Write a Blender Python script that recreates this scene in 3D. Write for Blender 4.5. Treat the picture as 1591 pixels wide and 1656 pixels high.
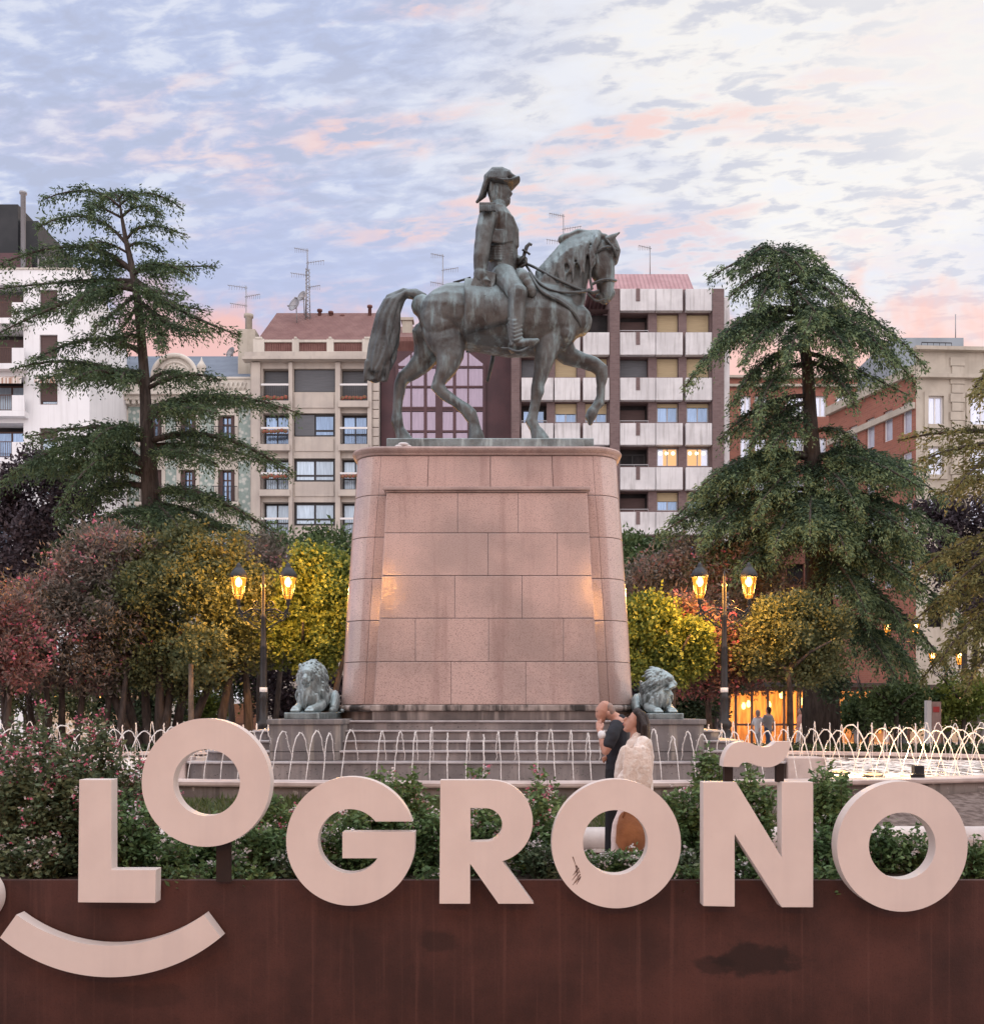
import bpy, bmesh, math, random
import numpy as np
from mathutils import Vector, Matrix, noise
from mathutils.geometry import tessellate_polygon

for o in list(bpy.data.objects):
    bpy.data.objects.remove(o)
scene = bpy.context.scene
COL = scene.collection
R = math.radians

# ------------------------------------------------------------------ camera
F, CX, HY, CZ = 1600.0, 795.5, 1150.0, 1.6        # focal length and horizon row in photo pixels
cam_d = bpy.data.cameras.new('camera')
cam_d.sensor_fit = 'HORIZONTAL'
cam_d.sensor_width = 36
cam_d.lens = 36 * F / 1591
cam_d.shift_y = (HY - 828) / 1591
cam_d.clip_start = 0.05
cam_d.clip_end = 2000
cam = bpy.data.objects.new('camera', cam_d)
COL.objects.link(cam)
cam.location = (0, 0, CZ)
cam.rotation_euler = (R(90), 0, 0)
scene.camera = cam


def P(px, py, Y):
    """photo pixel at distance Y -> point in the world"""
    return Vector(((px - CX) / F * Y, Y, CZ + (HY - py) / F * Y))


# ------------------------------------------------------------------ view
scene.view_settings.view_transform = 'Standard'
scene.view_settings.look = 'None'
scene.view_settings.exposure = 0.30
scene.view_settings.gamma = 1.0
scene.render.engine = 'CYCLES'
scene.cycles.use_denoising = True
scene.cycles.max_bounces = 6
scene.cycles.diffuse_bounces = 3
scene.cycles.transparent_max_bounces = 12
scene.cycles.sample_clamp_indirect = 4.0


class NT:
    """short hand for node trees"""
    def __init__(s, tree):
        s.t = tree

    def n(s, kind, **kw):
        nd = s.t.nodes.new(kind)
        ins = kw.pop('ins', {})
        for k, v in kw.items():
            setattr(nd, k, v)
        for k, v in ins.items():
            s.put(nd.inputs[k], v)
        return nd

    def put(s, sock, v):
        if hasattr(v, 'is_output') or isinstance(v, bpy.types.NodeSocket):
            s.t.links.new(v, sock)
        else:
            if sock.type == 'RGBA' and len(v) == 3:
                v = (*v, 1)
            sock.default_value = v

    def math(s, op, a, b=None, c=None, clamp=False):
        nd = s.t.nodes.new('ShaderNodeMath')
        nd.operation = op
        nd.use_clamp = clamp
        s.put(nd.inputs[0], a)
        if b is not None:
            s.put(nd.inputs[1], b)
        if c is not None:
            s.put(nd.inputs[2], c)
        return nd.outputs[0]

    def mix(s, fac, a, b, blend='MIX'):
        nd = s.t.nodes.new('ShaderNodeMix')
        nd.data_type = 'RGBA'
        nd.blend_type = blend
        s.put(nd.inputs[0], fac)
        s.put(nd.inputs[6], a)
        s.put(nd.inputs[7], b)
        return nd.outputs[2]

    def ramp(s, fac, stops, interp='LINEAR'):
        nd = s.t.nodes.new('ShaderNodeValToRGB')
        r = nd.color_ramp
        r.interpolation = interp
        while len(r.elements) < len(stops):
            r.elements.new(0.5)
        for e, (p, c) in zip(r.elements, stops):
            e.position = p
            e.color = (*c, 1) if len(c) == 3 else c
        s.put(nd.inputs[0], fac)
        return nd.outputs[0]

    def smooth(s, v, lo, hi):
        nd = s.t.nodes.new('ShaderNodeMapRange')
        nd.interpolation_type = 'SMOOTHSTEP'
        s.put(nd.inputs[0], v)
        s.put(nd.inputs[1], lo)
        s.put(nd.inputs[2], hi)
        return nd.outputs[0]

    def noise(s, vec, scale, detail=4, rough=0.55, dist=0.0):
        nd = s.t.nodes.new('ShaderNodeTexNoise')
        s.put(nd.inputs['Vector'], vec)
        nd.inputs['Scale'].default_value = scale
        nd.inputs['Detail'].default_value = detail
        nd.inputs['Roughness'].default_value = rough
        nd.inputs['Distortion'].default_value = dist
        return nd.outputs['Fac']

    def mapping(s, vec, loc=(0, 0, 0), rot=(0, 0, 0), sc=(1, 1, 1)):
        nd = s.t.nodes.new('ShaderNodeMapping')
        s.put(nd.inputs['Vector'], vec)
        nd.inputs['Location'].default_value = loc
        nd.inputs['Rotation'].default_value = rot
        nd.inputs['Scale'].default_value = sc
        return nd.outputs[0]


# ------------------------------------------------------------------ sky: sunset ahead and to the right, broken cloud
SUN_EL, SUN_AZ = R(6), R(24)                      # azimuth from +Y towards +X
world = bpy.data.worlds.new('World')
scene.world = world
world.use_nodes = True
W = NT(world.node_tree)
world.node_tree.nodes.clear()
tc = W.n('ShaderNodeTexCoord').outputs['Generated']
sep = W.n('ShaderNodeSeparateXYZ', ins={'Vector': tc})
dx, dy, dz = sep.outputs
el = W.math('MAXIMUM', dz, 0.0)
den = W.math('ADD', el, 0.10)
u = W.math('DIVIDE', dx, den)
v = W.math('DIVIDE', dy, den)
pl = W.n('ShaderNodeCombineXYZ', ins={'X': u, 'Y': v, 'Z': 0.0}).outputs[0]      # flat cloud layer
ay = W.math('MAXIMUM', W.math('ABSOLUTE', dy), 0.05)
az = W.math('DIVIDE', dx, ay)                                                    # -0.5..0.5 over the picture
tel = W.math('DIVIDE', el, ay)                                                   # tan(elevation)
nish = W.n('ShaderNodeTexSky', sky_type='NISHITA', sun_disc=False, sun_elevation=SUN_EL,
           sun_rotation=SUN_AZ, air_density=1.0, dust_density=1.0, ozone_density=3.0).outputs[0]


def lay(rot, sc, loc):
    """cloud-layer coordinates turned, then stretched"""
    return W.mapping(W.mapping(pl, rot=(0, 0, R(rot))), loc, sc=sc)


n_big = W.noise(lay(20, (0.8, 1.1, 1), (3.1, 1.7, 0)), 0.9, 3, 0.5)
n_str = W.noise(lay(12, (0.85, 1.5, 1), (0.4, 5.2, 0)), 3.0, 5, 0.58, 0.35)
n_mot = W.noise(lay(9, (0.80, 1.55, 1), (7.7, 2.3, 0)), 17.0, 5, 0.56, 0.25)
n_pnk = W.noise(lay(13, (0.75, 1.7, 1), (1.3, 9.1, 0)), 3.0, 5, 0.58, 0.4)
n_hor = W.noise(W.n('ShaderNodeCombineXYZ', ins={'X': az, 'Y': tel, 'Z': 0.0}).outputs[0], 7.0, 5, 0.6, 0.3)
BLUE, CREAM = (0.54, 0.60, 0.815), (0.975, 0.94, 0.90)
bign = W.math('SUBTRACT', n_big, 0.5)
warm = W.math('ADD', W.math('ADD', W.math('MULTIPLY', az, 1.25), 0.42), W.math('MULTIPLY', bign, 0.9))
warm = W.math('ADD', warm, W.math('MULTIPLY', W.math('SUBTRACT', n_str, 0.5), 0.7), clamp=True)
leftness = W.smooth(az, 0.22, -0.30)
col = W.mix(W.smooth(warm, 0.10, 0.70), BLUE, CREAM)
mot = W.math('ADD', W.math('MULTIPLY', n_mot, 0.74), W.math('MULTIPLY', n_str, 0.26))
# lit crests and grey-lilac undersides of the ripples
lt = W.math('MULTIPLY', W.smooth(mot, 0.49, 0.63), W.math('MULTIPLY_ADD', leftness, 0.15, 0.50))
col = W.mix(lt, col, (0.89, 0.91, 0.985))
dk = W.math('MULTIPLY', W.smooth(mot, 0.515, 0.41), W.math('MULTIPLY_ADD', leftness, 0.0, 0.58))
dk = W.math('MULTIPLY', dk, W.math('MAXIMUM', W.smooth(W.math('ADD', warm, W.math('MULTIPLY', n_big, 0.3)), 1.25, 0.75), W.smooth(W.math('ADD', tel, W.math('MULTIPLY', bign, 0.3)), 0.60, 0.50)))
col = W.mix(dk, col, (0.49, 0.52, 0.665))
# pink lit cloud, strongest through the middle of the picture
mid = W.math('MULTIPLY', W.smooth(az, -0.50, -0.10), W.smooth(az, 0.50, 0.15))
pk = W.math('MULTIPLY', W.math('MULTIPLY', W.smooth(n_pnk, 0.47, 0.62), W.math('MULTIPLY_ADD', mid, 0.66, 0.10)), W.smooth(n_mot, 0.40, 0.58))
col = W.mix(pk, col, (1.0, 0.66, 0.585))
# rose band low above the roofs, broken by lilac gaps
hn = W.math('SUBTRACT', n_hor, 0.5)
band = W.math('ADD', tel, W.math('MULTIPLY', hn, 0.30))
gap = W.math('MULTIPLY', W.smooth(W.math('ADD', tel, W.math('MULTIPLY', hn, -0.35)), 0.54, 0.43), W.math('MULTIPLY_ADD', leftness, 0.40, 0.25))
col = W.mix(gap, col, (0.53, 0.58, 0.82))
col = W.mix(W.math('MULTIPLY', W.smooth(band, 0.435, 0.365), 0.90), col, (1.0, 0.56, 0.475))
# the sunset side itself stays below the overhead glow
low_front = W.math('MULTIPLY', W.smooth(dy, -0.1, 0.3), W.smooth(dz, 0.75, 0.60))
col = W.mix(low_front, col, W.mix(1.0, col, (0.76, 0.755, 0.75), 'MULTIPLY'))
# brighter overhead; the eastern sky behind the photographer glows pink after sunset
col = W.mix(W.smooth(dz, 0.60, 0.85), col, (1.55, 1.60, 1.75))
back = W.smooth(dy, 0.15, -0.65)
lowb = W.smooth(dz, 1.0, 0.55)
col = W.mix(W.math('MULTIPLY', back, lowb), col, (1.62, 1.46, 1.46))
col = W.mix(W.smooth(dz, 0.0, -0.05), col, (0.18, 0.15, 0.14))
col = W.mix(1.0, col, W.mix(1.0, nish, (0.02, 0.02, 0.02), 'MULTIPLY'), 'ADD')
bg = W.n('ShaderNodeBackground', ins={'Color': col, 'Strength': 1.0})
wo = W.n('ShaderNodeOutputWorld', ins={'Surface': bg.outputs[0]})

sun_d = bpy.data.lights.new('sun', 'SUN')
sun_d.energy = 0.5
sun_d.angle = R(20)
sun_d.color = (1.0, 0.80, 0.68)
sun = bpy.data.objects.new('sun', sun_d)
COL.objects.link(sun)
sun.rotation_euler = Vector((-math.sin(SUN_AZ) * math.cos(SUN_EL), -math.cos(SUN_AZ) * math.cos(SUN_EL), -math.sin(SUN_EL))).to_track_quat('-Z', 'Y').to_euler()
sun.location = (0, -5, 40)

# ------------------------------------------------------------------ materials
def new_mat(name):
    m = bpy.data.materials.new(name)
    m.use_nodes = True
    m.node_tree.nodes.clear()
    t = NT(m.node_tree)
    out = t.n('ShaderNodeOutputMaterial')
    return m, t, out


def surf(name, c1, c2=None, scale=3.0, rough=0.7, metal=0.0, spec=0.3, bump=0.0, bscale=None, stretch=(1, 1, 1),
         lo=0.35, hi=0.65, detail=5, speck=None, streak=None, isl=0.0, coat=0.0):
    """two-tone noise surface; speck=(colour, scale, lo, hi); streak=(colour, amount) vertical rain streaks; isl = variation per piece"""
    m, t, out = new_mat(name)
    oc = t.n('ShaderNodeTexCoord').outputs['Object']
    col = c1
    if c2 is not None:
        f = t.noise(t.mapping(oc, sc=stretch), scale, detail)
        col = t.mix(t.smooth(f, lo, hi), c1, c2)
    if streak:
        f = t.noise(t.mapping(oc, sc=(5, 5, 0.35)), streak[2] if len(streak) > 2 else 1.2, 5, 0.6)
        col = t.mix(t.math('MULTIPLY', t.smooth(f, 0.48, 0.70), streak[1]), col, streak[0])
    if speck:
        f = t.noise(oc, speck[1], 2, 0.6)
        col = t.mix(t.smooth(f, speck[2], speck[3]), col, speck[0])
    if isl:
        g = t.n('ShaderNodeNewGeometry').outputs['Random Per Island']
        k = t.math('ADD', t.math('MULTIPLY', g, 2 * isl), 1 - isl)
        cc = t.n('ShaderNodeCombineColor', ins={0: k, 1: k, 2: k}).outputs[0]
        col = t.mix(1.0, col, cc, 'MULTIPLY')
    b = t.n('ShaderNodeBsdfPrincipled', ins={'Base Color': col, 'Roughness': rough, 'Metallic': metal,
                                             'Specular IOR Level': spec, 'Coat Weight': coat, 'Coat Roughness': 0.09})
    if bump:
        f = t.noise(t.mapping(oc, sc=stretch), bscale or scale * 6, 4, 0.6)
        bn = t.n('ShaderNodeBump', ins={'Height': f, 'Strength': bump, 'Distance': 0.02})
        t.put(b.inputs['Normal'], bn.outputs[0])
    t.put(out.inputs['Surface'], b.outputs[0])
    return m


def leaf_mat(name, stops, rough=0.55, trans=0.25, nscale=0.9, isl=0.55):
    """foliage: colour differs from leaf to leaf and from clump to clump"""
    m, t, out = new_mat(name)
    g = t.n('ShaderNodeNewGeometry').outputs['Random Per Island']
    oc = t.n('ShaderNodeTexCoord').outputs['Object']
    f = t.noise(oc, nscale, 3)
    k = t.math('ADD', t.math('MULTIPLY', g, isl), t.math('MULTIPLY', t.smooth(f, 0.3, 0.7), 1 - isl))
    col = t.ramp(k, stops)
    b = t.n('ShaderNodeBsdfPrincipled', ins={'Base Color': col, 'Roughness': rough, 'Specular IOR Level': 0.25})
    tr = t.n('ShaderNodeBsdfTranslucent', ins={'Color': col})
    mx = t.n('ShaderNodeMixShader', ins={0: trans, 1: b.outputs[0], 2: tr.outputs[0]})
    t.put(out.inputs['Surface'], mx.outputs[0])
    return m


def emit(name, c, s):
    m, t, out = new_mat(name)
    e = t.n('ShaderNodeEmission', ins={'Color': c, 'Strength': s})
    t.put(out.inputs['Surface'], e.outputs[0])
    return m


# ------------------------------------------------------------------ mesh builder
class MB:
    def __init__(s):
        s.v, s.f, s.sm = [], [], []

    def add(s, vs, fs, smooth=False):
        o = len(s.v)
        s.v.extend(tuple(p) for p in vs)
        s.f.extend(tuple(i + o for i in f) for f in fs)
        s.sm.extend([smooth] * len(fs))
        return s

    def box(s, x0, x1, y0, y1, z0, z1):
        vs = [(x, y, z) for z in (z0, z1) for y in (y0, y1) for x in (x0, x1)]
        return s.add(vs, [(0, 2, 3, 1), (4, 5, 7, 6), (0, 1, 5, 4), (2, 6, 7, 3), (0, 4, 6, 2), (1, 3, 7, 5)])

    def obox(s, fn, u0, u1, d0, d1, z0, z1):
        """box in a facade's own frame: fn(u, z, d) -> point"""
        vs = [fn(a, z, d) for z in (z0, z1) for d in (d0, d1) for a in (u0, u1)]
        return s.add(vs, [(0, 2, 3, 1), (4, 5, 7, 6), (0, 1, 5, 4), (2, 6, 7, 3), (0, 4, 6, 2), (1, 3, 7, 5)])

    def quad(s, a, b, c, d):
        return s.add([a, b, c, d], [(0, 1, 2, 3)])

    def rings(s, rings, closed=True, cap=True, smooth=True):
        n = len(rings[0])
        vs = [p for r in rings for p in r]
        fs = []
        for i in range(len(rings) - 1):
            for j in range(n if closed else n - 1):
                k = (j + 1) % n
                fs.append((i * n + j, i * n + k, (i + 1) * n + k, (i + 1) * n + j))
        if cap:
            fs.append(tuple(range(n))[::-1])
            fs.append(tuple((len(rings) - 1) * n + j for j in range(n)))
        return s.add(vs, fs, smooth)

    def loft(s, pts, rad, n=14, lat=None, roundcap=True):
        """tube of oval section along pts; rad = list of (in-plane, lateral) or numbers"""
        pts = [Vector(p) for p in pts]
        rad = [(r, r) if isinstance(r, (int, float)) else r for r in rad]
        P2, R2 = list(pts), list(rad)
        if roundcap:
            d0 = (pts[0] - pts[1]).normalized()
            d1 = (pts[-1] - pts[-2]).normalized()
            a = min(rad[0])
            b = min(rad[-1])
            P2 = [pts[0] + d0 * a, pts[0] + d0 * a * 0.87, pts[0] + d0 * a * 0.5] + pts + [pts[-1] + d1 * b * 0.5, pts[-1] + d1 * b * 0.87, pts[-1] + d1 * b]
            q0, q1 = rad[0], rad[-1]
            R2 = [(q0[0] * .08, q0[1] * .08), (q0[0] * .5, q0[1] * .5), (q0[0] * .87, q0[1] * .87)] + rad + [(q1[0] * .87, q1[1] * .87), (q1[0] * .5, q1[1] * .5), (q1[0] * .08, q1[1] * .08)]
        rings = []
        L = Vector(lat) if lat is not None else None
        up = Vector((0.03, 0.05, 1))
        prev = None
        for i, p in enumerate(P2):
            a = P2[max(0, i - 1)]
            b = P2[min(len(P2) - 1, i + 1)]
            t = (b - a)
            t = t.normalized() if t.length > 1e-9 else Vector((0, 0, 1))
            if L is not None:
                lt = (L - t * L.dot(t))
                lt = lt.normalized()
            else:
                if prev is None:
                    lt = t.cross(up)
                    if lt.length < 0.1:
                        lt = t.cross(Vector((1, 0, 0)))
                else:
                    lt = prev - t * prev.dot(t)
                lt = lt.normalized()
                prev = lt
            ip = lt.cross(t).normalized()
            ra, rb = R2[i]
            rings.append([p + ip * (ra * math.cos(2 * math.pi * k / n)) + lt * (rb * math.sin(2 * math.pi * k / n)) for k in range(n)])
        return s.rings(rings)

    def tube(s, pts, r, n=6):
        rr = r if isinstance(r, (list, tuple)) else [r] * len(pts)
        return s.loft(pts, [float(x) for x in rr], n, roundcap=False)

    def lathe(s, prof, c=(0, 0, 0), n=16, smooth=True, phase=0.0):
        c = Vector(c)
        rings = [[c + Vector((r * math.cos(2 * math.pi * k / n + phase), r * math.sin(2 * math.pi * k / n + phase), z)) for k in range(n)] for r, z in prof]
        return s.rings(rings, smooth=smooth)

    def ell(s, c, r, rot=None, n=12, m=8):
        c = Vector(c)
        rings = []
        for i in range(m + 1):
            th = math.pi * i / m
            sr, cz = max(0.02, math.sin(th)), math.cos(th)
            ring = []
            for k in range(n):
                q = Vector((r[0] * sr * math.cos(2 * math.pi * k / n), r[1] * sr * math.sin(2 * math.pi * k / n), -r[2] * cz))
                if rot is not None:
                    q = rot @ q
                ring.append(c + q)
            rings.append(ring)
        return s.rings(rings)

    def prism(s, loops, fn, d0, d1):
        """extrude outline (outer loop first, then holes) of 2-D points; fn(u, v, d) -> point"""
        flat = [p for l in loops for p in l]
        tri = tessellate_polygon([[Vector((a, b, 0)) for a, b in l] for l in loops])
        n = len(flat)
        vs = [fn(a, b, d0) for a, b in flat] + [fn(a, b, d1) for a, b in flat]
        fs = [tuple(t) for t in tri] + [tuple(i + n for i in t[::-1]) for t in tri]
        o = 0
        for l in loops:
            k = len(l)
            for i in range(k):
                j = (i + 1) % k
                fs.append((o + i, o + j, n + o + j, n + o + i))
            o += k
        return s.add(vs, fs)


ORG = {}


def setprops(o, label=None, cat=None, group=None, kind=None):
    if label:
        o['label'] = label
    if cat:
        o['category'] = cat
    if group:
        o['group'] = group
    if kind:
        o['kind'] = kind
    return o


def link_mesh(name, me, m, parent=None):
    o = bpy.data.objects.new(name, me)
    COL.objects.link(o)
    if m is not None:
        me.materials.append(m)
    if parent is not None:
        org = ORG.get(parent.name, Vector((0, 0, 0)))
        me.transform(Matrix.Translation(-org))
        o.parent = parent
        ORG[o.name] = org
    return o


def fixn(me):
    bm = bmesh.new()
    bm.from_mesh(me)
    bmesh.ops.recalc_face_normals(bm, faces=bm.faces)
    bm.to_mesh(me)
    bm.free()


def obj(name, mb, m, parent=None, bevel=0.0, weld=False):
    me = bpy.data.meshes.new(name)
    me.from_pydata(mb.v, [], mb.f)
    me.polygons.foreach_set('use_smooth', mb.sm)
    fixn(me)
    o = link_mesh(name, me, m, parent)
    if bevel:
        b = o.modifiers.new('bevel', 'BEVEL')
        b.width = bevel
        b.segments = 2
        b.limit_method = 'ANGLE'
        b.angle_limit = R(40)
    return o


def single(name, mb, m, label, cat, group=None, kind=None, bevel=0.0, base=None):
    """a thing that is one mesh, its origin at its base"""
    if base is None:
        xs = [p[0] for p in mb.v]
        ys = [p[1] for p in mb.v]
        zs = [p[2] for p in mb.v]
        base = ((min(xs) + max(xs)) / 2, (min(ys) + max(ys)) / 2, min(zs))
    base = Vector(base)
    o = obj(name, mb, m, None, bevel)
    o.data.transform(Matrix.Translation(-base))
    o.location = base
    ORG[o.name] = base
    return setprops(o, label, cat, group, kind)


def thing(name, label, cat, loc=(0, 0, 0), group=None):
    o = bpy.data.objects.new(name, None)
    o.empty_display_size = 0.2
    COL.objects.link(o)
    o.location = loc
    ORG[o.name] = Vector(loc)
    return setprops(o, label, cat, group)


def struct(name, mb, m):
    o = obj(name, mb, m)
    o['kind'] = 'structure'
    return o


def dup(root, loc, rotz=0.0, label=None, scale=None):
    r = root.copy()
    COL.objects.link(r)
    r.location = loc
    r.rotation_euler = (0, 0, rotz)
    if scale:
        r.scale = (scale, scale, scale)
    if label:
        r['label'] = label
    for ch in list(root.children):
        c = ch.copy()
        COL.objects.link(c)
        c.parent = r
        for g in ch.children:
            d = g.copy()
            COL.objects.link(d)
            d.parent = c
    return r


def np_mesh(name, V, Fq, m, parent=None, smooth=False):
    V = np.asarray(V, dtype=np.float32)
    Fq = np.asarray(Fq, dtype=np.int32)
    me = bpy.data.meshes.new(name)
    k = Fq.shape[1]
    me.vertices.add(len(V))
    me.vertices.foreach_set('co', V.ravel())
    me.loops.add(Fq.size)
    me.loops.foreach_set('vertex_index', Fq.ravel())
    me.polygons.add(len(Fq))
    me.polygons.foreach_set('loop_start', np.arange(0, Fq.size, k, dtype=np.int32))
    me.update(calc_edges=True)
    if smooth:
        me.polygons.foreach_set('use_smooth', [True] * len(Fq))
    return link_mesh(name, me, m, parent)


def remesh(name, mb, m, voxel, smooth=4, parent=None, displace=None, keep_size=True):
    """melt overlapping closed shapes into one continuous surface"""
    me = bpy.data.meshes.new('tmp')
    me.from_pydata(mb.v, [], mb.f)
    fixn(me)
    t = bpy.data.objects.new('tmp', me)
    COL.objects.link(t)
    md = t.modifiers.new('r', 'REMESH')
    md.mode = 'VOXEL'
    md.voxel_size = voxel
    if smooth:
        sm = t.modifiers.new('s', 'SMOOTH')
        sm.iterations = smooth
        sm.factor = 0.5
    dg = bpy.context.evaluated_depsgraph_get()
    out = bpy.data.meshes.new_from_object(t.evaluated_get(dg))
    bpy.data.objects.remove(t)
    bpy.data.meshes.remove(me)
    if displace:
        n = len(out.vertices)
        co = np.empty(n * 3, np.float32)
        nr = np.empty(n * 3, np.float32)
        out.vertices.foreach_get('co', co)
        out.vertices.foreach_get('normal', nr)
        co = co.reshape(-1, 3)
        nr = nr.reshape(-1, 3)
        dd = np.array([displace(Vector(co[i]), nr[i]) for i in range(n)], np.float32)
        co = co + nr * dd[:, None]
        out.vertices.foreach_set('co', co.ravel())
    out.polygons.foreach_set('use_smooth', [True] * len(out.polygons))
    out.name = name
    out.update()
    return link_mesh(name, out, m, parent)


# ------------------------------------------------------------------ foliage helpers
def leaves(pts, dirs, L, Wd, rng, bend=0.25):
    """diamond leaves folded along the midrib: one quad each"""
    pts = np.asarray(pts, float)
    d = np.asarray(dirs, float)
    n = len(pts)
    d /= np.linalg.norm(d, axis=1, keepdims=True) + 1e-9
    r = rng.normal(size=(n, 3))
    s = np.cross(d, r)
    s /= np.linalg.norm(s, axis=1, keepdims=True) + 1e-9
    up = np.cross(s, d)
    L = np.asarray(L).reshape(-1, 1) * np.ones((n, 1))
    Wd = np.asarray(Wd).reshape(-1, 1) * np.ones((n, 1))
    a = pts
    b = pts + d * L * 0.45 + s * Wd + up * Wd * bend
    c = pts + d * L
    e = pts + d * L * 0.45 - s * Wd + up * Wd * bend
    V = np.stack([a, b, c, e], axis=1).reshape(-1, 3)
    Q = np.arange(4 * n, dtype=np.int32).reshape(-1, 4)
    return V, Q


def crown_points(blobs, n_cl, per, spread, rng, inner=0.45, sub=4):
    """leaf positions: clusters spread through the outer volume of overlapping blobs, outline broken by smaller sprays"""
    big = [(tuple(b[0]), tuple(b[1])) for b in blobs]
    for c, r in list(big):
        for k in range(sub):
            q = rng.normal(size=3)
            q[2] = abs(q[2]) * 0.9 + 0.1 if rng.random() < 0.7 else q[2]
            q /= np.linalg.norm(q)
            f = rng.uniform(0.28, 0.50)
            big.append((tuple(np.array(c) + q * np.array(r) * rng.uniform(0.78, 1.10)), tuple(np.array(r) * f)))
    c = np.array([b[0] for b in big], float)
    r = np.array([b[1] for b in big], float)
    wgt = (r[:, 0] * r[:, 2])
    wgt = wgt / wgt.sum()
    idx = rng.choice(len(big), size=n_cl, p=wgt)
    q = rng.normal(size=(n_cl, 3))
    q /= np.linalg.norm(q, axis=1, keepdims=True)
    rad = inner + (1.02 - inner) * rng.random(n_cl) ** 0.5
    rad *= 1 + 0.12 * rng.normal(size=n_cl)
    cc = c[idx] + q * r[idx] * rad[:, None]
    nn = np.array([noise.noise(Vector(p) * 0.9) + 0.5 * noise.noise(Vector(p) * 2.4) for p in cc])
    cc += q * np.minimum(r[idx] * 0.48, 0.55) * nn[:, None]
    keep = np.ones(n_cl, bool)
    for k in range(len(blobs)):
        w = ((cc - c[k]) / r[k])
        w = (w ** 2).sum(1)
        keep &= ~((w < 0.30) & (idx != k))
    holes = np.array([noise.noise(Vector(p) * 2.3 + Vector((9, 3, 5))) for p in cc])
    keep &= (holes > -0.24)
    cc, qq = cc[keep], q[keep]
    m = len(cc)
    sz = rng.uniform(0.6, 1.25, size=(m, 1))
    P_ = np.repeat(cc, per, axis=0) + rng.normal(size=(m * per, 3)) * spread * np.repeat(sz, per, axis=0)
    D_ = np.repeat(qq, per, axis=0) * 0.8 + rng.normal(size=(m * per, 3)) * 0.8 + np.array([0, 0, 0.15])
    return P_, D_
# ------------------------------------------------------------------ shared materials
M = {}
M['paving'] = surf('paving', (0.46, 0.40, 0.375), (0.38, 0.33, 0.31), 1.5, 0.85, bump=0.2, bscale=14)
M['soil'] = surf('soil', (0.035, 0.024, 0.018), (0.07, 0.05, 0.038), 6, 0.95, bump=0.6, bscale=18)
M['mulch'] = surf('mulch', (0.10, 0.07, 0.06), (0.21, 0.16, 0.14), 9, 0.95, bump=0.9, bscale=24, detail=6)
M['lawn'] = surf('lawn', (0.045, 0.065, 0.025), (0.10, 0.085, 0.05), 2.2, 0.9, bump=0.8, bscale=60)
def corten_mat():
    m, t, out = new_mat('corten')
    oc = t.n('ShaderNodeTexCoord').outputs['Object']
    col = t.mix(t.smooth(t.noise(oc, 1.2, 8, 0.62), 0.32, 0.70), (0.040, 0.0178, 0.0155), (0.090, 0.036, 0.029))
    run = t.noise(t.mapping(oc, sc=(9, 1, 0.22)), 2.0, 6, 0.6)
    col = t.mix(t.math('MULTIPLY', t.smooth(run, 0.52, 0.72), 0.42), col, (0.13, 0.058, 0.047))
    fine = t.noise(t.mapping(oc, sc=(34, 1, 0.3)), 2.0, 3, 0.5)
    col = t.mix(t.math('MULTIPLY', t.smooth(fine, 0.66, 0.78), 0.18), col, (0.15, 0.075, 0.062))
    grain = t.noise(oc, 70, 3, 0.6)
    col = t.mix(t.math('MULTIPLY', t.smooth(grain, 0.50, 0.72), 0.35), col, (0.024, 0.012, 0.011))
    sx = t.n('ShaderNodeSeparateXYZ', ins={'Vector': oc})
    wob = t.math('MULTIPLY', t.math('SUBTRACT', t.noise(t.mapping(oc, sc=(1, 1, 1.6)), 6, 5, 0.6), 0.5), 1.5)
    for px_, pz_, rx, rz, am in ((1.84, 0.51, 0.36, 0.13, 0.78), (-0.37, 0.64, 0.16, 0.08, 0.5), (1.55, 0.47, 0.16, 0.08, 0.6), (-2.4, 0.25, 0.3, 0.1, 0.3)):   # dark oily stains
        a_ = t.math('MULTIPLY', t.math('SUBTRACT', sx.outputs[0], px_), 1 / rx)
        b_ = t.math('MULTIPLY', t.math('SUBTRACT', sx.outputs[2], pz_), 1 / rz)
        d_ = t.math('ADD', t.math('SQRT', t.math('ADD', t.math('MULTIPLY', a_, a_), t.math('MULTIPLY', b_, b_))), wob)
        col = t.mix(t.math('MULTIPLY', t.smooth(d_, 1.05, 0.62), am), col, (0.016, 0.010, 0.0095))
    b = t.n('ShaderNodeBsdfPrincipled', ins={'Base Color': col, 'Roughness': 0.66, 'Specular IOR Level': 0.3})
    bn = t.n('ShaderNodeBump', ins={'Height': t.noise(oc, 55, 4, 0.6), 'Strength': 0.25, 'Distance': 0.01})
    t.put(b.inputs['Normal'], bn.outputs[0])
    t.put(out.inputs['Surface'], b.outputs[0])
    return m


M['corten'] = corten_mat()
M['letter'] = surf('letter_paint', (0.70, 0.625, 0.585), (0.65, 0.575, 0.54), 2.2, 0.42, spec=0.4, bump=0.02, bscale=6, detail=6,
                   streak=((0.59, 0.53, 0.51), 0.35, 0.7), speck=((0.45, 0.44, 0.41), 26, 0.74, 0.80))
M['granite'] = surf('pink_granite', (0.60, 0.445, 0.405), (0.43, 0.335, 0.31), 0.75, 0.34, spec=0.5, coat=0.75, lo=0.42, hi=0.66, detail=6, bump=0.03, bscale=30,
                    streak=((0.30, 0.20, 0.185), 0.45, 0.9), speck=((0.24, 0.165, 0.15), 75, 0.50, 0.72), isl=0.09)
M['granite_dark'] = surf('grey_granite', (0.19, 0.16, 0.15), (0.11, 0.095, 0.09), 2.0, 0.7, bump=0.1, bscale=30,
                         streak=((0.42, 0.36, 0.33), 0.75, 1.3), isl=0.10)
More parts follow.
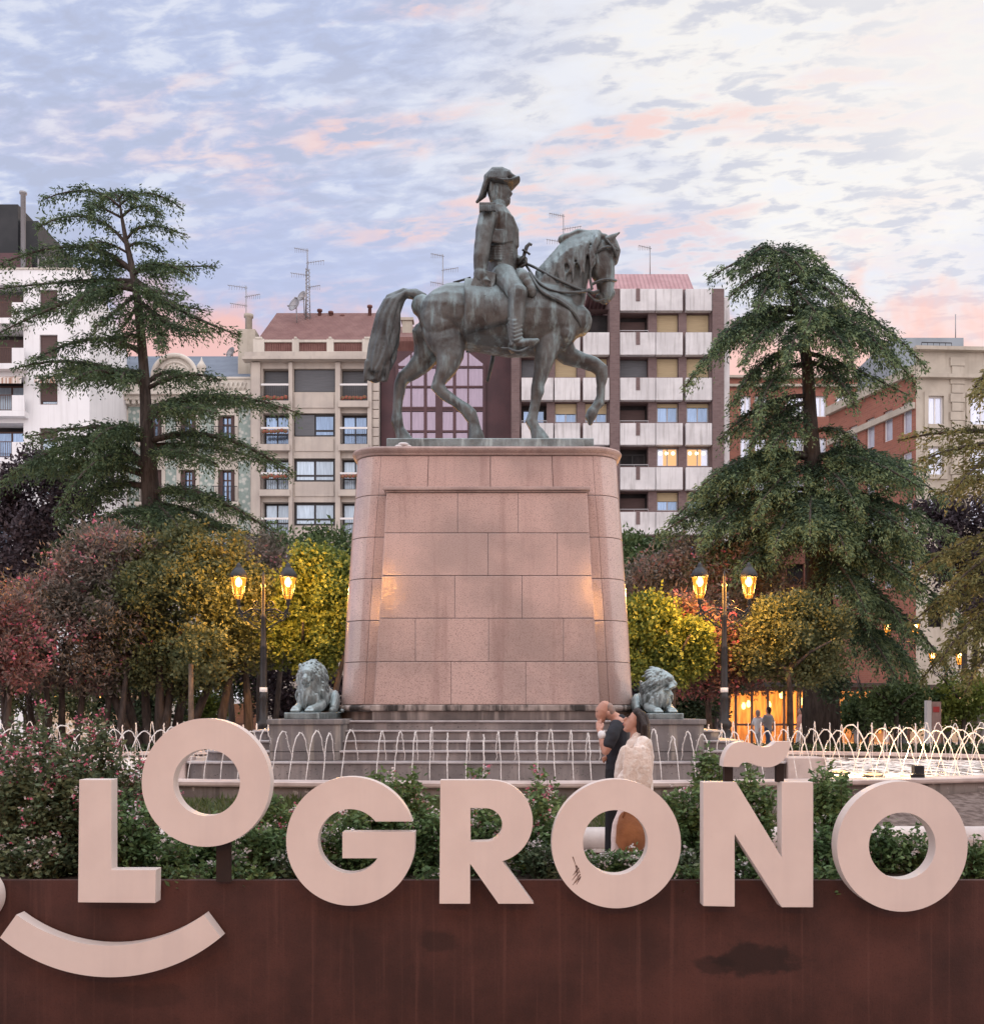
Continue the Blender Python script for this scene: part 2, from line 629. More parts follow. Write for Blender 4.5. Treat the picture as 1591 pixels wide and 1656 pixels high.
M['granite_matte'] = surf('weathered_pink_granite', (0.50, 0.375, 0.34), (0.36, 0.28, 0.26), 0.9, 0.6, detail=6, streak=((0.25, 0.18, 0.165), 0.5, 1.0), speck=((0.24, 0.165, 0.15), 75, 0.50, 0.72))
M['stained'] = surf('stained_moulding', (0.34, 0.29, 0.265), (0.045, 0.040, 0.038), 2.6, 0.75, stretch=(1.4, 1, 0.5), lo=0.40, hi=0.56, detail=6, bump=0.15, streak=((0.52, 0.46, 0.42), 0.8, 1.6))
M['joint'] = surf('joint', (0.20, 0.13, 0.115), None, rough=0.9)
M['step'] = surf('step_stone', (0.23, 0.205, 0.20), (0.14, 0.125, 0.125), 1.6, 0.62, spec=0.4, bump=0.15, bscale=25,
                 streak=((0.40, 0.35, 0.33), 0.5, 1.1), speck=((0.08, 0.07, 0.07), 30, 0.62, 0.72))
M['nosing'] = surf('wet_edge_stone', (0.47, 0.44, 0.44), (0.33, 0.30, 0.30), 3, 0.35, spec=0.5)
M['basin'] = surf('basin_stone', (0.27, 0.235, 0.215), (0.15, 0.125, 0.115), 1.3, 0.8, bump=0.25, bscale=20,
                  streak=((0.07, 0.06, 0.055), 0.75, 1.4), speck=((0.42, 0.37, 0.35), 8, 0.62, 0.70))
M['rim'] = surf('rim_stone', (0.60, 0.50, 0.46), (0.45, 0.36, 0.33), 2.5, 0.6, bump=0.1, bscale=25)
M['plinth'] = surf('lion_plinth', (0.20, 0.185, 0.185), (0.14, 0.13, 0.13), 2.4, 0.75, bump=0.15, bscale=22,
                   streak=((0.40, 0.36, 0.31), 0.75, 1.0))
M['whitestone'] = surf('white_stone', (0.66, 0.60, 0.57), (0.50, 0.44, 0.42), 3, 0.8, bump=0.15, bscale=18)


gt = NT(M['granite'].node_tree)
goc = gt.n('ShaderNodeTexCoord').outputs['Object']
gbn = gt.n('ShaderNodeBump', ins={'Height': gt.noise(gt.mapping(goc, sc=(1.5, 1.5, 30)), 2.0, 3, 0.5), 'Strength': 0.06, 'Distance': 0.01})
for nd in M['granite'].node_tree.nodes:
    if nd.type == 'BSDF_PRINCIPLED':
        gt.put(nd.inputs['Coat Normal'], gbn.outputs[0])
M['post_dark'] = surf('dark_steel_post', (0.018, 0.012, 0.011), (0.03, 0.018, 0.015), 4, 0.7)


def bronze_mat(name, dark, mid, light, amt=1.0, bump=0.35):
    m, t, out = new_mat(name)
    oc = t.n('ShaderNodeTexCoord').outputs['Object']
    f1 = t.noise(oc, 2.2, 6, 0.6)
    col = t.mix(t.smooth(f1, 0.36, 0.62), dark, mid)
    f2 = t.noise(t.mapping(oc, sc=(4.5, 4.5, 0.8)), 1.5, 6, 0.65)
    col = t.mix(t.math('MULTIPLY', t.smooth(f2, 0.48, 0.68), amt), col, light)
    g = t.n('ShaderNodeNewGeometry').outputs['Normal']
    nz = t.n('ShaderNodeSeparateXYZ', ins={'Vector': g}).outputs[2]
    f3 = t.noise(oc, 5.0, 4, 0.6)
    # upward faces mixed paler: sky light on the tops put into the colour
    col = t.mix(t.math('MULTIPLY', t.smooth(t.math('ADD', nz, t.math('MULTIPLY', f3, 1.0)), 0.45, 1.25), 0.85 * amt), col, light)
    f4 = t.noise(oc, 9.0, 5, 0.7)
    col = t.mix(t.math('MULTIPLY', t.smooth(f4, 0.60, 0.74), 0.7), col, dark)
    b = t.n('ShaderNodeBsdfPrincipled', ins={'Base Color': col, 'Roughness': 0.46, 'Metallic': 0.35, 'Specular IOR Level': 0.5})
    bn = t.n('ShaderNodeBump', ins={'Height': t.noise(t.mapping(oc, sc=(1, 1, 0.6)), 11, 5, 0.65), 'Strength': bump, 'Distance': 0.03})
    t.put(b.inputs['Normal'], bn.outputs[0])
    t.put(out.inputs['Surface'], b.outputs[0])
    return m


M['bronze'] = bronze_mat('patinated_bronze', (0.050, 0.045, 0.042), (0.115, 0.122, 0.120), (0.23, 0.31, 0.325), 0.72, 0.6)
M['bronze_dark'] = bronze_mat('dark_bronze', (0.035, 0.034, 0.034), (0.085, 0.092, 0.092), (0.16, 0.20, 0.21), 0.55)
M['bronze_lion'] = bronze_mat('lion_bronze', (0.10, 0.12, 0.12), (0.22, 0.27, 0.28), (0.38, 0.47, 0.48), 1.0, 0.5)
M['bark'] = surf('bark', (0.045, 0.036, 0.032), (0.085, 0.068, 0.060), 4, 0.95, bump=0.8, bscale=14, stretch=(3, 3, 0.6))
M['iron'] = surf('black_iron', (0.018, 0.018, 0.020), (0.03, 0.03, 0.033), 6, 0.45, metal=0.3, spec=0.5)

# ------------------------------------------------------------------ ground: street in front of the planter, square behind it
g = MB()
X0, X1 = -420, 420
g.quad((X0, -120, -0.65), (X1, -120, -0.65), (X1, 7.1, -0.65), (X0, 7.1, -0.65))
g.quad((X0, 7.1, -0.65), (X1, 7.1, -0.65), (X1, 7.1, 0), (X0, 7.1, 0))
g.quad((X0, 7.1, 0), (X1, 7.1, 0), (X1, 700, 0), (X0, 700, 0))
struct('ground', g, M['paving'])


def bank(name, x0, x1, m, seed):
    """bed rising gently to the foot of the fountain wall"""
    b = MB()
    n, k = 60, 8
    vs = []
    for i in range(n + 1):
        x = x0 + (x1 - x0) * i / n
        yb = 18.7 - 5.75 * math.sqrt(max(0, 1 - (x / 12.0) ** 2)) - 0.02
        for j in range(k + 1):
            y = 11.5 + (yb - 11.5) * j / k
            z = 0.03 + 0.41 * (j / k) ** 1.1 + 0.03 * noise.noise(Vector((x * 2, y * 2, seed)))
            vs.append((x, y, z))
    fs = [(i * (k + 1) + j, (i + 1) * (k + 1) + j, (i + 1) * (k + 1) + j + 1, i * (k + 1) + j + 1) for i in range(n) for j in range(k)]
    b.add(vs, fs, True)
    o = struct(name, b, m)
    return o


bank('lawn', -9, 3.4, M['lawn'], 1.0)
bank('mulch_bed', 3.4, 9, M['mulch'], 2.0)

rg_ = np.random.default_rng(71)
ng = 26000
gx_, gy_ = rg_.uniform(-7, 3.6, ng), rg_.uniform(11.45, 13.1, ng)
yb_ = 18.7 - 5.75 * np.sqrt(np.clip(1 - (gx_ / 12.0) ** 2, 0, 1)) - 0.02
kk = np.clip((gy_ - 11.5) / (yb_ - 11.5), 0, 1)
okk = (gy_ < yb_ - .02) & (rg_.random(ng) < 0.95 - 0.45 * (np.sin(gx_ * 2.1) * np.sin(gx_ * .7 + 1) > .35))
gp_ = np.stack([gx_, gy_, 0.02 + 0.41 * kk ** 1.1], 1)[okk]
gd_ = rg_.normal(size=gp_.shape) * .45 + [0, 0, 1]
V_, Q_ = leaves(gp_, gd_, .06 + .10 * rg_.random(len(gp_)), .006 + .004 * rg_.random(len(gp_)), rg_)
o = np_mesh('grass', V_, Q_, leaf_mat('grass_blades', [(0.0, (0.05, 0.075, 0.025)), (0.5, (0.10, 0.135, 0.045)), (1.0, (0.19, 0.19, 0.08))], trans=0.3))
setprops(o, 'rough green grass on the bank below the fountain rim', 'grass', None, 'stuff')

# ------------------------------------------------------------------ rusty steel planter with its soil
WY = 6.93
pw = thing('steel_planter', 'long rusty brown steel planter wall carrying the white letters', 'planter', (0, WY, -0.65))
f = MB()
wt = 0.412
f.box(-7.5, 7.5, WY, WY + 0.02, -0.65, wt)
f.box(-7.5, 7.5, WY + 0.02, WY + 0.07, wt - 0.02, wt - 0.002)
f.box(-7.5, 7.5, 8.70, 8.72, -0.02, wt - 0.06)
f.box(-7.5, -7.48, WY + 0.02, 8.70, -0.65, wt)
f.box(7.48, 7.5, WY + 0.02, 8.70, -0.65, wt)
obj('steel_wall', f, M['corten'], pw)
s = MB()
s.box(-7.46, 7.46, WY + 0.075, 8.68, -0.64, wt - 0.07)
obj('soil', s, M['soil'], pw)

# ------------------------------------------------------------------ the letters
LY, LD = 6.80, 0.115


def LP(px, py, d):
    q = P(px, py, LY)
    return Vector((q.x, LY + d, q.z))


def circ(cx, cy, r, n=96, a0=0.0, a1=360.0, incl=False):
    k = n + 1 if incl else n
    return [(cx + r * math.cos(R(a0 + (a1 - a0) * i / n)), cy + r * math.sin(R(a0 + (a1 - a0) * i / n))) for i in range(k)]


def letter(loops, label, name='sign_letter', extra=None, depth=LD, cat='letter'):
    m = MB().prism(loops, LP, 0.0, depth)
    xs = [p[0] for p in m.v]
    zs = [p[2] for p in m.v]
    t = thing(name, label, cat, ((min(xs) + max(xs)) / 2, LY + depth / 2, min(zs)), 'white letters on the planter')
    obj('letter_face', m, M['letter'], t, bevel=0.004)
    return t


def post(t, px0, px1, py0, py1, d0=0.05, d1=0.10):
    a, b = P(px0, py1, LY), P(px1, py0, LY)
    m = MB().box(a.x, b.x, LY + d0, LY + d1, a.z, b.z)
    obj('steel_post', m, M['post_dark'], t)


letter([[(128, 1261), (180, 1261), (180, 1407), (252, 1407), (251, 1461), (126, 1460)]], 'white letter L standing above the smile curve')
t = letter([circ(333, 1266, 104), circ(334, 1266, 54)[::-1]], 'white letter O raised higher than all the other letters', depth=LD)
post(t, 344, 368, 1365, 1430, 0.085, 0.112)
# G
outer = circ(567, 1361, 104.3, 110, -17.9, -351.7 + 0, True)
inner = circ(566, 1361, 52, 70, 31.9, 322.4, True)
G = [(667, 1329)] + outer + [(671, 1346), (553.6, 1346), (553.6, 1388.5)] + inner + [(608.5, 1329)]
letter([G], 'white letter G beside the raised letter O')
# R
bowl_o = circ(795, 1329, 66.5, 40, -90, 75, True)
bowl_i = circ(785, 1334.5, 27, 30, -90, 90, True)
letter([[(712, 1262), (795, 1262)] + bowl_o + [(812, 1393), (863, 1462), (806, 1462), (760, 1397), (760, 1462), (710.5, 1462)],
        [(760.5, 1307)] + bowl_i + [(760.5, 1362)]], 'white letter R with a dented top edge')
t = letter([circ(996.5, 1365, 104.5), circ(995, 1363, 52.5)[::-1]], 'white letter O with dark scratches in front of the two walkers')
sc = MB()
for a, b in (((926, 1386), (931, 1400)), ((931, 1400), (934, 1418)), ((934, 1408), (926, 1416)), ((936, 1410), (925, 1424)), ((938, 1414), (926, 1432)),
             ((939, 1418), (930, 1428)), ((936, 1404), (929, 1411)), ((938, 1420), (932, 1431)), ((932, 1400), (938, 1412))):
    dxx, dyy = b[0] - a[0], b[1] - a[1]
    L_ = math.hypot(dxx, dyy)
    nx, ny = -dyy / L_ * 0.9, dxx / L_ * 0.9
    sc.prism([[(a[0] + nx, a[1] + ny), (b[0] + nx * .3, b[1] + ny * .3), (b[0] - nx * .3, b[1] - ny * .3), (a[0] - nx, a[1] - ny)]], LP, -0.0015, 0.001)
obj('scratch', sc, surf('scratch', (0.13, 0.085, 0.075), None, rough=0.9), t)
# N with tilde
t = letter([[(1137, 1265), (1190, 1265), (1264, 1387), (1264, 1265), (1315, 1265), (1315, 1468), (1264, 1468), (1188, 1350), (1188, 1467), (1137, 1466)]],
           'white letter N with a wavy tilde on two posts')
til_top = [(1169, 1240), (1170, 1227), (1176, 1212), (1185, 1203), (1197, 1199.5), (1210, 1200.5), (1223, 1206), (1236, 1209.5), (1247, 1207), (1255, 1199.5)]
til_bot = [(1278, 1199.5), (1276.5, 1214), (1267, 1231), (1253, 1239.5), (1240, 1242), (1223, 1238.5), (1208, 1232.5), (1200, 1233), (1194.5, 1241)]


def soften(p, it=2):
    """round an open line, its two ends kept sharp"""
    for _ in range(it):
        q = [p[0]]
        for a, b in zip(p, p[1:]):
            q += [(a[0] * .75 + b[0] * .25, a[1] * .75 + b[1] * .25), (a[0] * .25 + b[0] * .75, a[1] * .25 + b[1] * .75)]
        p = q + [p[-1]]
    return p


obj('tilde', MB().prism([soften(til_top) + soften(til_bot)], LP, 0.0, LD), M['letter'], t, bevel=0.003)
post(t, 1174, 1188, 1236, 1266)
post(t, 1259, 1271, 1236, 1266)
letter([circ(1459, 1369.5, 105.5), circ(1459, 1368.5, 54)[::-1]], 'white letter O last of the word at the right')
sm = circ(178, 1301.5, 279.5, 60, 129.6, 50.2, True) + circ(178, 1277, 253, 60, 53.2, 126.8, True)
letter([sm], 'white curved smile mounted below the letter L', name='sign_smile', cat='emblem')
letter([circ(-50, 1452, 46)], 'white shape cut off by the left edge of the picture', name='sign_emblem', cat='emblem')

# ------------------------------------------------------------------ round stone rails along the bed
for i, (xa, xb, yy) in enumerate(((-5.9, -2.2, 11.15), (-2.1, 1.45, 11.15), (1.55, 4.15, 11.2), (4.3, 7.9, 11.25))):
    r = thing('stone_rail', ['white round stone rail edging the lawn at the left', 'white round stone rail edging the lawn behind the walkers',
                             'white round stone rail ending behind the last letter O', 'white round stone rail edging the brown bed at right'][i], 'rail', ((xa + xb) / 2, yy, 0),
              'round stone rails edging the fountain bed')
    m = MB()
    m.loft([(xa, yy, 0.16), (xa + 0.15, yy, 0.16), ((xa + xb) / 2, yy, 0.155), (xb - 0.15, yy, 0.16), (xb, yy, 0.16)], [0.125, 0.13, 0.13, 0.13, 0.125], 18)
    obj('rail_shaft', m, M['whitestone'], r)
    for xx in (xa + 0.25, xb - 0.25):
        obj('rail_foot', MB().box(xx - 0.1, xx + 0.1, yy - 0.1, yy + 0.1, 0, 0.06), M['whitestone'], r)

# ------------------------------------------------------------------ fountain
ft = thing('fountain', 'oval stone fountain basin with a stepped island round the monument', 'fountain', (-0.05, 18.7, 0))


def ell_pt(a, hx, hy, z, c=(0, 18.7)):
    return (c[0] + hx * math.cos(a), c[1] + hy * math.sin(a), z)


N_E = 200
rim_z = 0.66
prof = [(0.02, 0.0), (0.0, 0.10), (0.0, rim_z - 0.075)]
wall = MB()
prof_wall = [(0.0, 0.0), (0.0, rim_z - 0.075), (-0.36, rim_z - 0.075), (-0.36, 0.2)]
rings = [[ell_pt(2 * math.pi * k / N_E, 12.0 + o, 5.72 + o, z) for k in range(N_E)] for o, z in prof_wall]
wall.rings(rings, cap=False, smooth=False)
obj('basin_wall', wall, M['basin'], ft)
rim = MB()
prof_rim = [(0.04, rim_z - 0.07), (0.05, rim_z - 0.05), (0.05, rim_z - 0.012), (0.035, rim_z), (-0.38, rim_z), (-0.40, rim_z - 0.07)]
rings = [[ell_pt(2 * math.pi * k / N_E, 12.0 + o, 5.72 + o, z) for k in range(N_E)] for o, z in prof_rim]
rings.append(rings[0])
rim.rings(rings, cap=False, smooth=False)
obj('basin_rim', rim, M['rim'], ft)


def water_mat():
    m, t, out = new_mat('fountain_water')
    oc = t.n('ShaderNodeTexCoord').outputs['Object']
    f = t.noise(t.mapping(oc, sc=(1, 0.45, 1)), 6.5, 4, 0.6, 0.6)
    foam = t.smooth(f, 0.40, 0.54)
    col = t.mix(foam, (0.10, 0.095, 0.09), (0.86, 0.82, 0.79))
    b = t.n('ShaderNodeBsdfPrincipled', ins={'Base Color': col, 'Roughness': 0.14, 'Specular IOR Level': 0.6})
    t.put(b.inputs['Roughness'], t.math('MULTIPLY_ADD', foam, 0.4, 0.08))
    bn = t.n('ShaderNodeBump', ins={'Height': t.noise(t.mapping(oc, sc=(1, 0.5, 1)), 7, 4, 0.6), 'Strength': 0.7, 'Distance': 0.06})
    t.put(b.inputs['Normal'], bn.outputs[0])
    t.put(out.inputs['Surface'], b.outputs[0])
    return m


wm = MB()
wm.add([ell_pt(2 * math.pi * k / N_E, 11.66, 5.38, 0.54) for k in range(N_E)], [tuple(range(N_E))])
o = struct('water', wm, water_mat())

# stepped island
CXM, CYM = -0.08, 17.0


def slab(mb, hx, y0, y1, z0, z1, ch):
    pts = [(-hx, y0 + ch), (-hx + ch, y0), (hx - ch, y0), (hx, y0 + ch), (hx, y1 - ch), (hx - ch, y1), (-hx + ch, y1), (-hx, y1 - ch)]
    mb.prism([pts], lambda a, b, d: (CXM + a, b, d), z0, z1)


lv = [(4.55, 14.22, 0.20, 0.872, 0.35), (4.15, 14.50, 0.872, 1.02, 0.2), (3.85, 14.76, 1.02, 1.16, 0.2), (3.55, 15.00, 1.16, 1.31, 0.15), (3.25, 15.22, 1.31, 1.455, 0.1)]
st = MB()
ns = MB()
for hx, y0, z0, z1, ch in lv:
    slab(st, hx, y0, 2 * CYM - y0, z0 - 0.002, z1 - 0.035, ch)
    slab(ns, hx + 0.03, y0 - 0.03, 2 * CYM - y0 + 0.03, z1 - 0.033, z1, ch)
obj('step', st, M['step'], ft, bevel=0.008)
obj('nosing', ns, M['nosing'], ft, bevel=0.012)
# corner blocks that close the ledge at each side
for sx in (-1, 1):
    b = MB().box(sx * 4.62 + CXM - 0.28, sx * 4.62 + CXM + 0.28, 14.25, 14.8, 0.3, 0.93)
    obj('end_block', b, M['rim'], ft, bevel=0.02)
# lamps under the water
LAMP_O = (1.0, 0.50, 0.14)
for px, py, yy in ((1412, 1243, 15.9), (1466, 1247, 15.2), (1358, 1240, 16.6)):
    q = P(px, py, yy)
    m = thing('water_lamp', ['round orange lamp glowing in the fountain water at middle', 'round orange lamp glowing in the water nearest the rim',
                             'round orange lamp glowing in the water farthest from the rim'][0 if px == 1412 else 1 if px == 1466 else 2], 'lamp', (q.x, yy, 0.53), 'lamps in the fountain water')
    obj('lamp_ring', MB().lathe([(0.14, 0.5), (0.17, 0.5), (0.17, 0.575), (0.14, 0.575)], (q.x, yy, 0), 20), M['iron'], m)
    obj('lamp_glass', MB().lathe([(0.138, 0.54), (0.138, 0.57), (0.08, 0.60), (0.01, 0.605)], (q.x, yy, 0), 20), emit('water_lamp_glow', (1.0, 0.55, 0.22), 2.5), m)
    ld = bpy.data.lights.new('water_lamp_light', 'POINT')
    ld.energy = 60
    ld.color = (1.0, 0.62, 0.3)
    ld.shadow_soft_size = 0.1
    lo = bpy.data.objects.new('water_lamp_light', ld)
    COL.objects.link(lo)
    lo.parent = m
    lo.location = (0, 0, 0.35)
# spotlight box on the rim
q = P(1487, 1252, 13.9)
sp = thing('floodlight', 'small dark floodlight standing on the fountain rim', 'light', (q.x, 13.98, rim_z))
obj('lamp_housing', MB().box(q.x - 0.07, q.x + 0.07, 13.9, 14.02, rim_z + 0.05, rim_z + 0.17), M['iron'], sp, bevel=0.01)
obj('bracket', MB().box(q.x - 0.09, q.x + 0.09, 13.94, 14.0, rim_z, rim_z + 0.045), M['iron'], sp)


def jet_mat():
    m, t, out = new_mat('water_jet')
    oc = t.n('ShaderNodeTexCoord').outputs['Object']
    b = t.n('ShaderNodeBsdfPrincipled', ins={'Base Color': (0.93, 0.89, 0.86), 'Roughness': 0.2, 'Specular IOR Level': 0.6})
    tr = t.n('ShaderNodeBsdfTranslucent', ins={'Color': (0.95, 0.90, 0.86)})
    mx0 = t.n('ShaderNodeMixShader', ins={0: 0.5, 1: b.outputs[0], 2: tr.outputs[0]})
    tp_ = t.n('ShaderNodeBsdfTransparent')
    mx = t.n('ShaderNodeMixShader', ins={0: t.math('MULTIPLY', t.smooth(t.noise(oc, 16, 3), 0.35, 0.65), 0.55), 1: mx0.outputs[0], 2: tp_.outputs[0]})
    bn = t.n('ShaderNodeBump', ins={'Height': t.noise(oc, 28, 3), 'Strength': 0.6, 'Distance': 0.02})
    t.put(b.inputs['Normal'], bn.outputs[0])
    t.put(out.inputs['Surface'], mx.outputs[0])
    return m


M['jet'] = jet_mat()
rj = random.Random(4)


def jet_mesh(h, span, r0, seed):
    q = random.Random(seed)
    pts, rr = [], []
    for i in range(25):
        a = i / 24
        wob = 0.004 + 0.012 * a * a
        pts.append((span * a + q.gauss(0, wob), q.gauss(0, wob * 0.6), 0.02 + h * 4 * a * (1 - a) * (1.0 if a < .5 else 1.0) + q.gauss(0, wob * .5)))
        rr.append(r0 * (0.75 + 0.35 * math.sin(math.pi * min(1, a * 1.1)) + q.random() * 0.35) * (1 if a < 0.85 else 0.75))
    mb = MB().loft(pts, rr, 6)
    for k in range(9):                                  # drops breaking off the falling half
        a = 0.55 + 0.45 * q.random()
        c = (span * a + q.gauss(0, 0.025), q.gauss(0, 0.02), 0.03 + h * 4 * a * (1 - a) + q.gauss(0, 0.02))
        e = r0 * (0.35 + 0.4 * q.random())
        mb.ell(c, (e, e, e * 1.5), n=6, m=4)
    me = bpy.data.meshes.new('water_jet')
    me.from_pydata(mb.v, [], mb.f)
    me.polygons.foreach_set('use_smooth', [True] * len(me.polygons))
    me.materials.append(M['jet'])
    fixn(me)
    return me


jets = [jet_mesh(0.80, 1.02, 0.0068, k) for k in range(5)]
# nozzles follow the rim, spaced 0.24 m
a, k = 0.0, 0
while a < 2 * math.pi:
    x, y, z = ell_pt(a, 11.55, 5.28, 0.54)
    sp_ = math.hypot(11.55 * math.sin(a), 5.28 * math.cos(a))
    a += (0.245 if y < 18.7 else 0.30) / sp_
    vis = abs(x) / y < 0.54
    if not vis:
        continue
    if rj.random() < 0.05 and abs(x) < 2:
        continue
    near = y < 18.7
    if not near and abs(x - 0.0) < 3.0:
        continue                                         # hidden by the monument
    o = bpy.data.objects.new('water_jet', jets[rj.randrange(5)])
    COL.objects.link(o)
    nx, ny = (0 - x) / 11.55 ** 2, (18.7 - y) / 5.28 ** 2
    o.location = (x, y, 0.50)
    o.rotation_euler = (0, 0, math.atan2(ny, nx) + rj.gauss(0, 0.05))
    s_ = 1 + rj.gauss(0, 0.035)
    o.scale = (s_ * (1 + rj.gauss(0, 0.04)), 1, s_)
    if near:
        lab = ('thin white water jet arching in front of the stone steps' if abs(x) < 3.3 else
               'white water jet of the near row arching left of the steps' if x < 0 else 'white water jet of the near row arching right of the steps')
    else:
        lab = 'white water jet of the far row arching left of the monument' if x < 0 else 'white water jet of the far row arching right of the monument'
    setprops(o, lab, 'water jet', lab.replace('white water jet', 'water jets').replace('thin ', ''))
# ------------------------------------------------------------------ pedestal
pd = thing('pedestal', 'tall pink granite pedestal with rounded corners under the horseman', 'pedestal', (CXM, CYM, 1.455))


def rr_pt(t, hx, hy, r):
    """rounded rectangle, t in 0..8: front, corner, right, corner, back, corner, left, corner"""
    t %= 8
    k, u_ = int(t), t - int(t)
    corners = [None, (hx - r, -hy + r, -90), None, (hx - r, hy - r, 0), None, (-hx + r, hy - r, 90), None, (-hx + r, -hy + r, 180)]
    if k == 0:
        return (-hx + r + (2 * hx - 2 * r) * u_, -hy)
    if k == 2:
        return (hx, -hy + r + (2 * hy - 2 * r) * 0 + (2 * hy - 2 * r) * u_)
    if k == 4:
        return (hx - r - (2 * hx - 2 * r) * u_, hy)
    if k == 6:
        return (-hx, hy - r - (2 * hy - 2 * r) * u_)
    cx, cy, a0 = corners[k]
    a_ = R(a0 + 90 * u_)
    return (cx + r * math.cos(a_), cy + r * math.sin(a_))


def course(mb, z0, z1, d0, d1, cuts, inset=0.25):
    """a ring of stone blocks between cuts (in t); d = (hx, hy, r) at bottom and top"""
    cuts = sorted(cuts)
    for i, c0 in enumerate(cuts):
        c1 = cuts[(i + 1) % len(cuts)]
        if c1 <= c0:
            c1 += 8
        a0, a1 = c0 + 0.0016, c1 - 0.0016
        n = max(2, int((c1 - c0) * 16))
        rg = []
        for k in range(n + 1):
            t = a0 + (a1 - a0) * k / n
            (xa, ya), (xb, yb) = rr_pt(t, *d0), rr_pt(t, *d1)
            (xc, yc) = rr_pt(t, d1[0] - inset, d1[1] - inset, max(0.05, d1[2] - inset * .5))
            rg.append([(CXM + xa, CYM + ya, z0), (CXM + xb, CYM + yb, z1), (CXM + xc, CYM + yc, z1), (CXM + xc, CYM + yc, z0)])
        mb.rings(rg, smooth=False)


def zz(py, Y=15.55):
    return CZ + (HY - py) / F * Y


ys = [1140, 1071, 1004, 936, 869, 801, 737]
hxs = [2.34, 2.30, 2.265, 2.22, 2.18, 2.125, 2.085]
hys = [1.50, 1.49, 1.482, 1.472, 1.465, 1.458, 1.452]
blk = MB()
core = MB()
for i in range(6):
    z0, z1 = zz(ys[i]), zz(ys[i + 1])
    d0, d1 = (hxs[i], hys[i], 0.42), (hxs[i + 1], hys[i + 1], 0.42)
    W_ = 2 * (hxs[i] - 0.42)
    if i == 5:
        fr = [((px - CX) / F * 15.55 - CXM + hxs[i] - 0.42) / W_ for px in (690.6, 793, 895)]
        cuts = [0.0] + fr + [1.0, 2.0, 2.5, 3.0, 4.0, 4.33, 4.66, 5.0, 6.0, 6.5, 7.0]
    else:
        cuts = [0.0, 1.0, 2.0, 2.5 if i % 2 else 2.33, 3.0, 4.0, 4.4, 4.7, 5.0, 6.0, 6.4, 7.0]
    course(blk, z0 + 0.004, z1 - 0.004, d0, d1, cuts)
    core.prism([[rr_pt(t * 0.25, d1[0] - 0.02, d1[1] - 0.02, 0.40) for t in range(32)]], lambda a, b, d: (CXM + a, CYM + b, d), z0 - (0.003 if i else 0), z1 - 0.003)
obj('granite_block', blk, M['granite'], pd, bevel=0.007)
obj('mortar_core', core, M['joint'], pd)
# raised front panel
pn = MB()
bk = MB()
pys = [1140, 1070, 1000, 931, 862, 797]
phx = [1.745, 1.70, 1.66, 1.62, 1.58, 1.548]
pj = [[729.5, 850], [671.7, 790, 911], [735.4, 844], [789, 901], [740, 838]]
PF = [15.30, 15.298, 15.296, 15.294, 15.292, 15.29]
for i in range(5):
    z0, z1 = zz(pys[i], 15.3), zz(pys[i + 1], 15.3)
    cutx = [None] + [(px - CX) / F * 15.3 - CXM for px in pj[i]] + [None]
    for k in range(len(cutx) - 1):
        xa0 = -phx[i] if cutx[k] is None else cutx[k] + 0.0028
        xa1 = -phx[i + 1] if cutx[k] is None else cutx[k] + 0.0028
        xb0 = phx[i] if cutx[k + 1] is None else cutx[k + 1] - 0.0028
        xb1 = phx[i + 1] if cutx[k + 1] is None else cutx[k + 1] - 0.0028
        z0_, z1_ = z0 + 0.004, z1 - 0.004
        vs = [(CXM + xa0, PF[i], z0_), (CXM + xb0, PF[i], z0_), (CXM + xb0, 15.6, z0_), (CXM + xa0, 15.6, z0_),
              (CXM + xa1, PF[i + 1], z1_), (CXM + xb1, PF[i + 1], z1_), (CXM + xb1, 15.6, z1_), (CXM + xa1, 15.6, z1_)]
        pn.add(vs, [(0, 1, 2, 3), (7, 6, 5, 4), (0, 4, 5, 1), (1, 5, 6, 2), (2, 6, 7, 3), (3, 7, 4, 0)])
    bk.box(CXM - phx[i + 1] + .02, CXM + phx[i + 1] - .02, 15.32, 15.62, z0 - 0.002, z1 - 0.004)
obj('panel_block', pn, M['granite'], pd, bevel=0.007)
obj('panel_core', bk, M['joint'], pd)
pc = MB()
zt = zz(797, 15.3)
for a_, b_, e in ((0.004, 0.03, 0.02), (0.032, 0.085, 0.05)):
    pc.box(CXM - 1.548 - e, CXM + 1.548 + e, 15.29 - e, 15.60, zt + a_, zt + b_)
obj('panel_cornice', pc, M['granite_matte'], pd, bevel=0.012)


def ring_profile(mb, prof, hx, hy, r, n=64):
    rg = []
    for o_, z in prof:
        rg.append([(CXM + p[0], CYM + p[1], z) for p in (rr_pt(8 * k / n, hx + o_, hy + o_, max(0.05, r + o_)) for k in range(n))])
    mb.rings(rg, cap=True, smooth=False)


zc = zz(737)
cn = MB()
ring_profile(cn, [(0.0, zc + 0.004), (0.02, zc + 0.01), (0.03, zc + 0.04), (0.055, zc + 0.055), (0.075, zc + 0.075), (0.085, zc + 0.10), (0.07, zc + 0.125), (0.03, zc + 0.14), (-0.3, zc + 0.145)], 2.085, 1.452, 0.42)
obj('cornice', cn, M['granite_matte'], pd, bevel=0.004)
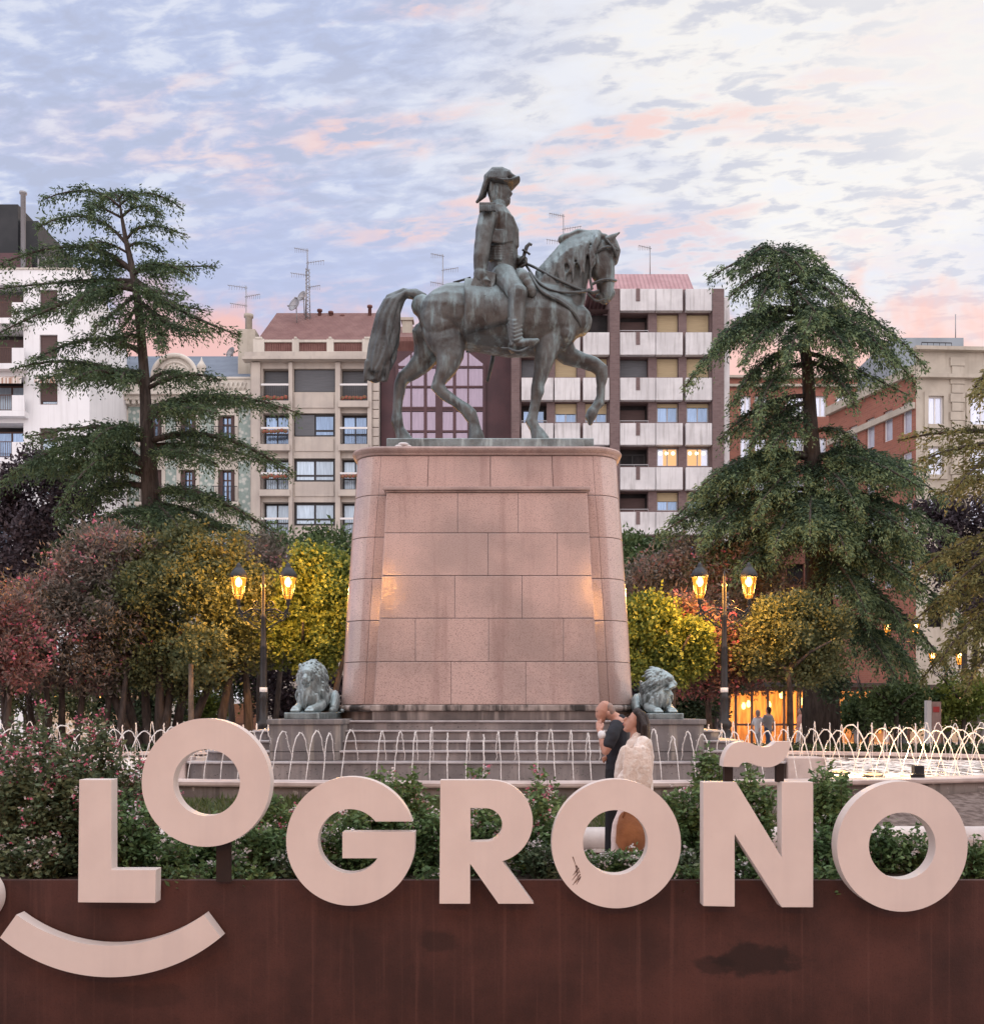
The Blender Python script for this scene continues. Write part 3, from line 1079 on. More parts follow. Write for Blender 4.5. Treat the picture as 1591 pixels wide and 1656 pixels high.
# weathered base moulding and plinth
zb = zz(1140)
bm_ = MB()
ring_profile(bm_, [(0.0, zb - 0.10), (0.05, zb - 0.095), (0.075, zb - 0.06), (0.06, zb - 0.03), (0.02, zb - 0.004), (0.0, zb - 0.003)], 2.35, 1.51, 0.42)
zp = MB()
ring_profile(zp, [(0.0, 1.456), (0.0, zb - 0.102)], 2.33, 1.49, 0.42)
e = 0.0
bm_.prism([[(-1.80, 15.24), (1.80, 15.24), (1.80, 15.60), (-1.80, 15.60)]], lambda a, b, d: (CXM + a, b, d), zb - 0.098, zb - 0.002)
zp.box(CXM - 1.77, CXM + 1.77, 15.27, 15.58, 1.4565, zb - 0.10)
obj('base_moulding', bm_, M['stained'], pd, bevel=0.02)
obj('plinth', zp, M['granite_dark'], pd, bevel=0.006)
TOPZ = zc + 0.145

# ------------------------------------------------------------------ equestrian statue
SY = 17.0
SLZ = 6.15
es = thing('equestrian_statue', 'green bronze statue of a uniformed rider on a striding horse', 'statue', (CXM, SY, TOPZ))
a, b = P(625, 711, 16.5), P(960, 711, 16.5)
bs = MB().box(a.x, b.x, 16.48, 17.5, TOPZ - 0.002, SLZ)
obj('bronze_slab', bs, M['bronze_lion'], es, bevel=0.015)
K = 3.182


def C(cx, cy, Y=SY):
    return P(560 + cx / K, 240 + cy / K, Y)


def cr(r, Y=SY):
    return r / K / F * Y


def chain(mb, pts, Y=SY, n=16, lat=(0, 1, 0)):
    """pts: (cx, cy, in-plane radius, lateral radius or None, lateral offset) traced on the statue's own plane"""
    p3, rr = [], []
    for p in pts:
        yo = Y + (p[4] if len(p) > 4 else 0.0)
        p3.append(C(p[0], p[1], yo))
        rb = p[3] if len(p) > 3 and p[3] is not None else p[2]
        rr.append((cr(p[2], yo), cr(rb, yo)))
    mb.loft(p3, rr, n, lat)


hb = MB()
chain(hb, [(395, 815, 62, 70), (430, 835, 112, 118), (500, 850, 148, 145), (600, 864, 162, 150), (720, 882, 165, 155), (840, 895, 172, 160), (960, 875, 195, 152),
           (1070, 880, 185, 140), (1140, 893, 142, 118), (1185, 890, 85, 80)])
chain(hb, [(1060, 790, 165, 110), (1095, 730, 148, 88), (1128, 655, 124, 72), (1165, 580, 104, 62), (1205, 520, 84, 54), (1250, 492, 60, 48)])
chain(hb, [(1270, 500, 52, 48), (1300, 545, 72, 52), (1318, 610, 66, 50), (1330, 670, 52, 42), (1335, 720, 46, 38), (1338, 755, 38, 36)])
chain(hb, [(1275, 560, 48, 55), (1290, 610, 52, 55), (1300, 650, 40, 46)])                       # cheek
chain(hb, [(1375, 490, 24, 40), (1388, 530, 26, 42), (1380, 580, 18, 30)])                       # brow
chain(hb, [(1355, 720, 22, 30), (1366, 745, 20, 28)])                                            # nostril
chain(hb, [(1300, 765, 20, 24), (1330, 785, 18, 22)])                                            # chin
for yo in (-0.12, 0.13):
    chain(hb, [(1345, 470, 22, 16, yo), (1375, 450, 15, 12, yo), (1405, 432, 4, 4, yo)], n=10)  # ears
# mane along the crest, falling on the near side
rm = random.Random(11)
for i in range(24):
    t = i / 23
    bx, by = 990 + (1300 - 990) * t, 640 - 205 * math.sin(min(1, t * 1.18) * math.pi / 2)
    L_ = 70 + 70 * rm.random() + 40 * math.sin(t * math.pi)
    lean = -10 - 30 * t + 26 * rm.random()
    chain(hb, [(bx - 4, by + 6, 17, 26, 0), (bx + lean * .5 + 10 * rm.random(), by + L_ * .4, 13, 16, -0.22 - 0.05 * rm.random()), (bx + lean - 10 * rm.random(), by + L_ * .8, 12, 15, -0.27), (bx + lean * 1.1 + 24 * rm.random() - 4, by + L_ * 1.15, 9, 12, -0.285), (bx + lean * 1.2 + 10 * rm.random(), by + L_ * 1.4, 5, 8, -0.28)], n=8)
chain(hb, [(1110, 468, 22, 30), (1150, 455, 18, 30), (1190, 438, 22, 32), (1230, 440, 20, 30), (1280, 450, 18, 30), (1330, 460, 20, 26)], n=10)
for k in range(5):
    chain(hb, [(1340, 465, 14, 14, -0.05 + 0.03 * k), (1370 + 4 * k, 500, 13, 12, -0.10 + 0.03 * k), (1372 + 3 * k, 545, 7, 7, -0.13 + 0.03 * k)], n=8)
YN, YF = 16.74, 17.22
# near hind leg (stepping forward)
chain(hb, [(505, 930, 118, 80, -0.12), (520, 1010, 98, 66, -0.22), (535, 1075, 72, 52, -0.25), (512, 1140, 52, 42, -0.26), (478, 1195, 38, 34, -0.26), (466, 1222, 38, 32, -0.26),
           (500, 1262, 31, 26, -0.26), (560, 1304, 27, 23, -0.26), (612, 1342, 30, 27, -0.26), (640, 1372, 36, 30, -0.26), (655, 1410, 30, 28, -0.26), (662, 1440, 33, 32, -0.26)])
chain(hb, [(660, 1440, 34, 34, -0.26), (668, 1482, 42, 42, -0.26), (670, 1515, 46, 46, -0.26)])
# far hind leg (pushing back)
chain(hb, [(440, 960, 105, 70, 0.12), (425, 1040, 80, 56, 0.2), (390, 1100, 58, 44, 0.22), (340, 1145, 44, 36, 0.22), (292, 1180, 38, 32, 0.22), (274, 1215, 32, 28, 0.22),
           (266, 1290, 26, 23, 0.22), (262, 1360, 27, 24, 0.22), (260, 1405, 34, 30, 0.22), (272, 1445, 28, 27, 0.22), (286, 1475, 33, 32, 0.22)])
chain(hb, [(288, 1475, 34, 34, 0.22), (306, 1510, 44, 42, 0.22), (312, 1545, 48, 46, 0.22)])
# near fore leg (planted)
chain(hb, [(1060, 930, 95, 70, -0.14), (1035, 1010, 66, 55, -0.20), (1022, 1080, 54, 46, -0.22), (1002, 1160, 40, 36, -0.22), (985, 1220, 35, 33, -0.22), (982, 1250, 35, 32, -0.22),
           (973, 1300, 26, 24, -0.22), (962, 1365, 25, 23, -0.22), (952, 1402, 33, 29, -0.22), (970, 1440, 27, 26, -0.22), (985, 1470, 36, 34, -0.22)])
chain(hb, [(986, 1470, 36, 36, -0.22), (996, 1495, 44, 42, -0.22), (1000, 1520, 48, 46, -0.22)])
# far fore leg (lifted)
chain(hb, [(1100, 1010, 75, 60, 0.12), (1150, 1068, 52, 46, 0.18), (1215, 1092, 42, 38, 0.2), (1275, 1112, 38, 34, 0.2), (1312, 1140, 38, 32, 0.2), (1316, 1172, 33, 29, 0.2),
           (1310, 1220, 22, 21, 0.2), (1308, 1275, 23, 21, 0.2), (1300, 1312, 30, 26, 0.2), (1275, 1342, 24, 23, 0.2), (1262, 1362, 28, 28, 0.2)])
chain(hb, [(1264, 1360, 30, 32, 0.2), (1252, 1390, 28, 34, 0.2), (1255, 1412, 14, 22, 0.2)])
# muscle accents
chain(hb, [(1115, 960, 62, 60, -0.18), (1140, 880, 60, 55, -0.12)])
chain(hb, [(470, 850, 95, 60, -0.22), (500, 920, 90, 60, -0.24)])


def dig(co, nr):
    q = Vector((co.x * 2.6, co.y * 2.6, co.z * 2.6))
    return 0.016 * noise.noise(q) + 0.006 * noise.noise(q * 3.1)


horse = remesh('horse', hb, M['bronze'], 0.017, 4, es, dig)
# tail of wavy locks
tb = MB()
tail = [(400, 768, 20), (350, 748, 26), (300, 744, 34), (240, 780, 52), (215, 850, 64), (208, 930, 70), (196, 1010, 74), (178, 1080, 70), (155, 1140, 60), (142, 1180, 46)]
chain(tb, [(x, y, r_ * .82, r_ * .55) for x, y, r_ in tail])
for k in range(26):
    ph, off, ln = rm.random() * 6.28, -0.95 + 1.9 * ((k + .5) / 26), 0.8 + 0.25 * rm.random()
    pts = []
    for i, (x, y, r_) in enumerate(tail):
        if i / 9 > ln:
            break
        w_ = math.sin(ph + i * 1.15) * (3 + i * 1.1)
        side = -0.17 * math.sqrt(max(0, 1 - off * off)) * min(1, (r_ / 60)) if k % 3 else 0.17 * math.sqrt(max(0, 1 - off * off))
        ax = 1.0 if i > 3 else i / 3
        pts.append((x + off * r_ * ax + w_, y - (1 - ax) * off * r_, 10 + 4 * math.sin(i + k) if i < 8 else 8, None, side))
    if len(pts) > 3:
        chain(tb, pts, n=8)
for k in range(9):
    x = 95 + k * 14
    chain(tb, [(x + 12, 1100, 14, 14, -0.12 + 0.03 * (k % 4)), (x + 4, 1160, 12, 12, -0.12 + 0.03 * (k % 4)), (x, 1185 + 16 * rm.random(), 6, 6, -0.12)], n=8)
obj_t = remesh('tail', tb, M['bronze_dark'], 0.016, 2, es)

# saddle cloth wrapped over the back
sec = [(600, 864, 168, 158), (720, 882, 170, 163), (840, 895, 176, 168)]


def sec_at(x):
    for (x0, c0, a0, b0), (x1, c1, a1, b1) in zip(sec, sec[1:]):
        if x <= x1:
            k = (x - x0) / (x1 - x0)
            return c0 + (c1 - c0) * k, a0 + (a1 - a0) * k, b0 + (b1 - b0) * k
    return sec[-1][1:]


cl = MB()
nx_, nt = 16, 28
vs = []
for i in range(nx_ + 1):
    x = 612 + (838 - 612) * i / nx_
    c_, a_, b_ = sec_at(x)
    end = 1026 - 40 * i / nx_
    # nearer side is seen from below: shape follows the barrel down to the hem
    th1 = math.acos(max(-1, min(1, (c_ - end + 26) / (a_ + 6))))
    for j in range(nt + 1):
        th = -th1 + 2 * th1 * j / nt
        q = C(x, c_, SY)
        vs.append((q.x + 0.01 * math.sin(th * 5), SY - cr(b_ + 9) * math.sin(th), q.z + cr(a_ + 8) * math.cos(th)))
cl.add(vs, [(i * (nt + 1) + j, (i + 1) * (nt + 1) + j, (i + 1) * (nt + 1) + j + 1, i * (nt + 1) + j + 1) for i in range(nx_) for j in range(nt)], True)
o = obj('saddle_cloth', cl, M['bronze'], es)
so = o.modifiers.new('thick', 'SOLIDIFY')
so.thickness = 0.035
so.offset = 1

# rider
rb = MB()
chain(rb, [(800, 668, 78, 92), (800, 615, 78, 88), (798, 560, 76, 86), (794, 500, 84, 94), (790, 440, 90, 106), (786, 380, 78, 116), (782, 338, 58, 108), (786, 308, 40, 55)])
chain(rb, [(786, 312, 38, 40), (790, 275, 36, 38)])
chain(rb, [(788, 262, 44, 42), (790, 225, 50, 46), (790, 190, 48, 44)])
chain(rb, [(752, 190, 22, 40), (746, 230, 20, 38), (754, 268, 16, 34)])                           # head
chain(rb, [(816, 278, 22, 28), (826, 274, 18, 22)])                                              # chin
chain(rb, [(828, 208, 11, 13), (846, 234, 12, 12), (836, 244, 10, 12)], n=8)                       # nose
chain(rb, [(832, 254, 9, 18), (838, 260, 7, 14)], n=8)                                           # mouth
chain(rb, [(772, 215, 14, 52), (778, 250, 16, 50), (796, 276, 12, 42)], n=10)                     # sideburn
for s_ in (-1, 1):
    Yl = 0.62 * s_
    chain(rb, [(808, 660, 70, 62, 0.28 * s_), (842, 700, 62, 56, 0.48 * s_), (878, 752, 50, 46, Yl)])
    chain(rb, [(884, 742, 50, 47, Yl), (878, 800, 47, 45, Yl), (874, 870, 44, 42, Yl), (868, 940, 36, 36, Yl), (868, 985, 36, 35, Yl), (872, 1012, 34, 33, Yl)])
    chain(rb, [(862, 1015, 30, 32, Yl), (905, 1012, 30, 34, Yl), (950, 1000, 24, 30, Yl), (980, 992, 16, 22, Yl)])
    chain(rb, [(850, 1028, 13, 22, Yl), (852, 1046, 10, 20, Yl)], n=8)
    for k in range(6):                                                                          # boot creases
        yk = 880 + k * 20
        chain(rb, [(834 + 2 * k, yk, 8, 9, Yl + 0.03 * s_), (865, yk + 12, 9, 12, Yl + 0.118 * s_), (902, yk - 4, 8, 9, Yl + 0.05 * s_)], n=8)
# near arm hanging, hand on thigh
chain(rb, [(730, 352, 50, 50, -0.32), (712, 420, 46, 46, -0.40), (700, 500, 43, 42, -0.43), (694, 555, 41, 40, -0.44), (690, 610, 37, 37, -0.42), (692, 650, 34, 34, -0.42)])
chain(rb, [(690, 648, 38, 40, -0.42), (694, 662, 39, 40, -0.42)])
chain(rb, [(698, 668, 28, 26, -0.44), (712, 688, 30, 24, -0.46), (722, 698, 24, 22, -0.46)])
for k in range(4):
    chain(rb, [(722 + 2 * k, 682 + 8 * k, 9, 9, -0.47), (742, 690 + 8 * k, 8.5, 8.5, -0.48), (752 - k, 700 + 7 * k, 7.5, 7.5, -0.46), (744, 708 + 6 * k, 7, 7, -0.43)], n=8)
chain(rb, [(706, 676, 10, 10, -0.50), (722, 676, 9, 9, -0.52), (738, 682, 7, 7, -0.52)], n=8)
# far arm reaching to the reins
chain(rb, [(785, 350, 48, 48, 0.34), (800, 440, 44, 42, 0.42), (815, 530, 40, 40, 0.42), (860, 575, 36, 34, 0.28), (893, 588, 30, 28, 0.12)])
chain(rb, [(892, 590, 26, 24, 0.08), (908, 580, 28, 24, 0.04)])
for k in range(4):
    chain(rb, [(905, 562 + 11 * k, 8, 8, 0.0), (922, 562 + 11 * k, 8, 8, -0.03), (928, 568 + 11 * k, 7, 7, 0.03)], n=8)
# coat folds, sash, skirt
for k in range(6):
    yk = 500 + k * 13
    chain(rb, [(726, yk + 4, 8, 9, -0.22), (790, yk + 8, 9, 14, -0.285), (850, yk + 5, 9, 12, -0.18), (874, yk, 9, 12, 0)], n=8)
for k in range(7):
    yk = 420 + k * 10
    chain(rb, [(752, yk, 6, 9, -0.34), (800, yk + 4, 7, 9, -0.325), (854, yk - 4, 6, 9, -0.21)], n=6)
chain(rb, [(800, 305, 16, 18, -0.17), (846, 360, 17, 20, -0.18), (872, 420, 16, 20, -0.1), (876, 500, 14, 16, -0.06)], n=8)
chain(rb, [(770, 315, 20, 60), (812, 312, 12, 40)], n=10)                                        # collar
dg_ = lambda co, nr: 0.008 * noise.noise(co * 6.0)
rider = remesh('rider', rb, M['bronze'], 0.013, 2, es, dg_)
# coat tails
ct = MB()
ct.prism([[(662, 640), (720, 628), (770, 640), (764, 690), (735, 745), (668, 808), (612, 775), (640, 700)]],
         lambda x, y, d: C(x, y, SY + d), -0.50, -0.44)
ctm = obj('coat_tail', ct, M['bronze'], rider, bevel=0.01)
for s_ in (-1, 1):
    ep = MB()
    yc = SY + 0.36 * s_
    q0, q1 = C(684, 352, yc), C(770, 306, yc)
    ep.box(q0.x, q1.x, yc - 0.20, yc + 0.14, q0.z + 0.07, q1.z)
    for k in range(9):
        for j in range(2):
            xx = q0.x + 0.02 + (q1.x - q0.x - 0.04) * k / 8
            yy_ = yc + (-0.20 if j == 0 else 0.14) * 1.0
            ep.tube([(xx, yy_, q0.z + 0.10), (xx, yy_ + (-0.015 if j == 0 else .015), q0.z - 0.01)], 0.018, 6)
    obj('epaulette', ep, M['bronze_dark'], rider, bevel=0.01)
ht = MB()
chain(ht, [(716, 200, 12, 22), (735, 170, 40, 44), (765, 150, 50, 58), (800, 148, 46, 60), (832, 156, 34, 54), (858, 162, 20, 46), (880, 160, 9, 28)])
chain(ht, [(752, 184, 12, 66), (806, 196, 13, 74), (850, 186, 12, 62), (886, 160, 9, 38)])
for k in range(8):                                                                              # plume
    chain(ht, [(760 - 4 * k, 118 + 7 * k, 16, 18, -0.08 + 0.02 * k), (728 - 2 * k, 150 + 8 * k, 18, 16, -0.10 + 0.025 * k), (708, 205 + 5 * k, 15, 14, -0.08 + 0.02 * k), (684 - 2 * k, 262 + 2 * k, 8, 8, -0.05 + 0.015 * k), (668, 275, 4, 4, 0)], n=8)
for k in range(7):
    chain(ht, [(750 + 14 * k, 112 + 1.2 * (k - 3) ** 2, 13, 16, -0.1), (745 + 14 * k, 128, 14, 16, -0.16), (738 + 13 * k, 150, 9, 10, -0.2)], n=8)
remesh('hat', ht, M['bronze_dark'], 0.014, 2, rider)
# bridle, reins, breast strap, holster, sabre
tk = MB()


def strap(pts, r=6, Y=SY):
    q = [C(p[0], p[1], Y + p[2]) for p in pts]
    for _ in range(2):
        q = [q[0]] + [w for i in range(len(q) - 1) for w in (q[i] * .75 + q[i + 1] * .25, q[i] * .25 + q[i + 1] * .75)] + [q[-1]]
    tk.tube(q, cr(r), 6)


strap([(905, 585, 0), (960, 605, -0.2), (1050, 655, -0.33), (1130, 695, -0.32), (1200, 725, -0.25), (1250, 735, -0.19)], 7)
strap([(925, 600, 0), (960, 655, -0.3), (1010, 710, -0.40), (1080, 738, -0.40), (1160, 742, -0.33), (1248, 732, -0.19)], 7)
strap([(940, 640, -0.35), (1000, 740, -0.50), (1080, 775, -0.48), (1150, 820, -0.40), (1195, 880, -0.28), (1215, 940, -0.1), (1215, 960, 0.1)], 9)
strap([(1290, 470, -0.2), (1262, 560, -0.215), (1250, 650, -0.2), (1265, 725, -0.17)], 7)
strap([(1340, 470, -0.15), (1380, 520, -0.19), (1390, 560, -0.1)], 7)
strap([(1250, 560, -0.20), (1300, 520, -0.21), (1350, 500, -0.19), (1398, 525, -0.1)], 7)
strap([(1262, 700, -0.17), (1300, 680, -0.19), (1345, 672, -0.16), (1388, 680, -0.04)], 8)
strap([(1245, 725, -0.18), (1262, 745, -0.2), (1300, 735, -0.2)], 10)
strap([(1240, 745, -0.18), (1285, 790, -0.16), (1330, 775, -0.17)], 6)
strap([(830, 905, -0.60), (850, 1020, -0.70)], 8)
strap([(838, 1030, -0.66), (880, 1052, -0.75), (930, 1030, -0.66), (985, 985, -0.62)], 9)
strap([(795, 1028, -0.64), (850, 1030, -0.64)], 6)
obj('harness', tk, M['bronze_dark'], horse)
ho = MB()
chain(ho, [(895, 645, 32, 30, -0.42), (915, 680, 38, 36, -0.46), (940, 715, 32, 30, -0.48), (952, 742, 26, 26, -0.48)])
for k in range(3):
    chain(ho, [(905 + 18 * k, 662 + 30 * k, 40 - 3 * k, 40 - 3 * k, -0.455 - .01 * k), (909 + 18 * k, 669 + 30 * k, 40 - 3 * k, 40 - 3 * k, -0.46 - .01 * k)], n=14)
remesh('holster', ho, M['bronze'], 0.014, 2, horse)
sw = MB()
sw.tube([C(880, 640, 16.95), C(905, 580, 16.95), C(918, 535, 16.95), C(928, 505, 16.95), C(942, 490, 16.95), C(955, 496, 16.95)], [0.03, 0.03, 0.032, 0.035, 0.03, 0.022], 8)
sw.tube([C(905, 520, 16.90), C(925, 530, 16.9), C(945, 545, 16.9)], 0.02, 6)
sw.tube([C(880, 600, 16.90), C(915, 560, 16.86), C(928, 590, 16.9), C(890, 615, 16.9)], 0.03, 6)
sw.tube([C(890, 640, 17.0), C(820, 690, 17.45), C(770, 940, 17.72), C(752, 1090, 17.75), C(726, 1200, 17.75)], [0.05, 0.05, 0.045, 0.04, 0.03], 8)
sw.tube([C(640, 664, 17.5), C(550, 690, 17.5)], 0.022, 6)
obj('sabre', sw, M['bronze_dark'], rider)

# ------------------------------------------------------------------ lions on their plinths
def lion_mesh(turn=0.0):
    b = MB()
    up = (0, 1, 0)
    b.loft([(-1.30, 0, .27), (-1.05, 0, .31), (-.6, 0, .34), (-.1, 0, .40)], [(.22, .24), (.29, .30), (.29, .27), (.34, .30)], 16, up)
    b.loft([(-.12, 0, .30), (0.0, 0, .52), (0.04, 0, .74)], [(.30, .30), (.31, .32), (.25, .29)], 16, up)
    b.loft([(0.05, 0, .86), (0.18, 0, .87), (0.27, 0, .83)], [(.17, .19), (.165, .175), (.13, .15)], 14, up)         # skull
    b.loft([(0.26, 0, .90), (0.36, 0, .80), (0.435, 0, .72)], [(.045, .085), (.045, .055), (.045, .060)], 12, up)      # brow to nose
    b.loft([(0.25, 0, .76), (0.36, 0, .70), (0.41, 0, .67)], [(.10, .125), (.085, .105), (.06, .085)], 14, up)        # muzzle
    b.loft([(0.435, 0, .735), (0.465, 0, .70)], [(.028, .052), (.022, .038)], 10, up)                                   # nose tip
    b.loft([(0.29, 0, .60), (0.38, 0, .595)], [(.05, .075), (.04, .055)], 10, up)                                        # chin
    for s_ in (-1, 1):
        b.loft([(0.285, 0.045 * s_, .90), (0.295, .105 * s_, .885), (0.245, .155 * s_, .845)], [.030, .034, .030], 8)     # brow ridge
        b.loft([(0.24, .125 * s_, .79), (0.27, .115 * s_, .73)], [.055, .05], 8)                                         # cheek
        b.loft([(0.36, .060 * s_, .675), (0.395, .062 * s_, .645)], [.058, .050], 10)                                     # whisker pad
        b.ell((0.07, .235 * s_, .985), (.05, .055, .065))                                                                # ear
        b.loft([(-0.05, .24 * s_, .18), (0.22, .24 * s_, .11), (0.46, .19 * s_, .09), (0.56, .18 * s_, .08)], [(.13, .12), (.10, .10), (.08, .09), (.08, .105)], 12)
        for k in range(4):
            b.loft([(0.54, (.105 + .05 * k) * s_, .08), (0.64, (.095 + .053 * k) * s_, .05)], [.042, .032], 8)
        b.loft([(-1.1, .25 * s_, .28), (-.85, .33 * s_, .22), (-.65, .34 * s_, .12)], [(.24, .13), (.22, .12), (.10, .09)], 12)
        b.loft([(-.75, .36 * s_, .07), (-.45, .36 * s_, .06)], [.075, .07], 10)
    q = random.Random(3)

    def lock(p, d, ln, r, curl):
        p, d = Vector(p), Vector(d).normalized()
        sd = d.cross(Vector((1, 0, 0)))
        sd = sd.normalized() if sd.length > .1 else Vector((0, 1, 0))
        pts = [p + d * (ln * t) + sd * (curl * math.sin(t * 3.3)) for t in (0, .33, .66, 1)]
        b.loft(pts, [r * .9, r * 1.1, r, r * .5], 7)

    for ring, (rad_, xx, n) in enumerate(((.19, .20, 15), (.24, .12, 19), (.285, .03, 22), (.31, -.08, 22))):           # ruff round the face
        for i in range(n):
            a_ = -2.35 + 4.7 * (i + .5) / n + q.gauss(0, .05)
            y0, z0 = math.sin(a_) * rad_ * 1.05, .80 + math.cos(a_) * rad_ * .95
            out_ = Vector((-.55 - .15 * ring, math.sin(a_) * .45, math.cos(a_) * .35 - 1.1 * abs(math.sin(a_)) - (.5 if math.cos(a_) < 0 else 0)))
            lock((xx, y0, z0), out_, q.uniform(.13, .21), .036, q.uniform(-.03, .03))
    for i in range(64):                                                                                                  # hanging chest mane
        y0 = q.uniform(-.27, .27)
        z0 = q.uniform(.30, .62)
        x0 = 0.27 - 1.5 * y0 * y0 - (.02 if z0 > .5 else -.02)
        lock((x0 - .02, y0, z0), (q.uniform(-.15, .12), -y0 * .35, -1), q.uniform(.16, .26), .035, q.uniform(-.035, .035))
    for s_ in (-1, 1):
        for i in range(26):                                                                                              # flank mane
            x0, z0 = q.uniform(-.34, .12), q.uniform(.38, .80)
            lock((x0, s_ * (.30 + .02 * q.random()), z0), (-.35, .05 * s_, -1), q.uniform(.16, .24), .036, q.uniform(-.03, .03))
    b.loft([(-1.35, 0, .2), (-1.5, .2, .08), (-1.2, .48, .05), (-.8, .52, .05)], [.05, .04, .035, .05], 8)
    if turn:                                            # the head looks to one side
        out = []
        for x, y, z in b.v:
            k = min(1, max(0, (z - .42) / .30)) * min(1, max(0, (x + .42) / .30))
            a_ = turn * k * k * (3 - 2 * k)
            out.append((x * math.cos(a_) - y * math.sin(a_), x * math.sin(a_) + y * math.cos(a_), z))
        b.v = out
    return b


lion_proto = None
lz = 0.872
for i, (lx, ly, az_, lab) in enumerate(((-2.74, 14.98, R(-97), 'green bronze lion facing the letters on the left plinth'),
                                        (2.52, 15.0, R(-84), 'green bronze lion turned in profile on the right plinth'),
                                        (-2.55, 19.0, R(150), 'green bronze lion half hidden behind the left of the pedestal'),
                                        (2.55, 19.0, R(30), 'green bronze lion hidden behind the right of the pedestal'))):
    if i < 3:
        if lion_proto is None:
            lion_proto = thing('lion_statue', lab, 'statue', (0, 0, 0), 'bronze lions round the monument')
            remesh('lion_body', lion_mesh(), M['bronze_lion'], 0.011, 1, lion_proto)
            pl_ = MB().box(-1.5, 0.68, -.42, .42, -0.12, 0.015)
            obj('lion_base', pl_, M['bronze_lion'], lion_proto, bevel=0.015)
            root = lion_proto
        elif i == 1:
            root = thing('lion_statue', lab, 'statue', (0, 0, 0), 'bronze lions round the monument')
            remesh('lion_body', lion_mesh(R(52)), M['bronze_lion'], 0.011, 1, root)
            obj('lion_base', MB().box(-1.5, 0.68, -.42, .42, -0.12, 0.015), M['bronze_lion'], root, bevel=0.015)
        else:
            root = dup(lion_proto, (0, 0, 0), 0, lab)
        root.location = (lx, ly, 1.565 if i != 1 else 1.555)
        root.rotation_euler = (0, 0, az_)
        root.scale = (0.68, 0.63, 0.72) if i != 1 else (0.66, 0.62, 0.63)
    fy0 = 14.47 if ly < 17 else 18.2
    px_ = 2.66 * (1 if lx > 0 else -1)
    pl = thing('lion_plinth', ['grey stained stone block under the lion facing the letters', 'grey stained stone block under the lion in profile',
                               'grey stone block under the lion behind the pedestal left', 'grey stone block behind the pedestal right'][i], 'plinth', (CXM + px_, fy0 + 0.8, 0.872), 'stone blocks under the lions')
    b = MB().box(CXM + px_ - .52, CXM + px_ + .52, fy0, fy0 + 1.4, 0.8735, 1.40)
    obj('block', b, M['plinth'], pl, bevel=0.012)
    b = MB().box(CXM + px_ - .55, CXM + px_ + .55, fy0 - .03, fy0 + 1.43, 1.401, 1.479)
    obj('cap', b, M['plinth'], pl, bevel=0.015)
# ------------------------------------------------------------------ buildings round the square
def glass_mat(name, c, rough=0.12, metal=0.55, var=0.35):
    m, t, out = new_mat(name)
    oc = t.n('ShaderNodeTexCoord').outputs['Object']
    g = t.n('ShaderNodeNewGeometry').outputs['Random Per Island']
    f = t.noise(t.mapping(oc, sc=(7, 7, 0.5)), 2.0, 3)
    k = t.math('ADD', t.math('MULTIPLY', f, 0.5), t.math('MULTIPLY', g, 0.5))
    col = t.mix(t.math('MULTIPLY', t.smooth(k, 0.3, 0.75), 1.0), tuple(x * (1 - var) for x in c), tuple(min(1, x * (1 + var)) for x in c))
    b = t.n('ShaderNodeBsdfPrincipled', ins={'Base Color': col, 'Roughness': rough, 'Metallic': metal, 'Specular IOR Level': 0.7})
    t.put(out.inputs['Surface'], b.outputs[0])
    return m


M['pane'] = glass_mat('window_glass', (0.24, 0.34, 0.50))
M['pane_curtain'] = glass_mat('curtained_glass', (0.42, 0.52, 0.62), 0.25, 0.3, 0.3)
M['pane_pale'] = glass_mat('pale_glass', (0.58, 0.62, 0.74), 0.2, 0.5, 0.15)
M['pane_mauve'] = glass_mat('mauve_glass', (0.27, 0.22, 0.28), 0.12, 0.6, 0.18)
M['dark_opening'] = surf('dark_recess', (0.022, 0.021, 0.023), (0.045, 0.040, 0.042), 1.0, 0.9)
M['frame_dark'] = surf('dark_frame', (0.035, 0.032, 0.034), None, rough=0.5)
M['frame_brown'] = surf('brown_frame', (0.09, 0.050, 0.042), None, rough=0.6)
M['frame_white'] = surf('white_frame', (0.68, 0.67, 0.67), None, rough=0.5)
M['shutter_brown'] = surf('brown_shutter', (0.10, 0.062, 0.058), (0.075, 0.048, 0.046), 6, 0.7, stretch=(0.2, 0.2, 8))
M['shutter_grey'] = surf('grey_shutter', (0.13, 0.135, 0.15), (0.10, 0.105, 0.115), 6, 0.7, stretch=(0.2, 0.2, 8))
M['blind_tan'] = surf('tan_blind', (0.40, 0.32, 0.20), (0.33, 0.26, 0.16), 5, 0.75, stretch=(0.2, 0.2, 9), isl=0.12)
M['white_render'] = surf('white_render', (0.78, 0.78, 0.80), (0.70, 0.70, 0.72), 0.25, 0.85, bump=0.05, bscale=10, streak=((0.46, 0.45, 0.45), 0.25, 0.5))
M['cream_render'] = surf('cream_render', (0.60, 0.56, 0.50), (0.50, 0.46, 0.41), 0.3, 0.85, streak=((0.34, 0.31, 0.28), 0.5, 0.35))
M['beige_stone'] = surf('beige_stone', (0.50, 0.45, 0.40), (0.42, 0.375, 0.34), 0.5, 0.85, streak=((0.30, 0.27, 0.25), 0.35, 0.5), bump=0.05, bscale=12)
M['ochre_stone'] = surf('ochre_stone', (0.47, 0.425, 0.36), (0.39, 0.35, 0.295), 0.8, 0.85, streak=((0.27, 0.23, 0.18), 0.35, 0.6), bump=0.08, bscale=10)
M['maroon'] = surf('maroon_panel', (0.10, 0.050, 0.056), (0.075, 0.040, 0.046), 0.6, 0.6)
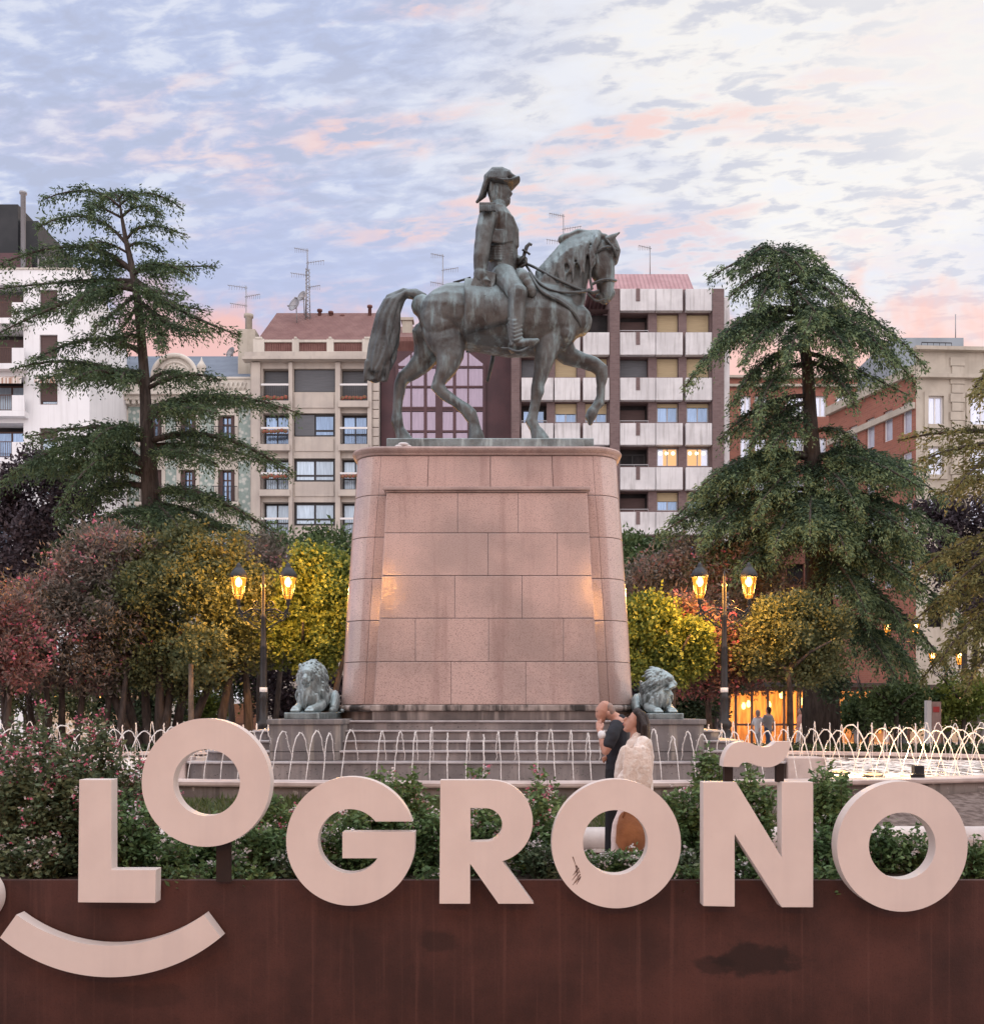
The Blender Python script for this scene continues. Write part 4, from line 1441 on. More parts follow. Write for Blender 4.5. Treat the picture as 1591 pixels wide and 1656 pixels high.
M['concrete_white'] = surf('white_concrete', (0.66, 0.65, 0.66), (0.54, 0.53, 0.54), 0.7, 0.8, streak=((0.33, 0.315, 0.31), 0.6, 0.9), isl=0.06)
M['slate'] = surf('blue_slate', (0.15, 0.18, 0.23), (0.12, 0.145, 0.19), 0.8, 0.55, stretch=(1, 1, 4))
M['black_clad'] = surf('black_cladding', (0.02, 0.022, 0.026), (0.035, 0.036, 0.04), 0.5, 0.6)
M['zinc'] = surf('zinc', (0.30, 0.34, 0.38), (0.24, 0.275, 0.31), 0.5, 0.5)
M['metal_grey'] = surf('galvanised_metal', (0.30, 0.29, 0.30), None, rough=0.45, metal=0.5)
M['railing'] = M['frame_dark']
M['flower'] = surf('balcony_flowers', (0.35, 0.07, 0.07), (0.08, 0.12, 0.05), 12, 0.8)
M['striped_awning'] = surf('striped_awning', (0.62, 0.58, 0.55), (0.36, 0.22, 0.16), 4.5, 0.8, stretch=(1, 0, 0), lo=0.49, hi=0.51)


def brick_mat(name, c1, c2, mortar, sc, bw=0.5, rh=0.22):
    m, t, out = new_mat(name)
    oc = t.n('ShaderNodeTexCoord').outputs['Object']
    s3 = t.n('ShaderNodeSeparateXYZ', ins={'Vector': oc})
    uu = t.math('ADD', s3.outputs[0], s3.outputs[1])
    vec = t.n('ShaderNodeCombineXYZ', ins={'X': uu, 'Y': s3.outputs[2], 'Z': 0.0}).outputs[0]
    b0 = t.n('ShaderNodeTexBrick', ins={'Vector': vec, 'Color1': c1, 'Color2': c2, 'Mortar': mortar, 'Scale': sc})
    b0.inputs['Brick Width'].default_value = bw
    b0.inputs['Row Height'].default_value = rh
    b0.inputs['Mortar Size'].default_value = 0.018
    f = t.noise(oc, 0.5, 5, 0.6)
    col = t.mix(t.math('MULTIPLY', t.smooth(f, 0.4, 0.7), 0.35), b0.outputs[0], tuple(x * 0.6 for x in c1))
    b = t.n('ShaderNodeBsdfPrincipled', ins={'Base Color': col, 'Roughness': 0.85})
    t.put(out.inputs['Surface'], b.outputs[0])
    return m


M['brick_brown'] = brick_mat('brown_brick', (0.135, 0.088, 0.088), (0.175, 0.118, 0.115), (0.16, 0.125, 0.12), 1.6)
M['brick_red'] = brick_mat('red_brick', (0.33, 0.125, 0.085), (0.26, 0.10, 0.072), (0.30, 0.16, 0.12), 1.6)


def tile_roof(name, c1, c2, axis_scale=3.2):
    m, t, out = new_mat(name)
    oc = t.n('ShaderNodeTexCoord').outputs['Object']
    w = t.n('ShaderNodeTexWave', wave_type='BANDS', bands_direction='X', ins={'Vector': oc, 'Scale': axis_scale, 'Distortion': 0.6, 'Detail': 2.0}).outputs['Fac']
    f = t.noise(oc, 1.2, 5)
    col = t.mix(t.smooth(f, 0.35, 0.65), c1, c2)
    col = t.mix(t.math('MULTIPLY', t.smooth(w, 0.35, 0.0), 0.45), col, tuple(x * 0.4 for x in c1))
    b = t.n('ShaderNodeBsdfPrincipled', ins={'Base Color': col, 'Roughness': 0.8})
    bn = t.n('ShaderNodeBump', ins={'Height': w, 'Strength': 0.6, 'Distance': 0.08})
    t.put(b.inputs['Normal'], bn.outputs[0])
    t.put(out.inputs['Surface'], b.outputs[0])
    return m


M['roof_red'] = tile_roof('red_roof_tiles', (0.19, 0.085, 0.075), (0.24, 0.12, 0.105))
M['roof_pink'] = tile_roof('pink_metal_roof', (0.36, 0.20, 0.21), (0.42, 0.25, 0.26), 1.1)


def majolica_mat():
    m, t, out = new_mat('green_tiles')
    oc = t.n('ShaderNodeTexCoord').outputs['Object']
    vo = t.n('ShaderNodeTexVoronoi', ins={'Vector': t.mapping(oc, sc=(1, 0, 1)), 'Scale': 3.2}).outputs['Distance']
    f = t.noise(oc, 3.5, 4)
    col = t.mix(t.smooth(vo, 0.25, 0.5), (0.50, 0.52, 0.48), (0.22, 0.29, 0.265))
    col = t.mix(t.math('MULTIPLY', t.smooth(f, 0.45, 0.65), 0.5), col, (0.33, 0.39, 0.36))
    b = t.n('ShaderNodeBsdfPrincipled', ins={'Base Color': col, 'Roughness': 0.35})
    t.put(out.inputs['Surface'], b.outputs[0])
    return m


M['majolica'] = majolica_mat()


class Face:
    """a facade: bottom-left corner, direction along the wall, inward normal"""
    def __init__(s, o, du):
        s.o = Vector(o)
        s.u = Vector(du).normalized()
        s.n = Vector((-s.u.y, s.u.x, 0)).normalized()          # inward = to the left of du (du runs +x -> inward +y)

    def __call__(s, u, z, d):
        q = s.o + s.u * u + s.n * d
        return Vector((q.x, q.y, z))


def wall_holes(mb, fc, u0, u1, z0, z1, holes, dep, d=0.0):
    """wall face at depth d with reveals dep deep round each hole (u0,u1,z0,z1)"""
    us = sorted({u0, u1, *[min(max(h[i], u0), u1) for h in holes for i in (0, 1)]})
    zs = sorted({z0, z1, *[min(max(h[i], z0), z1) for h in holes for i in (2, 3)]})
    for i in range(len(us) - 1):
        for j in range(len(zs) - 1):
            cu, cz_ = (us[i] + us[i + 1]) / 2, (zs[j] + zs[j + 1]) / 2
            if us[i + 1] - us[i] < 1e-5 or zs[j + 1] - zs[j] < 1e-5:
                continue
            if any(h[0] < cu < h[1] and h[2] < cz_ < h[3] for h in holes):
                continue
            mb.quad(fc(us[i], zs[j], d), fc(us[i + 1], zs[j], d), fc(us[i + 1], zs[j + 1], d), fc(us[i], zs[j + 1], d))
    for a, b, c, e in holes:
        k = d + dep
        mb.quad(fc(a, c, d), fc(b, c, d), fc(b, c, k), fc(a, c, k))
        mb.quad(fc(a, e, d), fc(a, e, k), fc(b, e, k), fc(b, e, d))
        mb.quad(fc(a, c, d), fc(a, c, k), fc(a, e, k), fc(a, e, d))
        mb.quad(fc(b, c, d), fc(b, e, d), fc(b, e, k), fc(b, c, k))


def objw(name, mb, m, parent):
    """facade faces are one sided sheets: keep the winding as built"""
    me = bpy.data.meshes.new(name)
    me.from_pydata(mb.v, [], mb.f)
    me.update()
    return link_mesh(name, me, m, parent)


def window(root, fc, u0, u1, z0, z1, d, frame='frame_dark', pane='pane', cols=2, rows=1, fw=0.07, split=None, shutter=None, shut_h=1.0, label=None):
    """frame with bars, a pane set back in it, and a roller shutter let down to shut_h"""
    f = MB()
    f.obox(fc, u0, u0 + fw, d, d + 0.06, z0, z1)
    f.obox(fc, u1 - fw, u1, d, d + 0.06, z0, z1)
    f.obox(fc, u0 + fw, u1 - fw, d, d + 0.06, z0, z0 + fw)
    f.obox(fc, u0 + fw, u1 - fw, d, d + 0.06, z1 - fw, z1)
    for k in range(1, cols):
        c = u0 + (u1 - u0) * k / cols
        f.obox(fc, c - fw * .5, c + fw * .5, d + 0.004, d + 0.056, z0 + fw, z1 - fw)
    for k in range(1, rows):
        zc_ = z0 + (z1 - z0) * (k / rows if split is None else split)
        f.obox(fc, u0 + fw, u1 - fw, d + 0.008, d + 0.052, zc_ - fw * .45, zc_ + fw * .45)
    o = obj('window', f, M[frame], root)
    if label:
        o['label'] = label
    p = MB()
    for k in range(cols):
        a = u0 + (u1 - u0) * k / cols
        b = u0 + (u1 - u0) * (k + 1) / cols
        p.quad(fc(a + 0.01, z0 + 0.01, d + 0.04), fc(b - 0.01, z0 + 0.01, d + 0.04), fc(b - 0.01, z1 - 0.01, d + 0.04), fc(a + 0.01, z1 - 0.01, d + 0.04))
    objw('pane', p, M[pane] if isinstance(pane, str) else pane, o)
    if shutter:
        s_ = MB().obox(fc, u0 + 0.02, u1 - 0.02, d - 0.05, d - 0.01, z1 - (z1 - z0) * shut_h + 0.02, z1 - 0.02)
        obj('shutter', s_, M[shutter], o)
    return o


def railing(root, fc, u0, u1, z0, z1, d, m='railing', step=0.14, name='railing', top=0.05):
    r = MB()
    r.obox(fc, u0, u1, d - 0.02, d + 0.02, z1 - top, z1)
    r.obox(fc, u0, u1, d - 0.015, d + 0.015, z0 + 0.03, z0 + 0.07)
    n = max(2, int((u1 - u0) / step))
    for k in range(n + 1):
        c = u0 + (u1 - u0) * k / n
        r.obox(fc, c - 0.012, c + 0.012, d - 0.012, d + 0.012, z0 + 0.07, z1 - top)
    return obj(name, r, M[m], root)


def zpx(py, Y):
    return CZ + (HY - py) / F * Y


def xpx(px, Y):
    return (px - CX) / F * Y


# ---- beige block with three bays
Y = 68.0
XB = xpx(405, Y)
be = thing('apartment_building', 'beige stone apartment block with red tiled roof and dark windows', 'building', (xpx(505, Y), Y, 0), 'buildings round the square')
fc = Face((XB, Y, 0), (1, 0, 0))
U = lambda px: xpx(px, Y) - XB
fl = [(596, 648), (668, 718), (741, 791), (812, 864), (884, 936), (956, 1008), (1028, 1080)]
wl = MB()
holes = []
for t_, b_ in fl:
    zt_, zb_ = zpx(t_, Y), zpx(b_, Y)
    holes += [(U(425), U(467), zb_ - 0.15, zt_), (U(475), U(542), zpx(t_ + 38, Y), zt_), (U(552), U(594), zb_ - 0.15, zt_)]
holes.append((U(440), U(594), 0.0, 2.6))
wall_holes(wl, fc, 0, U(614), 0, zpx(583, Y), holes, 0.9)
objw('facade', wl, M['beige_stone'], be)
bk_ = MB()
bk_.box(XB + 0.02, XB + U(614) - 0.02, Y + 0.92, Y + 12, 0, zpx(583, Y))
obj('rear_block', bk_, M['dark_opening'], be)
tr = MB()
for px0, px1 in ((408, 422), (468, 474), (543, 551), (595, 602)):
    tr.obox(fc, U(px0), U(px1), -0.28, -0.003, 0, zpx(588, Y))
for k in range(40):
    tr.obox(fc, U(603), U(613), -0.12, -0.003, k * 0.62 + 0.02, k * 0.62 + 0.58) if k * 0.62 + 0.6 < zpx(588, Y) else None
obj('pilaster', tr, M['beige_stone'], be)
cor = MB()
cor.obox(fc, -0.4, U(614), -0.7, 0.1, zpx(586, Y), zpx(581, Y))
cor.obox(fc, -0.3, U(614), -0.5, 0.1, zpx(581, Y) + 0.002, zpx(573, Y))
obj('cornice', cor, M['beige_stone'], be)
par = MB()
for a_, b_ in ((410, 428), (473, 484), (529, 540), (586, 604)):
    par.obox(fc, U(a_), U(b_), -0.15, 0.25, zpx(573, Y) + 0.002, zpx(549, Y))
    par.obox(fc, U(a_) + .15, U(b_) - .15, -0.2, 0.3, zpx(549, Y) + .002, zpx(546, Y))
par.obox(fc, U(410), U(604), -0.12, 0.22, zpx(554, Y), zpx(550, Y) - .004)
par.obox(fc, U(410), U(604), -0.12, 0.22, zpx(573, Y) + 0.003, zpx(569, Y))
obj('parapet', par, M['cream_render'], be)
for a_, b_ in ((428, 473), (484, 529), (540, 586)):
    q = MB()
    n = 12
    for k in range(n):
        c = U(a_) + (U(b_) - U(a_)) * (k + .5) / n
        q.obox(fc, c - 0.07, c + 0.07, 0.0, 0.1, zpx(569, Y) + .003, zpx(554, Y) - .003)
    obj('balustrade', q, M['roof_red'], be)
rf = MB()
ra, rb_, rc, rd = fc(0.1, zpx(552, Y), 0.6), fc(U(612), zpx(552, Y), 0.6), fc(U(612), zpx(506, Y + 6), 6), fc(0.5, zpx(506, Y + 6), 6)
rf.add([ra, rb_, rc, rd, ra - Vector((0, 0, .2)), rb_ - Vector((0, 0, .2)), Vector((rc.x, rc.y, 20)), Vector((rd.x, rd.y, 20))],
       [(0, 1, 2, 3), (4, 7, 6, 5), (0, 4, 5, 1), (1, 5, 6, 2), (2, 6, 7, 3), (3, 7, 4, 0)])
obj('roof', rf, M['roof_red'], be)
rng0 = random.Random(8)
for i, (t_, b_) in enumerate(fl[:5]):
    zt_, zb_ = zpx(t_, Y), zpx(b_, Y)
    zm = zpx(t_ + 38, Y)
    for a_, b2 in ((425, 467), (552, 594)):
        sh = 'shutter_grey' if i == 0 else None
        window(be, fc, U(a_) + 0.03, U(b2) - 0.03, zb_ - 0.12, zt_ - 0.03, 0.55, pane='pane_curtain' if i >= 2 else 'pane', cols=2, rows=2, split=0.42, fw=0.10, shutter=sh, shut_h=0.96)
        sl = MB().obox(fc, U(a_) - 0.15, U(b2) + 0.15, -0.45, -0.004, zb_ - 0.55, zb_ - 0.12)
        obj('balcony_slab', sl, M['beige_stone'], be)
        rl = railing(be, fc, U(a_), U(b2), zb_ - 0.12, zb_ + 1.02, -0.25)
        hr = MB().obox(fc, U(a_) - .05, U(b2) + .05, -0.33, -0.28, zb_ + 0.95, zb_ + 1.08)
        obj('handrail', hr, M['frame_white'], rl)
        if i in (0, 2) or (i == 1 and a_ == 425):
            fw_ = MB()
            for k in range(7):
                c = U(a_) + 0.15 + (U(b2) - U(a_) - .3) * k / 6
                fw_.ell(fc(c, zb_ + (0.05 if i == 0 else 0.75) + rng0.random() * .1, -0.36), (.16, .1, .14), n=7, m=5)
            obj('flower_box', fw_, M['flower'], rl)
    window(be, fc, U(475) + 0.03, U(542) - 0.03, zm + 0.03, zt_ - 0.03, 0.22, pane='pane_curtain' if i >= 2 else 'pane', cols=2, rows=2, split=0.28, fw=0.14,
           shutter='shutter_grey' if i == 0 else None, shut_h=0.98)
    if i == 1:
        s_ = MB().obox(fc, U(477), U(508), 0.13, 0.18, zm + 0.1, zt_ - 0.1)
        obj('shutter', s_, M['shutter_grey'], be)
    pnl = MB().obox(fc, U(477), U(540), -0.06, -0.003, zb_ - 0.5, zm - 0.18)
    obj('spandrel', pnl, M['beige_stone'], be)

# ---- building with green tiles
Yg = 68.4
XG = xpx(140, Yg)
gb = thing('apartment_building', 'low building clad in green patterned tiles under a round pediment', 'building', (xpx(280, Yg), Yg, 0), 'buildings round the square')
fg = Face((XG, Yg, 0), (1, 0, 0))
Ug = lambda px: xpx(px, Yg) - XG
wl = MB()
tl = MB()
holes = []
for fi, (t_, b_) in enumerate(((672, 716), (760, 812), (850, 902), (940, 990))):
    for a_, b2 in ((176, 202), (232, 262), (292, 317), (353, 380)):
        holes.append((Ug(a_), Ug(b2), zpx(b_, Yg), zpx(t_, Yg)))
wall_holes(wl, fg, 0, Ug(407), 0, zpx(640, Yg), holes, 0.5)
objw('facade', wl, M['cream_render'], gb)
obj('rear_block', MB().box(XG + 0.02, XG + Ug(407) - 0.02, Yg + 0.52, Yg + 12, 0, zpx(612, Yg)), M['dark_opening'], gb)
for a_, b_ in ((147, 171), (207, 228), (266, 288), (322, 347), (385, 406)):
    for t_, b2 in ((658, 735), (745, 830), (840, 915)):
        tl.obox(fg, Ug(a_), Ug(b_), -0.03, -0.003, zpx(b2, Yg), zpx(t_, Yg))
obj('tile_panel', tl, M['majolica'], gb)
for h in holes[:12]:
    window(gb, fg, h[0] + .02, h[1] - .02, h[2] + .02, h[3] - .02, 0.25, frame='frame_brown', pane='pane', cols=2, rows=2, split=0.7, fw=0.10)
    sh = MB()
    sh.obox(fg, h[0] + .02, h[0] + .30, 0.05, 0.11, h[2] + .02, h[3] - .02)
    sh.obox(fg, h[1] - .30, h[1] - .02, 0.05, 0.11, h[2] + .02, h[3] - .02)
    obj('shutter', sh, M['shutter_brown'], gb)
    sr = MB()
    sr.obox(fg, h[0] - .25, h[0] - .003, -0.1, -0.004, h[2] - .2, h[3] + .35)
    sr.obox(fg, h[1] + .003, h[1] + .25, -0.1, -0.004, h[2] - .2, h[3] + .35)
    sr.obox(fg, h[0], h[1], -0.12, -0.004, h[3] + .005, h[3] + .4)
    obj('surround', sr, M['cream_render'], gb)
    if h[0] > Ug(230):
        bl = railing(gb, fg, h[0] - .3, h[1] + .3, h[2] - 0.1, h[2] + 1.0, -0.55)
        obj('balcony_slab', MB().obox(fg, h[0] - .4, h[1] + .4, -0.65, -0.13, h[2] - .35, h[2] - .1), M['cream_render'], bl)
co = MB()
co.obox(fg, -0.3, Ug(408), -0.85, 0.1, zpx(643, Yg), zpx(638, Yg))
co.obox(fg, -0.2, Ug(408), -0.55, 0.1, zpx(650, Yg), zpx(643, Yg) - .003)
co.obox(fg, 0, Ug(407), -0.15, 0.3, zpx(638, Yg) + .003, zpx(614, Yg))
co.obox(fg, -0.05, Ug(408), -0.25, 0.35, zpx(614, Yg) + .003, zpx(611, Yg))
for k in range(26):
    c = Ug(150) + (Ug(400) - Ug(150)) * k / 25
    co.obox(fg, c - .12, c + .12, -0.5, -0.16, zpx(656, Yg), zpx(650, Yg) - .004)
obj('cornice', co, M['cream_render'], gb)
fz = MB()
for k in range(9):
    c = Ug(334) + (Ug(394) - Ug(334)) * k / 8
    fz.tube([fg(c - .22, zpx(632, Yg), -0.17), fg(c, zpx(619, Yg), -0.2), fg(c + .22, zpx(632, Yg), -0.17)], 0.05, 5)
    fz.tube([fg(c - .22, zpx(620, Yg), -0.17), fg(c, zpx(633, Yg), -0.2), fg(c + .22, zpx(620, Yg), -0.17)], 0.05, 5)
obj('frieze', fz, M['cream_render'], gb)
pc_u, pc_z, pr = Ug(284), zpx(612, Yg), 35 / F * Yg
pd_ = MB()
arc = [(pc_u + pr * math.cos(R(180 - 180 * k / 40)), pc_z + .02 + pr * math.sin(R(180 - 180 * k / 40))) for k in range(41)]
pd_.prism([arc], lambda a, b, d: fg(a, b, d), -0.12, 0.35)
obj('pediment', pd_, M['cream_render'], gb)
pr_ = MB()
for rr_, w_, dd in ((1.0, .16, -0.38), (0.72, .10, -0.24)):
    pr_.tube([fg(pc_u + pr * rr_ * math.cos(R(180 - 180 * k / 32)), pc_z + .03 + pr * rr_ * math.sin(R(180 - 180 * k / 32)), dd + .12) for k in range(33)], w_, 8)
for k, (a_, b_, r_) in enumerate(((0, .75, .16), (-.28, .42, .2), (.28, .42, .2), (0, .30, .25), (0, .5, .14))):
    pr_.ell(fg(pc_u + a_, pc_z + .1 + b_, -0.16), (r_, .1, r_), n=10, m=6)
obj('pediment_moulding', pr_, M['cream_render'], gb)
ro = MB()
q0, q1, q2, q3 = fg(0, zpx(612, Yg), .5), fg(Ug(407), zpx(612, Yg), .5), fg(Ug(406), zpx(576, Yg + 3), 3), fg(0, zpx(576, Yg + 3), 3)
ro.add([q0, q1, q2, q3, q0 - Vector((0, 0, .3)), q1 - Vector((0, 0, .3)), Vector((q2.x, q2.y, 20)), Vector((q3.x, q3.y, 20))],
       [(0, 1, 2, 3), (4, 7, 6, 5), (0, 4, 5, 1), (1, 5, 6, 2), (2, 6, 7, 3), (3, 7, 4, 0)])
obj('roof', ro, M['slate'], gb)
fn_ = MB()
cq = fg(Ug(326), zpx(611, Yg), 0)
fn_.lathe([(.25, 0), (.28, .2), (.12, .35), (.3, .6), (.34, .8), (.2, 1.0), (.08, 1.2), (.02, 1.45)], cq, 10)
obj('finial', fn_, M['cream_render'], gb)

# ---- white building at the left
Yw = 62.0
XWR = xpx(145, Yw)
wb = thing('apartment_building', 'white rendered apartment block with brown shutters and awnings at left', 'building', (xpx(40, Yw), Yw, 0), 'buildings round the square')
XW0 = XWR - 14
fw_c = Face((XW0, Yw, 0), (1, 0, 0))
Uw = lambda px: xpx(px, Yw) - XW0
rows_w = [(468, 505), (541, 578), (617, 654), (692, 729), (767, 804), (842, 879), (918, 955), (993, 1030)]
holes = []
bal = []
for t_, b_ in rows_w:
    holes.append((Uw(64), Uw(93), zpx(b_, Yw), zpx(t_, Yw)))
    hb_ = (Uw(-62), Uw(38), zpx(b_ + 14, Yw), zpx(t_ - 8, Yw))
    bal.append(hb_)
holes += bal
wl = MB()
zt_w = zpx(436, Yw)
wall_holes(wl, fw_c, 0, 14, 0, zt_w, holes, 1.1)
# party wall with a sloping top, then the roof behind
YE = 68.3
zr = zpx(556, YE)
a0, b0 = Vector((XWR, Yw, 0)), Vector((XWR, YE, 0))
wl.quad(a0, b0, Vector((XWR, YE, zr)), Vector((XWR, Yw + 0.01, zt_w)))
wl.quad(Vector((XW0, Yw, zt_w)), Vector((XWR, Yw, zt_w)), Vector((XWR, YE, zr)), Vector((XW0, YE, zr)))
objw('facade', wl, M['white_render'], wb)
obj('rear_block', MB().box(XW0 + 0.1, XWR - 0.1, Yw + 1.12, YE - 0.1, 0, zr - 1), M['dark_opening'], wb)
for i, (t_, b_) in enumerate(rows_w[:7]):
    h = holes[i]
    window(wb, fw_c, h[0] + .02, h[1] - .02, h[2] + .02, h[3] - .02, 0.18, frame='frame_brown', pane='pane_curtain', cols=1, rows=1, fw=0.09,
           shutter='shutter_brown' if i < 6 else None, shut_h=[.95, .98, .86, .45, .5, .9, 1][i])
    if i == 2:
        aw = MB().add([fw_c(h[0] - .1, h[3] + .35, -.01), fw_c(h[1] + .1, h[3] + .35, -.01), fw_c(h[1] + .1, h[3] - .05, -.5), fw_c(h[0] - .1, h[3] - .05, -.5),
                       fw_c(h[1] + .1, h[3] - .25, -.5), fw_c(h[0] - .1, h[3] - .25, -.5)], [(0, 1, 2, 3), (3, 2, 4, 5)])
        objw('awning', aw, M['striped_awning'], wb)
    h = bal[i]
    window(wb, fw_c, h[0] + .9, h[1] - .25, h[2] + .05, h[3] - .3, 0.9, frame='frame_brown', pane='pane' if i in (3, 5) else 'pane_curtain', cols=3, rows=1, fw=0.10,
           shutter='shutter_brown' if i in (0, 1) else None, shut_h=0.97)
    sl = MB().obox(fw_c, h[0] - .1, Uw(46), -0.55, 1.0, h[2] - .35, h[2] - .004)
    obj('balcony_slab', sl, M['white_render'], wb)
    pr2 = MB().obox(fw_c, Uw(26), Uw(46), -0.55, -0.45, h[2], h[2] + .95)
    obj('balcony_parapet', pr2, M['white_render'], wb)
    railing(wb, fw_c, h[0], Uw(26), h[2], h[2] + 1.0, -0.5, m='frame_brown')
    if i == 2:
        aw = MB().add([fw_c(h[0], h[3] + .02, -.02), fw_c(h[1] + .2, h[3] + .02, -.02), fw_c(h[1] + .2, h[3] - .3, -.7), fw_c(h[0], h[3] - .3, -.7),
                       fw_c(h[1] + .2, h[3] - .65, -.7), fw_c(h[0], h[3] - .65, -.7)], [(0, 1, 2, 3), (3, 2, 4, 5)])
        objw('awning', aw, M['striped_awning'], wb)
rl_ = MB()
for k in range(8):
    u_ = Uw(58) + (Uw(143) - Uw(58)) * k / 7
    rl_.obox(fw_c, u_ - .02, u_ + .02, .3, .34, zt_w - .3, zt_w + .95)
rl_.obox(fw_c, Uw(58), Uw(143), .3, .34, zt_w + .9, zt_w + .95)
obj('roof_railing', rl_, M['metal_grey'], wb)
cp = MB().box(XW0, XWR + .06, Yw - .05, Yw + .25, zt_w + .003, zt_w + .12)
obj('coping', cp, M['cream_render'], wb)
# dark tower on its roof, with a flue
Yt = 66.0
tw = thing('stair_tower', 'black clad roof tower standing on the white building', 'tower', (xpx(20, Yt), Yt, zpx(470, Yt)))
tb_ = MB()
tb_.box(xpx(-90, Yt), xpx(29, Yt), Yt, Yt + 6, zpx(470, Yt) - 4, zpx(330, Yt))
tb_.box(xpx(29, Yt) + .01, xpx(57, Yt), Yt + 0.4, Yt + 6, zpx(470, Yt) - 4, zpx(352, Yt))
obj('tower_body', tb_, M['black_clad'], tw)
obj('brick_base', MB().box(xpx(-90, Yt), xpx(52, Yt), Yt - .3, Yt - .01, zpx(470, Yt) - 4, zpx(412, Yt)), M['maroon'], tw)
fl_ = MB().lathe([(0.16, zpx(470, Yt)), (0.16, zpx(322, Yt)), (0.24, zpx(321, Yt)), (0.24, zpx(318, Yt))], (xpx(37.5, Yt - .6), Yt - .6, 0), 12)
obj('flue', fl_, M['metal_grey'], tw)

# ---- maroon building with the gabled glass front
Ym = 69.0
XM = xpx(613, Ym)
mb_ = thing('apartment_building', 'maroon building with a pointed mauve glass front behind the horse', 'building', (xpx(720, Ym), Ym, 0), 'buildings round the square')
fm = Face((XM, Ym, 0), (1, 0, 0))
Um = lambda px: xpx(px, Ym) - XM
bo = MB().box(XM, xpx(832, Ym), Ym, Ym + 12, 0, zpx(548, Ym))
obj('facade', bo, M['maroon'], mb_)
gl = MB()
gl.add([fm(Um(642), 0.2, -.02), fm(Um(783), 0.2, -.02), fm(Um(783), zpx(590, Ym), -.02), fm(Um(748), zpx(562, Ym), -.02), fm(Um(678), zpx(562, Ym), -.02), fm(Um(642), zpx(590, Ym), -.02)], [(0, 1, 2, 3, 4, 5)])
objw('glass_front', gl, M['pane_mauve'], mb_)
mu = MB()
for px, w_ in ((642, .22), (665, .1), (688, .22), (710, .5), (735, .22), (757, .1), (783, .22)):
    top_ = 590 - max(0, min(28, (px - 642) * .78 if px < 700 else (783 - px) * .78))
    mu.obox(fm, Um(px) - w_ / 2, Um(px) + w_ / 2, -.14, -.03, 0.2, zpx(top_, Ym))
for py in (594, 626, 660, 664, 698, 735, 772, 810, 850):
    mu.obox(fm, Um(642), Um(783), -.12, -.035, zpx(py, Ym) - .07, zpx(py, Ym) + .07)
obj('mullion', mu, M['maroon'], mb_)
rm_ = MB()
q0, q1, q2, q3 = fm(-.3, zpx(548, Ym), -.4), fm(Um(832), zpx(548, Ym), -.4), fm(Um(832), zpx(528, Ym + 5), 5), fm(0, zpx(528, Ym + 5), 5)
rm_.add([q0, q1, q2, q3, q0 - Vector((0, 0, .3)), q1 - Vector((0, 0, .3)), Vector((q2.x, q2.y, 20)), Vector((q3.x, q3.y, 20))], [(0, 1, 2, 3), (4, 7, 6, 5), (0, 4, 5, 1), (1, 5, 6, 2), (2, 6, 7, 3), (3, 7, 4, 0)])
obj('roof', rm_, M['roof_red'], mb_)
q = fm(Um(655), zpx(540, Ym), 2)
ch = MB().box(q.x - .35, q.x + .35, q.y - .35, q.y + .35, q.z - 1, q.z + 1.6)
ch.box(q.x - .45, q.x + .45, q.y - .45, q.y + .45, q.z + 1.605, q.z + 1.8)
obj('chimney', ch, M['ochre_stone'], mb_)

# ---- brown brick block with white concrete bands
Yn = 66.0
XN = xpx(826, Yn)
nb = thing('apartment_building', 'brown brick apartment block banded with stained white concrete panels', 'building', (xpx(1000, Yn), Yn, 0), 'buildings round the square')
fn = Face((XN, Yn, 0), (1, 0, 0))
Un = lambda px: xpx(px, Yn) - XN
bands = [(471, 506), (541, 577), (614, 650), (687, 722), (758, 794), (830, 866), (902, 938), (974, 1010), (1046, 1082)]
cols_r = [(1002, 1048, 'dark'), (1062, 1097, 'blind'), (1110, 1147, 'blind')]
cols_l = [(843, 884, 'dark'), (897, 933, 'blind'), (946, 982, 'blind')]
holes = []
spec_ = []
for i, (t_, b_) in enumerate(bands):
    wt_, wb_ = b_ + 1, (bands[i + 1][0] - 4 if i + 1 < len(bands) else b_ + 34)
    for a_, b2, kd in cols_r:
        holes.append((Un(a_), Un(b2), zpx(wb_, Yn), zpx(wt_, Yn)))
        spec_.append((i, kd, holes[-1], a_))
    if i >= 1:
        for a_, b2, kd in cols_l:
            holes.append((Un(a_), Un(b2), zpx(wb_, Yn), zpx(wt_, Yn)))
            spec_.append((i, kd, holes[-1], a_))
topl, topr = zpx(541, Yn), zpx(468, Yn)
holes.append((Un(942), Un(984), zpx(540, Yn), zpx(500, Yn)))
wl = MB()
wall_holes(wl, fn, 0, Un(986), 0, zpx(500, Yn), [h for h in holes if h[0] < Un(986)], 0.8)
wall_holes(wl, fn, Un(986), Un(1170), 0, topr, [h for h in holes if h[0] > Un(986)], 0.8)
x1170 = xpx(1170, Yn)
wl.quad(Vector((x1170, Yn, 0)), Vector((x1170 + 0.3, Yn + 13, 0)), Vector((x1170 + 0.3, Yn + 13, topr)), Vector((x1170, Yn, topr)))
wl.quad(Vector((xpx(986, Yn), Yn, topr)), Vector((x1170, Yn, topr)), Vector((x1170, Yn + 13, topr)), Vector((xpx(986, Yn), Yn + 13, topr)))
wl.quad(Vector((xpx(986, Yn), Yn, 0)), Vector((xpx(986, Yn), Yn, topr)), Vector((xpx(986, Yn), Yn + 13, topr)), Vector((xpx(986, Yn), Yn + 13, 0)))
objw('facade', wl, M['brick_brown'], nb)
obj('rear_block', MB().box(XN + .05, x1170 - .05, Yn + 0.82, Yn + 12.5, 0, zpx(502, Yn)), M['dark_opening'], nb)
pier = MB()
